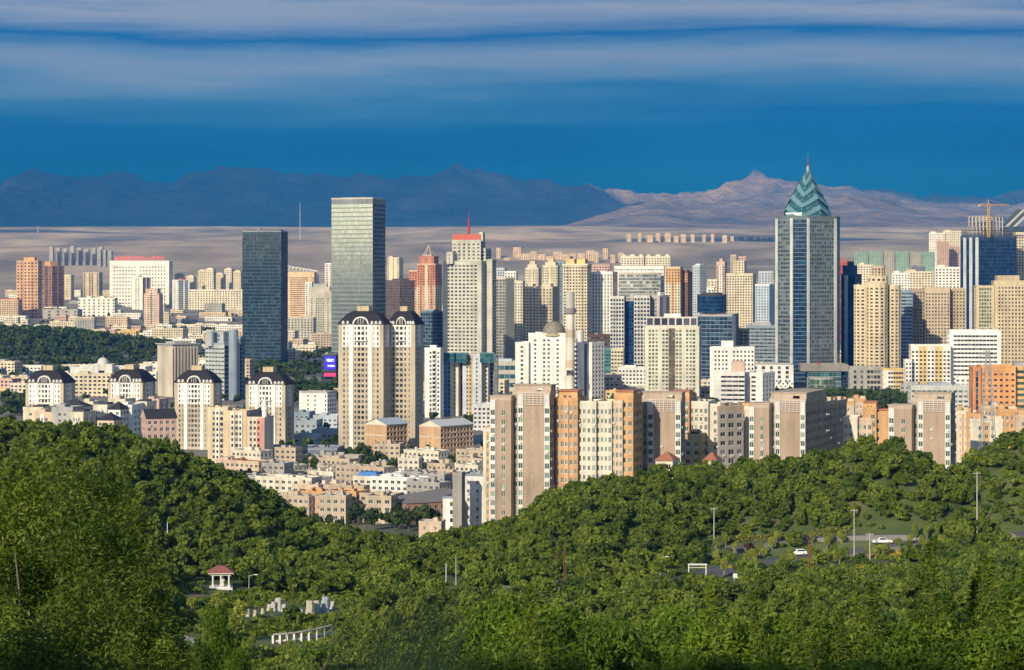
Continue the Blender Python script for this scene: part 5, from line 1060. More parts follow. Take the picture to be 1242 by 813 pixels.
for k, (xl, xr, yt) in enumerate([(212, 224, 333), (226, 238, 336), (240, 252, 329), (249, 262, 327), (260, 274, 333), (272, 284, 327), (283, 295, 330)]):
    T('cream_estate_tower', ['cream estate tower nearest the blue and white tower', 'second cream estate tower beside the blue and white tower', 'cream estate tower of middle height left of the tallest pair', 'tallest pale cream estate tower of the left cluster', 'lower cream estate tower in the gap of the cluster', 'cream estate tower second from the dark slender tower', 'cream estate tower half behind the dark slender tower'][k], xl, xr - 3, xr, yt, D=5100. + 60 * (k % 3), th=25, wallc='palecream' if k % 2 else 'cream', f=S(bay=5, fh=4), r=S(bay=5, fh=4), group='cream estate towers', pents=[(.2, .8, .2, .8, 4, 'cream')])
T('long_cream_block', 'long low cream block under the cream estate towers', 229, 296, None, 352, D=4850., th=4, dep=22, wallc='palecream', f=S(bay=6, fh=5))
for k in range(8):
    x0 = 59.5 + k * 8.6; h = [300, 301, 302, 299, 301, 303, 302, 300][k]
    T('far_grey_slab', 'one of a row of hazy grey estate slabs on the far plain, far left', x0, x0 + 4.6, x0 + 6.3, h, D=7600. + 40 * k, th=32, wallc=(.34, .34, .36), f=S(bay=6, fh=5), r=S(bay=6, fh=5), group='hazy grey estate slabs')
for k, (x0, x1, h) in enumerate([(118, 124, 303), (125, 130, 304), (131, 137, 305)]):
    T('far_grey_slab', 'one of the lower hazy grey slabs closing the far left estate row', x0, x1 - 2, x1, h, D=7500., th=30, wallc=(.30, .32, .36), f=S(bay=6, fh=5), r=S(bay=6, fh=5), group='lower hazy grey slabs')
# between the dark tower and the mirrored tower
b = Bld('orange_hotel_slab', 'peach hotel slab with dark window grid left of the mirrored tower'); b.vol(341, 381, None, 331, yb=386, th=8, dep=26, wallc=(.62, .44, .28), acc='peach', f=S(pat='.w.wwwwww.w', fh=4.2, ww=.9, wh=.4, cap=8)); b.done()
b = Bld('trussed_stadium_roof', 'long white trussed roof rising behind the peach hotel slab'); D = 5600.; b.vol(341, 384, None, 333, D=D, th=4, dep=40, wallc='white', f=PLAIN, par=0, cull=False)
(lx, ly), a, hw, hd, z0, z1 = b.local(); m = MB(); n = 10; X = np.linspace(-hw, hw, n + 1); Zt = 22 - 14 * (np.linspace(0, 1, n + 1)); 
for k in range(n): m.bar((X[k], 0, Zt[k]), (X[k + 1], 0, Zt[k + 1] + (2 if k % 3 == 1 else 0)), 2.2); m.bar((X[k], 0, Zt[k]), (X[k], 0, 0), 1.2); m.bar((X[k], 0, 0), (X[k + 1], 0, Zt[k + 1]), .9)
m.obj('roof_truss', plain('white'), b.root, (lx, ly, z1), a); b.done()
T('white_stripe_block', 'slim white block between the peach hotel slab and the stone tower', 370, 378, None, 343, D=4300., th=8, dep=16, wallc='white', f=S(pat='ww', fh=4))
b = Bld('stone_stepped_tower', 'stone-grey stepped tower just left of the mirrored tower'); b.vol(374, 402, 404, 354, D=3700., th=10, wallc='stone', f=S(pat='.w.wwww.w.', fh=3.8, ww=.6, cap=10)); b.pent(.08, .92, .1, .9, 8, 'stone'); b.pent(.2, .8, .2, .8, 13, 'grey'); b.done()
T('white_shaft_tower', 'narrow white tower touching the left edge of the mirrored tower', 394, 404, None, 320, D=4700., th=6, dep=20, wallc='white', f=S(pat='ww', fh=3.8, ww=.7))
T('stone_wing_block', 'low stone wing in front of the stone-grey stepped tower', 341, 380, None, 386, D=3600., th=6, dep=22, wallc='stone', f=S(bay=5, fh=4))
T('far_cream_tower', 'pale cream tower on the plain right of the mirrored tower', 470, 484, 489, 313, D=4700., th=22, wallc='cream', f=S(pat='w.w.w', fh=4), r=S(pat='ww', fh=4), pents=[(.1, .4, .1, .9, 4, 'cream')])
T('brown_office_block', 'dark brown office block between the mirrored tower and the red tower', 467, 485, 511, 341, D=2900., th=55, wallc=(.13, .10, .09), f=S(bay=3.5, fh=3.6, ww=.6), r=S(bay=3.5, fh=3.6, ww=.7, wh=.5), pents=[(.2, .8, .2, .8, 3, 'darkbrown')])
b = Bld('red_pyramid_tower', 'red-orange tower with stepped shoulders and an open white pyramid on top'); D = 2900.
b.vol(506, 528, 536, 321, D=D, th=20, wallc=(.58, .46, .32), acc=(.45, .19, .12), f=S(pat='wWw.wWw', fh=3.3, accfl=8, relief=.6), r=S(pat='www', fh=3.3, accfl=8)); b.vol(508, 526, 532, 312, D=D + 3, th=20, wallc=(.45, .19, .12), f=S(pat='w.w.w', fh=3.3), r=S(pat='ww', fh=3.3), zb=322, cull=False)
(lx, ly), a, hw, hd, z0, z1 = b.local(); m = MB(); q = hw * .55
for (x, y) in ((-q, -q), (q, -q), (q, q), (-q, q)): m.bar((x, y, 2), (0, 0, 15), .8); m.bar((x, y, 0), (x, y, 3), 1.0)
for (p_, r_) in (((-q, -q), (q, -q)), ((q, -q), (q, q)), ((q, q), (-q, q)), ((-q, q), (-q, -q))): m.bar((*p_, 2), (*r_, 2), .9)
m.box(-q * .8, q * .8, -q * .8, q * .8, 0, 3, 1); m.obj('open_pyramid', [plain((.62, .5, .38)), plain((.6, .4, .3))], b.root, (lx, ly, z1), a)
b.vol(496, 506, None, 329, D=D + 12, th=20, dep=16, wallc=(.58, .46, .32), acc=(.45, .19, .12), f=S(pat='wWw', fh=3.3, accfl=6), cull=True); b.done()
T('blue_glass_block', 'dark blue glass block low between the red tower and the stepped tower', 510, 528, 538, 379, D=2340., th=35, wallc=(.10, .15, .20), f=S(bay=3, fh=3.8, ww=.9, wh=.75, pane='blue'), r=S(bay=3, fh=3.8, ww=.9, wh=.75, pane='navy'), pents=[(.2, .8, .2, .7, 3, 'bluegrey')])
# estates scattered over the far plain
k = 0
rg = np.random.default_rng(5)
for (xa, xb, y, D, w_, h_, gap, c, lab) in [(602, 764, 305, 8500., 8.5, 13, 1.2, 'peach', 'one of the long row of peach estate slabs on the plain behind the stepped tower'), (760, 895, 292, 9800., 6.2, 8, 5.5, 'peach', 'one of the spaced peach blocks in the upper estate row on the plain'), (772, 940, 287, 11400., 3.4, 4, 4.2, 'peach', 'one of the tiny pale houses strung along the highest estate row')]:
    x = xa
    while x < xb:
        D_ = D + rg.uniform(-140, 140); hm_ = {8.5: rg.uniform(30, 42), 6.2: rg.uniform(26, 42), 3.4: rg.uniform(12, 20)}[w_]
        ww_ = w_ * rg.uniform(.55, 1.35); X_ = (x + ww_ / 2 - CX) / FPX * D_
        T('plain_estate_slab', lab, x, x + ww_, None, y, D=D_, th=rg.uniform(0, 12), dep=14, zt=gz(X_, D_) + hm_, wallc=c, f=S(bay=8, fh=5), group={8.5: 'peach estate row', 6.2: 'spaced peach blocks', 3.4: 'tiny pale houses in the highest row'}[w_], par=.5)
        x += w_ + gap * rg.uniform(.4, 1.8); k += 1
# right background: netted construction blocks and pale estates
for k, (xl, xr, yt, c) in enumerate([(1036, 1052, 306, 'net'), (1054, 1070, 305, 'net'), (1072, 1084, 305, (.30, .30, .26)), (1086, 1102, 305, 'net'), (1104, 1118, 306, (.30, .30, .26)), (1118, 1134, 306, 'net')]):
    T('netted_block', ['green-netted building shell nearest the tallest tower', 'second green-netted building shell from the tallest tower', 'paler green-netted shell between two brighter ones', 'green-netted shell above the blue-grey slab', 'paler green-netted shell left of the pink tower', 'green-netted shell closest to the pink tower'][k], xl, xr, None, yt, D=4600., th=6, dep=20, wallc=c, f=S(bay=5, fh=4, ww=.3, wh=.3), roof='terracotta', group='netted building shells', par=.5)
for k, (xl, xr, yt, D, c) in enumerate([(1127, 1146, 283, 5200., 'white'), (1144, 1166, 281, 5200., 'palecream'), (1137, 1151, 293, 4300., 'pink'), (1150, 1164, 299, 4350., 'pink'), (1106, 1122, 324, 3900., 'purplegrey'), (1134, 1164, 325, 3000., 'white'), (1040, 1060, 322, 3500., 'palecream'), (1018, 1034, 318, 3600., 'red'), (1082, 1104, 332, 3300., 'white'), (1096, 1132, 330, 3500., 'cream')]):
    T('background_block', ['tall white block above the pink tower, right background', 'tall pale cream block by the steel roof frame, right background', 'pink striped tower left of the blue glass tower', 'lower pink tower touching the blue glass tower', 'purple-grey tower in front of the green-netted shells', 'white block with dark windows left of the blue glass tower', 'pale cream block peeping over the round cream tower', 'red block peeping out right of the tallest tower', 'white low block right of the round cream crown', 'cream low block behind the wide beige block'][k], xl, xr, None, yt, D=D, th=8, dep=20, wallc=c, acc='white', f=S(bay=4.5, fh=3.8, ww=.55), group=None, pents=[(.1, .4, .2, .8, 4, c)])
for k, (xl, xr, yt, D, c) in enumerate([(886, 893, 310, 3600., 'beige'), (896, 905, 312, 3700., 'pink'), (920, 938, 330, 3300., 'paleblue'), (858, 870, 340, 3000., 'palecream'), (850, 866, 350, 2850., 'white'), (600, 612, 326, 3300., 'paleblue'), (612, 626, 330, 3200., 'white'), (716, 740, 322, 3100., 'pink'), (675, 686, 318, 3300., 'bluegrey'), (940, 950, 345, 2500., 'cream')]):
    T('background_block', ['beige shaft peeping above the cream gridded tower', 'pink shaft right of the tall penthouse', 'pale blue block behind the sky-blue tower', 'cream block left of the pinkish narrow tower', 'white block tucked behind the turret glass tower', 'pale blue block right of the stepped tower', 'white block behind the grey ribbed slab', 'pink flat block behind the white slit-windowed tower', 'blue-grey shaft left of the overhanging crown', 'cream sliver at the left edge of the tallest tower'][k], xl, xr, None, yt, D=D, th=8, dep=18, wallc=c, f=S(bay=4, fh=3.6, ww=.55))

# ------------------------------------------------------------------ low city between the towers
rg = np.random.default_rng(42); n_low = 0
GR = {'cream': 'low cream city blocks', 'palecream': 'low pale city blocks', 'white': 'low white city blocks', 'peach': 'low peach city blocks', 'grey': 'low grey city blocks', 'yellow': 'low yellow city blocks', 'pink': 'low pink city blocks', 'beige': 'low beige city blocks', 'brown': 'low brown city blocks'}
def hidden(px0, px1, yt, D):
    for (a, b_, t, d) in REG:
        if d < D - 10 and a - 1 < px0 and b_ + 1 > px1 and t < yt: return True
    return False
cand = []
Y = 1700.
while Y < 5600:
    half = (640 / FPX) * Y; st = 26 + Y * .009
    for X in np.arange(-half, half, st): cand.append((X + rg.uniform(-.3, .3) * st, Y + rg.uniform(-.3, .3) * st))
    Y += 26 + (Y / 1000.) ** 2.2 * 3.4
LOWN = 0
cand = [cand[i] for i in rg.permutation(len(cand))]
for (X, Y) in cand:
    if LOWN >= 520: break
    nm = 'low_city_block' if LOWN < 270 else 'small_city_house'
    px = CX + X / Y * FPX
    w_ = rg.uniform(16, 44) * (1 if Y < 3000 else 1.3); d_ = rg.uniform(11, 17); h = rg.choice([5, 8, 11, 15, 19, 23], p=[.2, .24, .24, .2, .08, .04])
    if Y < 2150 and 930 < px < 1110: continue                       # tree belt
    if X < -395 and X > -900 and abs(Y - 2780) < 430: continue         # wooded rise
    if Y < 1900 and px < 420: continue
    if Y < 1750: continue
    if 286 < px < 414 and Y < 2620: continue
    if any((X - fx) ** 2 + (Y - fy) ** 2 < (fr + w_ * .5) ** 2 for fx, fy, fr in FOOT): continue
    z = gz(X, Y); yt = YH + (CAMH - z - h) / Y * FPX; p0 = px - w_ / 2 / Y * FPX; p1 = px + w_ / 2 / Y * FPX
    if hidden(p0, p1, yt, Y): continue
    if rg.random() < .10: continue
    c = rg.choice(['cream', 'palecream', 'white', 'peach', 'grey', 'yellow', 'pink', 'beige', 'brown'], p=[.2, .2, .18, .1, .1, .06, .06, .07, .03])
    rf = rg.choice(['concrete', 'grey', 'terracotta', 'slate', 'bluegrey'], p=[.4, .25, .12, .13, .1])
    b = Bld(nm, f'small {dict(cream="cream", palecream="pale cream", white="white", peach="peach", grey="grey", yellow="yellowish", pink="pink", beige="beige", brown="brown")[c]} {"low-rise" if LOWN < 270 else "house"} among the crowded roofs between the far towers', 'building', GR[c] if LOWN < 270 else GR[c].replace('city blocks', 'city houses'))
    b.vol(p0, p1, None, yt, D=Y, th=rg.choice([4, 8, 14, 20]), dep=d_, wallc=str(c), acc='white', f=S(bay=4.2, fh=3.4, ww=.6, wh=.5, cap=.8), roof=str(rf), rim=str(c), par=.7, cull=False)
    FOOT.append((X, Y + d_ / 2, w_ * .42))
    if rg.random() < .6: b.pent(.1, .35, .2, .7, 2.4, str(c), 'roof_hut')
    b.single = False; b.done(); LOWN += 1
print('low', LOWN, len(cand))

# ------------------------------------------------------------------ vegetation
def leaf_mat(name, lo, hi, use_obj=True, trans=.35):
    m = newmat(name); g = NG(m)
    v = g.n('ShaderNodeAttribute', attribute_name='v').outputs['Fac']
    if use_obj: v = g.math('ADD', g.math('MULTIPLY', v, .42), g.math('MULTIPLY', g.n('ShaderNodeObjectInfo').outputs['Random'], .58))
    mid = tuple((a * .55 + b * .45) for a, b in zip(lo, hi))
    c = g.ramp(v, [(.08, lo), (.5, mid), (.95, hi)])
    d = g.n('ShaderNodeBsdfPrincipled', i_Base_Color=c, i_Roughness=.55, i_IOR=1.35).outputs[0]
    t = g.n('ShaderNodeBsdfTranslucent', i_Color=c).outputs[0]
    mx = g.n('ShaderNodeMixShader', i_0=trans); m.node_tree.links.new(d, mx.inputs[1]); m.node_tree.links.new(t, mx.inputs[2])
    g.out(mx.outputs[0]); return m
LEAF = leaf_mat('leaf_green', (0.034, 0.078, 0.008), (0.255, 0.325, 0.034))
LEAF_OLIVE = leaf_mat('leaf_olive', (0.090, 0.114, 0.017), (0.384, 0.384, 0.064))
LEAF_DEEP = leaf_mat('leaf_deep', (0.038, 0.084, 0.012), (0.205, 0.294, 0.036))
LEAF_MASS = leaf_mat('leaf_mass', (0.034, 0.078, 0.008), (0.255, 0.320, 0.036), False)
LEAF_FRESH = leaf_mat('leaf_fresh', (0.120, 0.180, 0.018), (0.435, 0.474, 0.077))
LEAF_DARK = leaf_mat('leaf_dark', (0.030, 0.058, 0.012), (0.109, 0.160, 0.032))
LEAF_DARKMASS = leaf_mat('leaf_dark_mass', (0.030, 0.058, 0.012), (0.109, 0.160, 0.033), False)
LEAF_NEAR = leaf_mat('leaf_near', (0.026, 0.074, 0.005), (0.230, 0.350, 0.030), True, .4)
LEAF_WILLOW = leaf_mat('leaf_willow', (0.034, 0.078, 0.006), (0.260, 0.335, 0.038), True, .4)
LEAF_RED = leaf_mat('leaf_red', (.05, .025, .015), (.14, .06, .03))
BARK = plain((.11, .085, .06), .9); BARK_PALE = plain((.34, .31, .26), .9)
def leaves(P, Nrm, size, asp, rg, jit=.9):
    """one small four-sided leaf at each point: (n,4,3)"""
    n = len(P); d = Nrm + rg.normal(0, jit, (n, 3)); d /= np.linalg.norm(d, axis=1)[:, None] + 1e-9
    r = rg.normal(0, 1, (n, 3)); u = np.cross(d, r); u /= np.linalg.norm(u, axis=1)[:, None] + 1e-9; v = np.cross(d, u)
    s = size * rg.uniform(.6, 1.4, (n, 1)); u = u * s; v = v * s * asp
    return np.stack([P - u, P - v * .9, P + u, P + v * .9], 1) if asp < .6 else np.stack([P - u - v, P + u - v * .8, P + u * .9 + v, P - u * .8 + v * .9], 1)
def crown_points(n, rx, rz, zc, nl, rg, lobe=.5, shell=.62):
    """points on the shells of many overlapping lobes spread through an ellipsoid"""
    th = rg.uniform(0, 2 * math.pi, nl); ph = np.arccos(rg.uniform(-.75, 1, nl)); rr = rg.uniform(.35, .78, nl)
    cs = np.stack([np.sin(ph) * np.cos(th) * rx * rr, np.sin(ph) * np.sin(th) * rx * rr, np.cos(ph) * rz * rr], 1); cs[0] = 0
    lr = rg.uniform(.6, 1.2, nl) * lobe
    k = rg.integers(0, nl, n); d = rg.normal(0, 1, (n, 3)); d /= np.linalg.norm(d, axis=1)[:, None]
    rad = lr[k] * (shell + (1 - shell) * rg.random(n)) * rg.choice([1, 1, 1, 1.15], n)
    P = cs[k] + d * np.stack([rad * rx, rad * rx, rad * rz * .9], 1)
    P[:, 2] += zc
    tone = rg.random(nl)[k]
    return P, d, np.clip(.6 * rg.random(n) + .4 * tone, 0, 1)
def limbs(mb, h, r, crown_r, zc, rg, n=5):
    x = y = 0.; pts = [(0, 0, -.6)]
    for k in range(1, 5): x += rg.normal(0, .05 * h / 4); y += rg.normal(0, .05 * h / 4); pts.append((x, y, h * k / 4))
    for k in range(4): mb.tube(pts[k], pts[k + 1], r * (1 - k * .22), r * (1 - (k + 1) * .22), 6)
    for k in range(n):
        a = rg.uniform(0, 6.28); q = pts[rg.integers(1, 4)]; l = crown_r * rg.uniform(.6, .95)
        mb.tube(q, (q[0] + math.cos(a) * l, q[1] + math.sin(a) * l, q[2] + l * rg.uniform(.5, 1.1)), r * .4, r * .1, 5)
def tree_proto(n, rx, rz, h, nl, size, mat, seed, asp=.75, lobe=.5, name='broadleaf_tree', bark=None, thick=.035):
    rg = np.random.default_rng(seed); zc = h - rz
    P, d, v = crown_points(n, rx, rz, zc, nl, rg, lobe); Q = leaves(P, d, size, asp, rg)
    cm = MB().quads(Q, 0, v).mesh('crown', [mat])
    tb = MB(); limbs(tb, h * .8, thick * h, rx, zc, rg); tm = tb.mesh('trunk', [bark or BARK])
    return dict(crown=cm, trunk=tm, Q=Q, v=v, name=name)
def plant(pr, loc, s, rz, label, group, cat='tree'):
    t = thing(pr['name'], label, cat, loc, rz, group); t.scale = s if isinstance(s, tuple) else (s, s, s)
    link('trunk', pr['trunk'], t); link('crown', pr['crown'], t); return t
def mass(name, protos, items, mat, kind='stuff'):
    mb = MB()
    for (x, y, z, s, k) in items:
        pr = protos[k % len(protos)]; a = rng.uniform(0, 6.28); ca, sa = math.cos(a), math.sin(a); Q = pr['Q'] * s
        X = Q[..., 0] * ca - Q[..., 1] * sa + x; Y = Q[..., 0] * sa + Q[..., 1] * ca + y
        mb.quads(np.stack([X, Y, Q[..., 2] + z], -1), 0, np.clip(pr['v'] * .44 + rng.random() * .56, 0, 1))
    o = mb.obj(name, mat); return tag(o, kind=kind)
rg = np.random.default_rng(99)
MID = [tree_proto(1700, rg.uniform(1.8, 3.2), rg.uniform(1.7, 3.0), rg.uniform(4.4, 6.4), int(rg.integers(12, 28)), .18, [LEAF, LEAF_DEEP, LEAF, LEAF_OLIVE, LEAF, LEAF_DEEP, LEAF_OLIVE, LEAF_FRESH, LEAF][k], 100 + k, lobe=rg.uniform(.28, .44)) for k in range(9)]
MIDL = [tree_proto(950, rg.uniform(1.9, 3.0), rg.uniform(1.7, 2.6), 4.8, int(rg.integers(12, 26)), .235, LEAF, 130 + k, lobe=rg.uniform(.28, .44)) for k in range(7)]
# where nothing may grow
ROADS = {}
def px_path(pts, n=40):
    W_ = [hit(x, y) for x, y in pts]; W_ = np.array(W_); t = np.linspace(0, len(W_) - 1, n); i = np.arange(len(W_))
    X = np.interp(t, i, W_[:, 0]); Y = np.interp(t, i, W_[:, 1])
    k = np.ones(5) / 5; Xs = np.convolve(np.pad(X, 2, 'edge'), k, 'valid'); Ys = np.convolve(np.pad(Y, 2, 'edge'), k, 'valid'); return Xs, Ys
ROADS['low'] = (px_path([(835, 706), (880, 693), (930, 684), (985, 677), (1040, 669), (1095, 661), (1118, 654)]), 5.0)
ROADS['up'] = (px_path([(880, 668), (920, 661), (975, 655), (1040, 651), (1100, 650), (1118, 654)]), 3.2)
ROADS['side'] = (px_path([(1290, 668), (1258, 657), (1236, 646)]), 3.5)
ROADS['garden'] = (px_path([(196, 770), (222, 773), (240, 782), (252, 792), (275, 800)]), 1.2)
ROADS['valley'] = (px_path([(590, 715), (640, 722), (700, 716), (760, 712), (835, 706)]), 4.0)
KEEP = [(*hit(268, 716)[:2], 7.), (*hit(236, 724)[:2], 5), (*hit(345, 744)[:2], 9), (*hit(385, 744)[:2], 8), (*hit(350, 780)[:2], 9), (*hit(310, 748)[:2], 8), (*hit(225, 780)[:2], 9), (*hit(1010, 670)[:2], 6), (*hit(1060, 664)[:2], 6), (*hit(930, 678)[:2], 6)]
def clear(x, y, m=0):
    for (X, Y), w_ in ROADS.values():
        if np.min((X - x) ** 2 + (Y - y) ** 2) < (w_ + 1.2 + m) ** 2: return False
    for a, b, r in KEEP:
        if (a - x) ** 2 + ((b - y) * .6) ** 2 < (r + m) ** 2: return False
    return True
cands = []
y = 300.
while y < 700:
    stp = 3.5
    for x in np.arange(-215, 215, stp):
        X, Y = x + rg.uniform(-1.5, 1.5), y + rg.uniform(-1.5, 1.5)
        px = CX + X / Y * FPX
        if not -120 < px < 1390: continue
        if not clear(X, Y, 1.0): continue
        z = gz(X, Y); py = YH + (CAMH - z) / Y * FPX
        if py > 850 or Y > 668: continue
        dens = 1.0
        if 205 < px < 450 and py > 722: dens = .05                 # garden
        elif 205 < px < 560 and py > 735: dens = .3
        elif py > 790: dens = .5
        if 850 < px < 1125 and 652 < py < 705: dens = .07
        if 775 < px < 905 and 690 < py < 726: dens = .10
        if 960 < px < 1090 and 650 < py < 712: dens = .05
        if (505 < px < 565 or 660 < px < 700) and 700 < py < 730: dens = .15
        if rg.random() > dens: continue
        # the valley floor shows trees only where sight reaches them
        cands.append((X, Y, z, rg.choice([.5, .65, .8, .95, 1.2]) * rg.uniform(.9, 1.1), px, py))
    y += stp * 1.0
cands.sort(key=lambda c: c[1])
LT = [(-900, 330, 'round green tree on the left wooded slope'), (330, 640, 'round green tree in the wooded valley below the old quarter'), (640, 900, 'round green tree on the wooded slope under the tan blocks'), (900, 2000, 'round green tree on the right wooded hill')]
for k, (X, Y, z, s, px, py) in enumerate(cands[:280]):
    lab, grp = next((l, l.replace('round green tree', 'trees')) for a, b, l in LT if a <= px < b)
    plant(MID[k % 9], (X, Y, z - .3), (s, s, s * rg.uniform(.85, 1.15)), rg.uniform(0, 6.28), lab, grp)
mass('woodland', MIDL, [(X, Y, z - .3, s, k) for k, (X, Y, z, s, px, py) in enumerate(cands[280:])], LEAF_MASS)
print('mid trees', len(cands))
# undergrowth between them
UNDER = [tree_proto(90, 1.0, .55, 1.0, 5, .20, LEAF, 170 + k, lobe=.6) for k in range(4)]
it = []
for k in range(7400):
    Y = rg.uniform(300, 640) if k < 5200 else rg.uniform(330, 470); px = rg.uniform(-20, 1262) if k < 5200 else rg.uniform(190, 560); X = (px - CX) / FPX * Y
    if not clear(X, Y, -1.2): continue
    z = gz(X, Y)
    if YH + (CAMH - z) / Y * FPX > 840: continue
    it.append((X, Y, z - .2, rg.uniform(.5, 1.5), k))
mass('undergrowth', UNDER, it, LEAF_MASS)
# wooded rise and tree belts in the city
FARP = [tree_proto(130, 3.6, 3.4, 8.0, 7, 1.0, LEAF_DARK, 190 + k) for k in range(4)]
it = []
for k in range(2400):
    X, Y = rg.normal(-600, 115), rg.normal(2740, 225)
    it.append((X, Y, gz(X, Y) - .5, rg.uniform(.8, 1.5), k))
mass('park_woodland', FARP, it, LEAF_DARKMASS)
it = []
for (xa, xb, D, n, dy) in [(938, 1106, 1790, 230, 60), (938, 1106, 1830, 120, 40), (596, 628, 1720, 40, 20), (735, 790, 1700, 60, 30), (848, 868, 1690, 20, 20), (345, 412, 2000, 80, 40), (345, 410, 1900, 50, 40), (150, 290, 3350, 110, 70), (200, 270, 3900, 120, 60), (345, 402, 2900, 90, 60), (0, 70, 1750, 60, 120), (292, 410, 2420, 130, 90), (0, 60, 3900, 50, 40), (180, 250, 2300, 40, 40)]:
    for k in range(n):
        D_ = D + rg.uniform(-dy, dy); X = (rg.uniform(xa, xb) - CX) / FPX * D_; it.append((X, D_, gz(X, D_) - .5, rg.uniform(.8, 1.6), k))
mass('tree_belt', FARP, it, LEAF_DARKMASS)
CITYT = [tree_proto(260, 2.6, 3.0, 7.5, 9, .55, LEAF_DARK, 210 + k, name='street_tree') for k in range(4)]
spots = []
for (xa, xb, ya, yb, n, lab) in [(415, 600, 545, 580, 46, 'leafy tree around the orange-ended walk-up slabs'), (330, 520, 552, 575, 22, 'leafy tree in the strip above the old quarter'), (500, 560, 596, 630, 16, 'leafy tree beside the slate-roofed brick slab'), (300, 500, 580, 632, 20, 'leafy tree between the old quarter slabs'), (0, 250, 470, 500, 18, 'dark tree near the mansard towers'), (425, 550, 622, 652, 46, 'leafy tree at the foot of the slate-roofed brick slab')]:
    for k in range(n):
        py = rg.uniform(ya, yb); D = 273800. / (py - YH); X = (rg.uniform(xa, xb) - CX) / FPX * D
        if D < 760 or any((X - fx) ** 2 + (D - fy) ** 2 < (fr * .8 + 2.0) ** 2 for fx, fy, fr in FOOT): continue
        spots.append((X, D, lab))
for k, (X, Y, lab) in enumerate(spots):
    plant(CITYT[k % 4], (X, Y, gz(X, Y)), rg.uniform(.7, 1.25), rg.uniform(0, 6.28), lab, lab.replace('leafy tree', 'trees').replace('dark tree', 'trees'))
# ---- garden and roadside plants
FRESH = [tree_proto(900, 1.7, 2.1, 5.0, 10, .15, LEAF_FRESH, 230 + k, lobe=.5, name='young_tree', bark=BARK_PALE) for k in range(4)]
GARD = [(262, 742, 1.0), (292, 760, 1.1), (318, 765, 1.0), (345, 768, 1.2), (362, 760, .9), (375, 775, .9), (404, 758, 1.0), (250, 760, .9), (286, 780, 1.2), (420, 770, 1.1), (330, 748, .7), (415, 745, .9), (440, 760, 1.0), (305, 790, 1.0), (232, 745, .8), (350, 792, .9), (465, 765, 1.1), (490, 755, 1.1), (520, 745, 1.2)]
for k, (px, py, s) in enumerate(GARD):
    X, Y, z = hit(px, py); plant(FRESH[k % 4], (X, Y, z), s * (.5 if 295 < px < 425 else .85), k * 1.3, 'slim yellow-green young tree in the garden around the standing stones', 'young garden trees')
for k in range(26):
    px = 1098 + rg.uniform(0, 90); py = 662 + rg.uniform(-12, 12) + (px - 1098) * .03; X, Y, z = hit(px, py)
    plant(FRESH[k % 4], (X, Y, z), (.55, .55, .9), k * 1.7, 'slim pale-stemmed sapling in the roadside nursery plot', 'nursery saplings by the road')
for k, (px, py) in enumerate([(868, 668), (880, 664), (935, 668), (942, 660), (985, 662), (1003, 668), (1020, 660), (1090, 668), (905, 690), (915, 694), (950, 690), (1052, 678), (868, 684), (925, 700), (890, 674)]):
    X, Y, z = hit(px, py); plant(FRESH[k % 4], (X, Y, z), (.6, .6, .75), k * 2.1, 'small young tree on the verge between the two park roads', 'young trees on the road verge')
REDT = [tree_proto(520, 1.3, 1.7, 3.6, 8, .16, LEAF_RED, 250 + k, name='red_leaf_tree') for k in range(2)]
for k, (px, py, lab) in enumerate([(909, 672, 'dark red-leaved tree left of the white hatchback'), (757, 712, 'brown-leaved bush beside the valley road'), (738, 706, 'brown-leaved bush touching the valley road bend'), (1082, 700, 'brownish bush below the roadside pole')]):
    X, Y, z = hit(px, py); plant(REDT[k % 2], (X, Y, z), 1.0, k * 2., lab, None)
SH = [tree_proto(1500, 2.6, 2.0, 3.8, 14, .16, LEAF_DARK, 260 + k, lobe=.42, name='round_bush') for k in range(3)]
for k, (px, py, s) in enumerate([(1000, 712, 1.0), (1022, 704, .8), (1062, 716, 1.1), (1085, 720, 1.2), (1110, 712, 1.0), (1040, 722, 1.0), (985, 722, .9), (1130, 724, 1.1), (1150, 715, .9)]):
    X, Y, z = hit(px, py); plant(SH[k % 3], (X, Y, z - .6), s, k * 1.1, 'dark rounded bush below the roadside poles', 'dark bushes below the road', 'bush')
FLOW = leaf_mat('flower_yellow', (.35, .27, .02), (.62, .50, .05), False, .2)
def flowerbed(label, px0, py0, px1, py1, n, mat, wd=1.5, h=.5):
    a, b = hit(px0, py0), hit(px1, py1); r_ = np.random.default_rng(int(px0)); t = r_.random(n)
    P = np.stack([a[0] + (b[0] - a[0]) * t + r_.normal(0, wd * .4, n), a[1] + (b[1] - a[1]) * t + r_.normal(0, wd, n), np.zeros(n)], 1); P[:, 2] = ground(P[:, 0], P[:, 1]) + r_.uniform(.1, h, n)
    o = MB().quads(leaves(P, np.tile([0, 0, 1.], (n, 1)), .2, .8, r_), 0, r_.random(n)).obj('flower_bed', mat); tag(o, label, 'flower bed')
flowerbed('bright yellow flower bed below the lower park road', 1055, 676, 1108, 671, 900, FLOW, 2.0)
flowerbed('yellow flower strip right of the white hatchback', 1035, 690, 1060, 688, 400, FLOW, 1.2)
flowerbed('yellow shrub clump at the bend of the park road', 885, 690, 902, 694, 300, FLOW, 1.0, .8)
flowerbed('yellow flower patch on the garden lawn at lower left', 208, 803, 240, 805, 500, FLOW, 1.0)
flowerbed('thin yellow hedge along the upper park road', 880, 657, 1030, 646, 900, leaf_mat('hedge_yellow', (.12, .14, .02), (.34, .30, .05), False, .2), 1.0, .9)
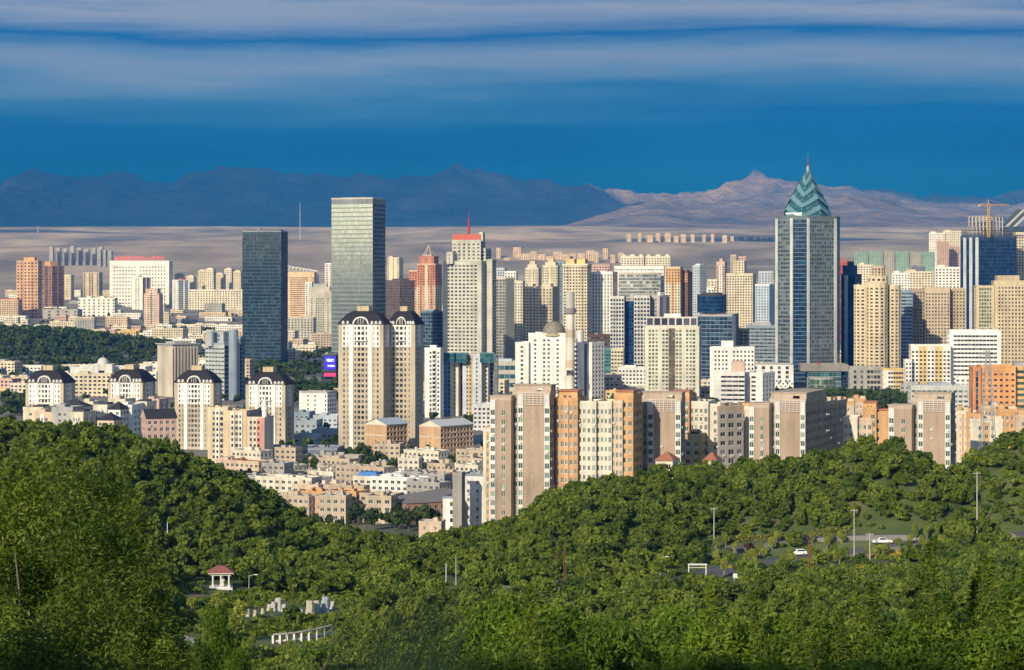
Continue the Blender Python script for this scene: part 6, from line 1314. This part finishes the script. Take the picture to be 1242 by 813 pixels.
# lawn
def patch(name, ring, mat, dz, kind='structure'):
    W_ = np.array([hit(*p)[:2] for p in ring]); c = W_.mean(0); mb = MB(); n = len(W_); K = 8
    for i in range(n):
        a, b = W_[i], W_[(i + 1) % n]
        for k in range(K):
            r0, r1 = k / K, (k + 1) / K
            q = [c + (a - c) * r0, c + (a - c) * r1, c + (b - c) * r1, c + (b - c) * r0]
            mb.quads([[(*p, gz(*p) + dz) for p in q]])
    return tag(mb.obj(name, mat), kind=kind)
def turf():
    m = newmat('turf'); g = NG(m); g.out(g.bsdf(i_Base_Color=g.ramp(g.noise(.8, 5), [(.3, (.08, .16, .03)), (.55, (.14, .24, .05)), (.75, (.22, .27, .08))]), i_Roughness=.95)); return m
TURF = turf(); ASPH = wall((.115, .11, .115), .9, .2); PALEPATH = wall((.34, .32, .28), .9, .2); KERB = wall((.22, .21, .19), .9, .2); DIRT = wall((.26, .17, .09), .95, .3)
patch('lawn', [(196, 782), (225, 772), (252, 780), (258, 806), (205, 812)], TURF, .05); patch('dirt_patch', [(224, 726), (236, 719), (248, 722), (244, 730), (228, 731)], DIRT, .06)
patch('verge', [(890, 668), (960, 660), (1060, 655), (1080, 660), (1000, 668), (930, 676)], wall((.11, .15, .045), .95, .3), .05); patch('dirt_track', [(1158, 562), (1170, 568), (1176, 575), (1160, 572)], PALEPATH, .3)
def road(key, name, mat, w_, dz):
    (X, Y), _ = ROADS[key]; T_ = np.stack([np.gradient(X), np.gradient(Y)], 1); T_ /= np.linalg.norm(T_, axis=1)[:, None]; Nn = np.stack([-T_[:, 1], T_[:, 0]], 1)
    zc = ground(X, Y); k = np.ones(7) / 7; zc = np.convolve(np.pad(zc, 3, 'edge'), k, 'valid') + dz
    mb = MB(); l = np.stack([X, Y], 1) + Nn * w_; r = np.stack([X, Y], 1) - Nn * w_
    for i in range(len(X) - 1):
        mb.quads([[(*l[i], zc[i]), (*r[i], zc[i]), (*r[i + 1], zc[i + 1]), (*l[i + 1], zc[i + 1])]])
        for s_, A in ((1, l), (-1, r)):
            o0, o1 = A[i] + Nn[i] * s_ * .3, A[i + 1] + Nn[i + 1] * s_ * .3
            mb.quads([[(*A[i], zc[i] + .13), (*A[i + 1], zc[i + 1] + .13), (*o1, zc[i + 1] + .13), (*o0, zc[i] + .13)], [(*A[i], zc[i]), (*A[i + 1], zc[i + 1]), (*A[i + 1], zc[i + 1] + .13), (*A[i], zc[i] + .13)], [(*o0, zc[i] - 2), (*o1, zc[i + 1] - 2), (*o1, zc[i + 1] + .13), (*o0, zc[i] + .13)]], 1)
    tag(mb.obj(name, [mat, KERB]), kind='structure'); return zc
ZR = {}
for key, nm, mt, w_ in (('low', 'road', ASPH, 4.2), ('up', 'road', ASPH, 2.6), ('side', 'road', ASPH, 4.0), ('garden', 'path', PALEPATH, .9), ('valley', 'road', wall((.24, .22, .20), .9, .2), 3.4)): ZR[key] = road(key, nm, mt, w_, .35 if key != 'garden' else .12)

# ---- the near slope: big leafy trees on the left, shrubs along the bottom
NEAR = [tree_proto(25000, 2.0, 4.6, 10.5, 46, .068, LEAF_WILLOW, 300 + k, asp=.34, lobe=.30, name='willow_tree', bark=plain((.17, .14, .10), .9), thick=.011) for k in range(3)]
NEARB = [tree_proto(13000, 1.8, 2.6, 6.0, 30, .088, LEAF_NEAR, 310 + k, asp=.42, lobe=.32, name='leafy_shrub', thick=.014) for k in range(4)]
def near(pr, px, ytop, D, s, label, group, cat, sx=1.0):
    X = wx(px, D); zt = wz(ytop, D); h = 10.5 if pr['name'] == 'willow_tree' else 6.0
    plant(pr, (X, D, zt - h * s), (s * sx, s * sx, s), px * .37, label, group, cat)
for k, (px, yt, D, s, sx) in enumerate([(-22, 508, 62, 1.1, 1.1), (45, 500, 60, 1.15, 1.15), (112, 509, 64, 1.1, 1.1), (5, 560, 52, 1.0, 1.1), (88, 565, 54, 1.0, 1.1), (150, 580, 60, 1.0, 1.0), (40, 640, 46, .9, 1.2), (130, 650, 50, .9, 1.2), (185, 690, 56, .8, 1.1), (-10, 700, 42, .8, 1.2), (80, 715, 42, .75, 1.3), (165, 745, 46, .7, 1.3)]):
    near(NEAR[k % 3], px, yt, D, s, ['tall pale-stemmed leafy tree of the near left thicket' if k < 6 else 'lower leafy tree filling the shaded bottom left corner'][0], 'upper near left trees' if k < 6 else 'lower near left trees', 'tree', sx)
BOT = [(560, 745, 52), (598, 700, 66), (640, 712, 62), (690, 722, 58), (735, 735, 56), (780, 728, 62), (835, 712, 66), (880, 722, 60), (925, 728, 60), (975, 735, 58), (1025, 738, 58), (1075, 735, 60), (1125, 722, 62), (1170, 700, 66), (1215, 690, 66), (1250, 680, 64), (1295, 676, 64), (1340, 672, 66),
       (540, 790, 42), (610, 765, 46), (670, 770, 46), (720, 780, 44), (770, 772, 46), (820, 765, 46), (870, 775, 45), (920, 770, 46), (970, 775, 45), (1020, 778, 44), (1070, 772, 46), (1120, 765, 46), (1170, 755, 48), (1220, 745, 48), (1255, 740, 46)]
for k, (px, yt, D) in enumerate(BOT):
    near(NEARB[k % 4], px, yt, D, 1.0 if D > 50 else .85, 'dense dark green shrub along the bottom edge, behind the front row' if D > 50 else 'dense dark green shrub of the front row at the bottom edge', 'shrubs of the second near row' if D > 50 else 'shrubs of the front near row', 'shrub', 1.0)
for k, (px, yt, D, s) in enumerate([(262, 722, 95, .95), (240, 762, 90, .8), (285, 775, 88, .7), (218, 795, 80, .6)]):
    near(NEARB[k % 4], px, yt, D, s, 'narrow dark shrub standing before the garden lawn', 'narrow shrubs before the lawn', 'shrub', .55)
# upright leafy shoots rising from the shrubs at the right
def shoot(seed):
    r_ = np.random.default_rng(seed); mb = MB(); h = r_.uniform(2.2, 3.2); x = y_ = 0.; pts = [(0., 0., 0.)]
    for k in range(1, 7): x += r_.normal(0, .05) + .03; y_ += r_.normal(0, .05); pts.append((x, y_, h * k / 6))
    for a, b in zip(pts[:-1], pts[1:]): mb.tube(a, b, .013, .009, 4)
    n = 620; t = r_.uniform(.0, 1, n); i = np.minimum((t * 6).astype(int), 5); fr = (t * 6 - i)[:, None]; A = np.array(pts); P = A[i] * (1 - fr) + A[i + 1] * fr
    d = r_.normal(0, 1, (n, 3)); d[:, 2] = -.5; d /= np.linalg.norm(d, axis=1)[:, None]; sp = (.42 * (1.1 - t))[:, None] * r_.uniform(.3, 1, (n, 1)); P = P + d * sp
    lm = MB().quads(leaves(P, d * .4 + np.array([0, 0, .8]), .085, .30, r_), 0, r_.random(n)).mesh('foliage', [LEAF_WILLOW]); return mb.mesh('stem', [plain((.10, .13, .04), .8)]), lm
SHO = [shoot(400 + k) for k in range(5)]
for k in range(15):
    px = rg.uniform(900, 1242) if k < 12 else rg.uniform(560, 880); D = rg.uniform(46, 62); yb = 835 - rg.uniform(0, 30) - (55 if px > 1120 else 0)
    t = thing('leafy_shoot', 'upright leafy shoot with pale drooping leaves above the front shrubs at the right' if k < 12 else 'upright leafy shoot above the front shrubs near the middle', 'plant', (wx(px, D), D, wz(yb, D)), rg.uniform(0, 6), 'leafy shoots at the right' if k < 12 else 'leafy shoots near the middle')
    s = rg.uniform(.6, .95); t.scale = (s * 1.4, s * 1.4, s); link('stem', SHO[k % 5][0], t); link('foliage', SHO[k % 5][1], t)
# leaning tall grass
r_ = np.random.default_rng(77); gb = MB()
for k in range(400):
    px = r_.normal(482, 48); D = r_.uniform(30, 46); z0 = wz(835 + r_.uniform(-20, 60), D); X = wx(px, D); h = r_.uniform(.9, 2.4) * D / 40; ln = r_.uniform(.15, .75) * h; w_ = .006; dy = r_.normal(0, .25)
    t = np.linspace(0, 1, 6); xs = X + ln * t ** 1.8; zs = z0 + h * (t - .12 * t ** 3); ys = D + dy * t
    w2 = w_ * (1 - t * .8)
    A = np.stack([xs - w2, ys, zs], 1); B = np.stack([xs + w2, ys + .004, zs], 1); gb.quads(np.stack([A[:-1], B[:-1], B[1:], A[1:]], 1), 0, r_.random())
tag(gb.obj('tall_grass', leaf_mat('grass_blade', (.20, .27, .07), (.50, .50, .22), False, .3)), kind='stuff')
# rough grass on the bare near slope
r_ = np.random.default_rng(78); n = 60000; Y = r_.uniform(24, 330, n) ; Y = 24 + (Y - 24) ** 1.0; X = (r_.uniform(-30, 1270, n) - CX) / FPX * Y; P = np.stack([X, Y, ground(X, Y)], 1); P[:, 2] += r_.uniform(0, .5, n)
d = np.tile([0., -.6, .5], (n, 1)); tag(MB().quads(leaves(P, d, .16, .35, r_), 0, r_.random(n)).obj('rough_grass', leaf_mat('grass_tuft', (.03, .06, .01), (.16, .19, .05), False, .3)), kind='stuff')

it = []
for k in range(2600):
    Y = rg.uniform(1250, 4600) ; px = rg.uniform(-10, 1252); X = (px - CX) / FPX * Y
    if any((X - fx) ** 2 + (Y - fy) ** 2 < (fr + 1) ** 2 for fx, fy, fr in FOOT): continue
    if vnoise(X / 90, Y / 160, 3) < .42: continue
    it.append((X, Y, gz(X, Y) - .3, rg.uniform(.5, 1.1), k))
mass('city_greenery', FARP, it, LEAF_DARKMASS)

r_ = np.random.default_rng(31)
for k in range(34):
    px = r_.uniform(858, 1100); py = 690 - (px - 858) * .105 + r_.uniform(-14, 12); X, Y, z = hit(px, py)
    if min(np.min((ROADS[q][0][0] - X) ** 2 + (ROADS[q][0][1] - Y) ** 2) for q in ('low', 'up')) < 16: continue
    plant(FRESH[k % 4], (X, Y, z - .2), (.7, .7, .8 * r_.uniform(.7, 1.3)), k * 1.37, 'small young tree on the verge between the two park roads', 'young trees on the road verge')
it = []
for k in range(900):
    py = r_.uniform(556, 645); D = 273800. / (py - YH); X = (r_.uniform(270, 575) - CX) / FPX * D
    if D < 800 or any((X - fx) ** 2 + (D - fy) ** 2 < (fr * .8 + 1.2) ** 2 for fx, fy, fr in FOOT): continue
    it.append((X, D, gz(X, D) - .2, r_.uniform(.35, .75), k))
mass('city_shrubbery', [tree_proto(240, 2.6, 3.0, 7.0, 9, .5, LEAF_DARK, 290 + k) for k in range(3)], it, LEAF_DARKMASS)

# ------------------------------------------------------------------ things in the park
WHITE = plain((.72, .70, .64), .6); CONC = plain((.46, .44, .40), .8)
# pavilion
X, Y, z = hit(268, 714); t = thing('garden_pavilion', 'small white columned pavilion with a red hipped roof on a mound in the garden', 'pavilion', (X, Y, z), .12)
m = MB(); m.box(-2.4, 2.4, -2.4, 2.4, -1.2, .35); m.box(-2.0, 2.0, -2.0, 2.0, .35, .55); m.obj('plinth', WHITE, t)
col = MB(); col.box(-.24, .24, -.24, .24, 0, .15); col.lathe([(.19, .15), (.16, 2.2)], 10); col.box(-.24, .24, -.24, .24, 2.2, 2.4); cm = col.mesh('column', [WHITE])
for x, y in ((-1.7, -1.7), (0, -1.7), (1.7, -1.7), (1.7, 0), (1.7, 1.7), (0, 1.7), (-1.7, 1.7), (-1.7, 0)): link('column', cm, t, (x * (.98), y, .55))
m = MB(); m.box(-2.05, 2.05, -2.05, -1.5, 2.95, 3.35); m.box(-2.05, 2.05, 1.5, 2.05, 2.95, 3.35); m.box(-2.05, -1.5, -1.5, 1.5, 2.95, 3.35); m.box(1.5, 2.05, -1.5, 1.5, 2.95, 3.35); m.box(-2.6, 2.6, -2.6, 2.6, 3.35, 3.55); m.obj('entablature', WHITE, t)
m = MB(); m.prism([(-2.7, -2.7), (2.7, -2.7), (2.7, 2.7), (-2.7, 2.7)], 3.55, 4.75, 0, [(-.8, -.8), (.8, -.8), (.8, .8), (-.8, .8)]); m.obj('roof', plain((.27, .10, .075), .8), t)
st = thing('statue', 'pale statue standing inside the red-roofed pavilion', 'statue', (X + .35, Y, z + .55)); m = MB(); m.lathe([(.4, 0), (.4, .5), (.25, .5), (.34, 1.0), (.22, 1.5), (.3, 1.8), (.12, 2.0), (.18, 2.15), (.02, 2.35)], 10); m.obj('body', WHITE, st)
m = MB(); m.tube((.2, 0, 1.6), (.45, -.1, 1.1), .08, .06); m.tube((-.2, 0, 1.6), (-.4, -.15, 1.2), .08, .06); m.obj('arm', WHITE, st)
# standing stones
STN = [(300, 748, 1.6, 0), (309, 748, 1.3, 1), (318, 745, 1.2, 1), (326, 741, 1.4, 0), (337, 741, 2.5, 0), (344, 742, 1.5, 0), (365, 748, 1.5, 2), (375, 746, 2.7, 1), (384, 744, 2.4, 0), (394, 742, 2.8, 2), (403, 739, 1.6, 0), (331, 742, 1.9, 0)]
LS = ['bluish carved stone at the left end of the standing stones', 'small yellowish carved stone second in the left row', 'small pale stone low behind a young tree', 'pale slim stone before the tall broken one', 'tall broken pale stone crowning the left group', 'stubby pale stone right of the tall broken one', 'short bluish stone opening the right group', 'tall yellow-tinged stone in the right group', 'tall white stone in the middle of the right group', 'tallest blue-grey stone of the right group', 'short pale stone at the right end of the row', 'pale stone leaning against the tall broken one']
for k, (px, py, h, c) in enumerate(STN):
    h *= 1.08; X, Y, z = hit(px, py); r_ = np.random.default_rng(k); w_ = h * .27; mb = MB()
    levels = [0, .25, .5, .7, .85, 1.0]; rings = []
    for q in levels:
        s_ = w_ * (1.15 - .35 * q) * r_.uniform(.85, 1.15); n = 7; rings.append([(math.cos(a) * s_ * r_.uniform(.8, 1.2) + .1 * q, math.sin(a) * s_ * .7 * r_.uniform(.8, 1.2), q * h - .2) for a in np.arange(n) / n * 6.283])
    for A, B in zip(rings[:-1], rings[1:]): mb.quads([[A[i], A[(i + 1) % 7], B[(i + 1) % 7], B[i]] for i in range(7)])
    mb.quads([rings[-1]]); o = mb.obj('standing_stone', wall([(.44, .43, .40), (.44, .40, .29), (.32, .36, .40)][c], .9, .25), None, (X, Y, z)); tag(o, LS[k], 'stone', 'carved standing stones')
# curved white colonnade
a = hit(331, 781); b = hit(402, 776); t = thing('white_colonnade', 'low curved white colonnade half hidden by plants in the garden', 'colonnade', a, 0); n = 8
arc = [((b[0] - a[0]) * k / n, (b[1] - a[1]) * k / n - 2.2 * math.sin(math.pi * k / n)) for k in range(n + 1)]
for k, (x, y) in enumerate(arc):
    zz = gz(a[0] + x, a[1] + y) - a[2]; mb = MB(); mb.box(-.17, .17, -.17, .17, -.5, 1.35); link('pillar', mb.mesh('pillar', [WHITE]), t, (x, y, 0))
mb = MB()
for p, q in zip(arc[:-1], arc[1:]): mb.bar((p[0], p[1], 1.45), (q[0], q[1], 1.45), .30)
mb.obj('beam', wall((.46, .41, .36)), t)
mb = MB()
for p, q in zip(arc[:-1], arc[1:]): mb.bar((p[0], p[1] + .3, .25), (q[0], q[1] + .3, .25), .3)
mb.obj('bench_wall', WHITE, t)
# cars
def car(label, px, py, key, L_, body, kind='suv', rz=0.0, dark=False):
    X, Y, z = hit(px, py); (RX_, RY_), _ = ROADS[key]; i = np.argmin((RX_ - X) ** 2 + (RY_ - Y) ** 2); z = max(z, ZR[key][i])
    t = thing('parked_car', label, 'car', (X, Y, z), rz, 'cars in the park'); W_ = .92; s = L_ / 4.6
    def loft(sec, name, mat, w0=W_, taper=.0, par=t):
        # sec: (x, z) outline, extruded across the car with rounded shoulders
        mb = MB(); ys = [-w0, -w0 * .94, w0 * .94, w0]; n = len(sec); c = np.mean(sec, axis=0)
        rings = []
        for y in ys:
            k = .965 if abs(y) == w0 else 1.0; rings.append([((p[0] - c[0]) * k + c[0], y * (1 - taper * max(0, (p[1] - .9))), (p[1] - c[1]) * k + c[1]) for p in sec])
        for A, B in zip(rings[:-1], rings[1:]): mb.quads([[A[j], B[j], B[(j + 1) % n], A[(j + 1) % n]] for j in range(n)])
        mb.quads([rings[0]]); mb.quads([rings[-1][::-1]]); return mb.obj(name, mat, par)
    paint = plain(body, .25)
    if kind == 'suv':
        loft([(x * s, zz) for x, zz in [(-2.3, .35), (2.25, .35), (2.3, .75), (2.05, .98), (1.15, 1.08), (-2.2, 1.12), (-2.33, .8)]], 'body', paint)
        cab = [(x * s, zz) for x, zz in [(1.15, 1.06), (.45, 1.62), (-1.5, 1.66), (-2.15, 1.1)]]; loft(cab, 'cabin', paint, .80, .1)
        win = [(.95, 1.1, .42, 1.55), (-.45, 1.1, -.45, 1.57)]
    else:
        loft([(x * s, zz) for x, zz in [(-2.3, .45), (2.25, .45), (2.3, .85), (2.1, 1.05), (1.15, 1.12), (-2.25, 1.14), (-2.32, .8)]], 'body', paint)
        cab = [(x * s, zz) for x, zz in [(1.15, 1.1), (.55, 1.72), (-.75, 1.76), (-1.0, 1.12)]]; loft(cab, 'cabin', paint, .80, .1)
    x1, x2 = max(p[0] for p in cab) - .35, min(p[0] for p in cab) + .25
    for sgn in (-1, 1):
        mb = MB(); yy = sgn * .815
        top = 1.52 if kind == 'suv' else 1.62; q = [(x1 - .05, yy, 1.17), (x2, yy, 1.17), (x2 + .25, yy, top), (x1 - .55, yy, top)]
        if kind != 'suv': q = [(x1, yy, 1.2), (x2, yy, 1.2), (x2 + .1, yy, top), (x1 - .45, yy, top)]
        mb.quads([q if sgn > 0 else q[::-1]]); mb.obj('side_window', glass('black'), t)
    mb = MB(); xx = cab[0][0]; xt = cab[1][0]; mb.quads([[(xx + .02, -.68, 1.13), (xx + .02, .68, 1.13), (xt + .05, .6, cab[1][1] - .06), (xt + .05, -.6, cab[1][1] - .06)]]); mb.obj('windscreen', glass('blue'), t)
    wh = MB(); tt = np.arange(14) / 14 * 6.2832
    ring = np.stack([np.cos(tt) * .34, np.zeros(14), np.sin(tt) * .34], 1); rj = np.roll(ring, -1, 0)
    wh.quads(np.stack([ring + [0, -.11, 0], rj + [0, -.11, 0], rj + [0, .11, 0], ring + [0, .11, 0]], 1), 0); wh.quads([ring + [0, -.11, 0]]); wh.quads([(ring + [0, .11, 0])[::-1]])
    wm = wh.mesh('wheel', [plain((.02, .02, .02), .8)]); hb = MB(); hb.quads([ring * .55 + [0, -.12, 0]]); hb.quads([(ring * .55 + [0, .12, 0])[::-1]]); hm2 = hb.mesh('rim', [plain('metal', .4, .6)])
    for x in (-1.42 * s, 1.45 * s):
        for y in (-.84, .84): link('rim', hm2, link('wheel', wm, t, (x, y, .34)))
    for y in (-.7, .7):
        mb = MB(); mb.box(2.2 * s, 2.3 * s, y - .16, y + .16, .78, .92); mb.obj('headlight', plain((.75, .75, .72), .2), t)
        mb = MB(); mb.box(-2.34 * s, -2.27 * s, y - .14, y + .14, .8, 1.0); mb.obj('tail_light', plain((.35, .02, .02), .3), t)
    return t
car('white hatchback on the lower park road beside the rust-red mast', 968, 677, 'low', 4.4, (.78, .78, .77), rz=math.pi + .15)
car('white double-cab pickup at the right end of the lower park road', 1070, 660, 'low', 5.3, (.78, .78, .78), 'pickup', .1)
car('dark car half hidden in the verge above the white hatchback', 972, 657.5, 'up', 4.4, (.03, .03, .035), rz=.1)
# poles, lamps, masts, signs
def pole(name, label, px, pyb, pyt, cat='pole', r0=.16, kind='pole', mat=CONC, group=None, D=None):
    if D is None: X, Y, z = hit(px, pyb)
    else: X, Y = wx(px, D), D; z = gz(X, Y)
    h = wz(pyt, Y) - z; t = thing(name, label, cat, (X, Y, z), 0, group); m = MB(); m.tube((0, 0, -1), (0, 0, h), r0, r0 * .6, 8); m.obj('shaft', mat, t)
    if kind == 'cross':
        m = MB(); m.box(-.9, .9, -.07, .07, h - .6, h - .45); m.obj('crossarm', mat, t)
        for x in (-.8, 0, .8): mb = MB(); mb.lathe([(.06, h - .45), (.08, h - .3), (.03, h - .2)], 6, cx=x); mb.obj('insulator', plain((.5, .5, .5)), t)
    if kind == 'lamp':
        m = MB(); m.tube((0, 0, h - .1), (1.3, 0, h + .15), .07, .05, 6); m.obj('arm', mat, t); m = MB(); m.box(1.1, 1.9, -.16, .16, h + .08, h + .24); m.obj('lamp_head', WHITE, t)
    return t
pole('utility_pole', 'tall pale utility pole standing against the right wooded hill edge', 1185, 648, 572, r0=.20, kind='cross')
pole('utility_pole', 'pale utility pole in the trees left of the park roads', 866, 662, 615, r0=.17, kind='cross')
pole('utility_pole', 'pale utility pole rising between the white hatchback and the pickup', 1036, 678, 617, r0=.18, kind='cross')
pole('utility_pole', 'shorter concrete pole just left of the white pickup', 1055, 686, 646, r0=.18, kind='cross')
pole('lamp_post', 'white slender lamp post on the left wooded slope', 203, 668, 634, 'lamp post', .12, 'pole', WHITE)
pole('lamp_post', 'thin curved lamp post beside the red-roofed pavilion', 302, 716, 698, 'lamp post', .10, 'lamp', CONC)
pole('lamp_post', 'white hooked lamp post left of the white gantry', 801, 697, 676, 'lamp post', .14, 'lamp', WHITE)
pole('lamp_post', 'white hooked lamp post rising from the valley shrubs', 518, 726, 713, 'lamp post', .14, 'lamp', WHITE)
pole('thin_pole', 'short white pole of the pair above the valley shrubs', 541, 708, 683, r0=.12, mat=WHITE)
pole('thin_pole', 'taller grey pole of the pair above the valley shrubs', 553, 716, 675, r0=.12)
X, Y, z = hit(846, 699); t = thing('road_gantry', 'white box-frame height gantry across the park road', 'gantry', (X, Y, z)); w_ = 10.5 / FPX * Y; h = wz(685, Y) - z
for x in (-w_, w_): m = MB(); m.bar((x, 0, -.5), (x, 0, h), .22); m.obj('post', WHITE, t)
m = MB(); m.bar((-w_ - .2, 0, h), (w_ + .2, 0, h), .3); m.bar((-w_, 0, h - .7), (w_, 0, h - .7), .12); m.obj('beam', WHITE, t)
X, Y, z = hit(894, 706); t = thing('sign_board', 'small plain white board beside the lower park road', 'sign', (X, Y, z)); m = MB(); m.box(-.9, .9, -.05, .05, .8, 1.8); m.obj('board', WHITE, t)
for x in (-.6, .6): m = MB(); m.box(x - .05, x + .05, .05, .15, -.3, 1.9); m.obj('post', CONC, t)
RUST = plain((.22, .075, .04), .8)
for (px, yb, yt, r, lab) in [(685, 716, 666, .24, 'taller rust-red lattice mast above the valley shrubs'), (676, 712, 676, .18, 'shorter rust-red lattice mast close to the taller one'), (982, 702, 656, .24, 'rust-red lattice mast beside the white hatchback')]:
    X, Y, z = hit(px, yb); t = thing('lattice_mast', lab, 'mast', (X, Y, z)); m = MB(); h = wz(yt, Y) - z; lattice(m, (0, 0, -.5), (0, 0, h), r, 12); m.obj('frame', RUST, t)
    m = MB(); m.tube((0, 0, h), (0, 0, h + 1.2), .06, .03, 5); m.obj('tip', RUST, t)
# power pylon behind the right crest
X, Y = wx(1198, 705.), 705.; z = gz(X, Y); zt = wz(424, Y); h = zt - z; t = thing('power_pylon', 'grey lattice power pylon in front of the orange hotel', 'pylon', (X, Y, z)); GAL = plain((.42, .42, .40), .5, .3); m = MB()
def leg_at(q, zf): w_ = 2.6 * (1 - zf) + .45; return np.array([q[0] * w_, q[1] * w_, zf * h])
cs = [(-1, -1), (1, -1), (1, 1), (-1, 1)]; K = 9; zs = np.linspace(0, 1, K + 1) ** .85
for q in cs: m.bar(leg_at(q, 0), leg_at(q, 1), .14)
for a_, b_ in zip(zs[:-1], zs[1:]):
    for i in range(4): m.bar(leg_at(cs[i], a_), leg_at(cs[(i + 1) % 4], b_), .08); m.bar(leg_at(cs[(i + 1) % 4], a_), leg_at(cs[i], b_), .08); m.bar(leg_at(cs[i], b_), leg_at(cs[(i + 1) % 4], b_), .08)
m.obj('tower_frame', GAL, t)
for zf, l in ((.72, 4.2), (.84, 3.4), (.96, 2.6)):
    m = MB()
    for sgn in (-1, 1): m.bar((0, -.3, zf * h), (sgn * l, 0, zf * h + .3), .1); m.bar((0, .3, zf * h), (sgn * l, 0, zf * h + .3), .1); m.bar((sgn * .5, 0, zf * h + 1.4), (sgn * l, 0, zf * h + .3), .08)
    m.obj('crossarm', GAL, t)
    for sgn in (-1, 1): mb = MB(); mb.tube((sgn * l, 0, zf * h + .3), (sgn * l, 0, zf * h - .9), .09, .09, 5); mb.obj('insulator', plain((.25, .2, .18)), t)
# radio masts on the far plain
for (px, yt, D, lab) in [(364, 246, 12000., 'thin radio mast on the far plain between the two glass towers'), (46, 273, 12500., 'thin radio mast on the far plain at the far left')]:
    X = wx(px, D); z = gz(X, D); t = thing('radio_mast', lab, 'mast', (X, D, z)); m = MB(); h = wz(yt, D) - z; m.tube((0, 0, 0), (0, 0, h), 2.0, .8, 5); m.obj('shaft', plain((.5, .5, .55)), t)

for k, (px, py, s_) in enumerate([(352, 786, .5), (372, 787, .45), (388, 784, .55), (398, 786, .5), (340, 790, .4), (412, 780, .6)]):
    X, Y, z = hit(px, py); plant(FRESH[k % 4], (X, Y, z - .3), (s_ * 1.2, s_ * 1.2, s_ * .7), k * 1.9, 'low yellow-green bush growing in front of the white colonnade', 'bushes before the colonnade', 'bush')
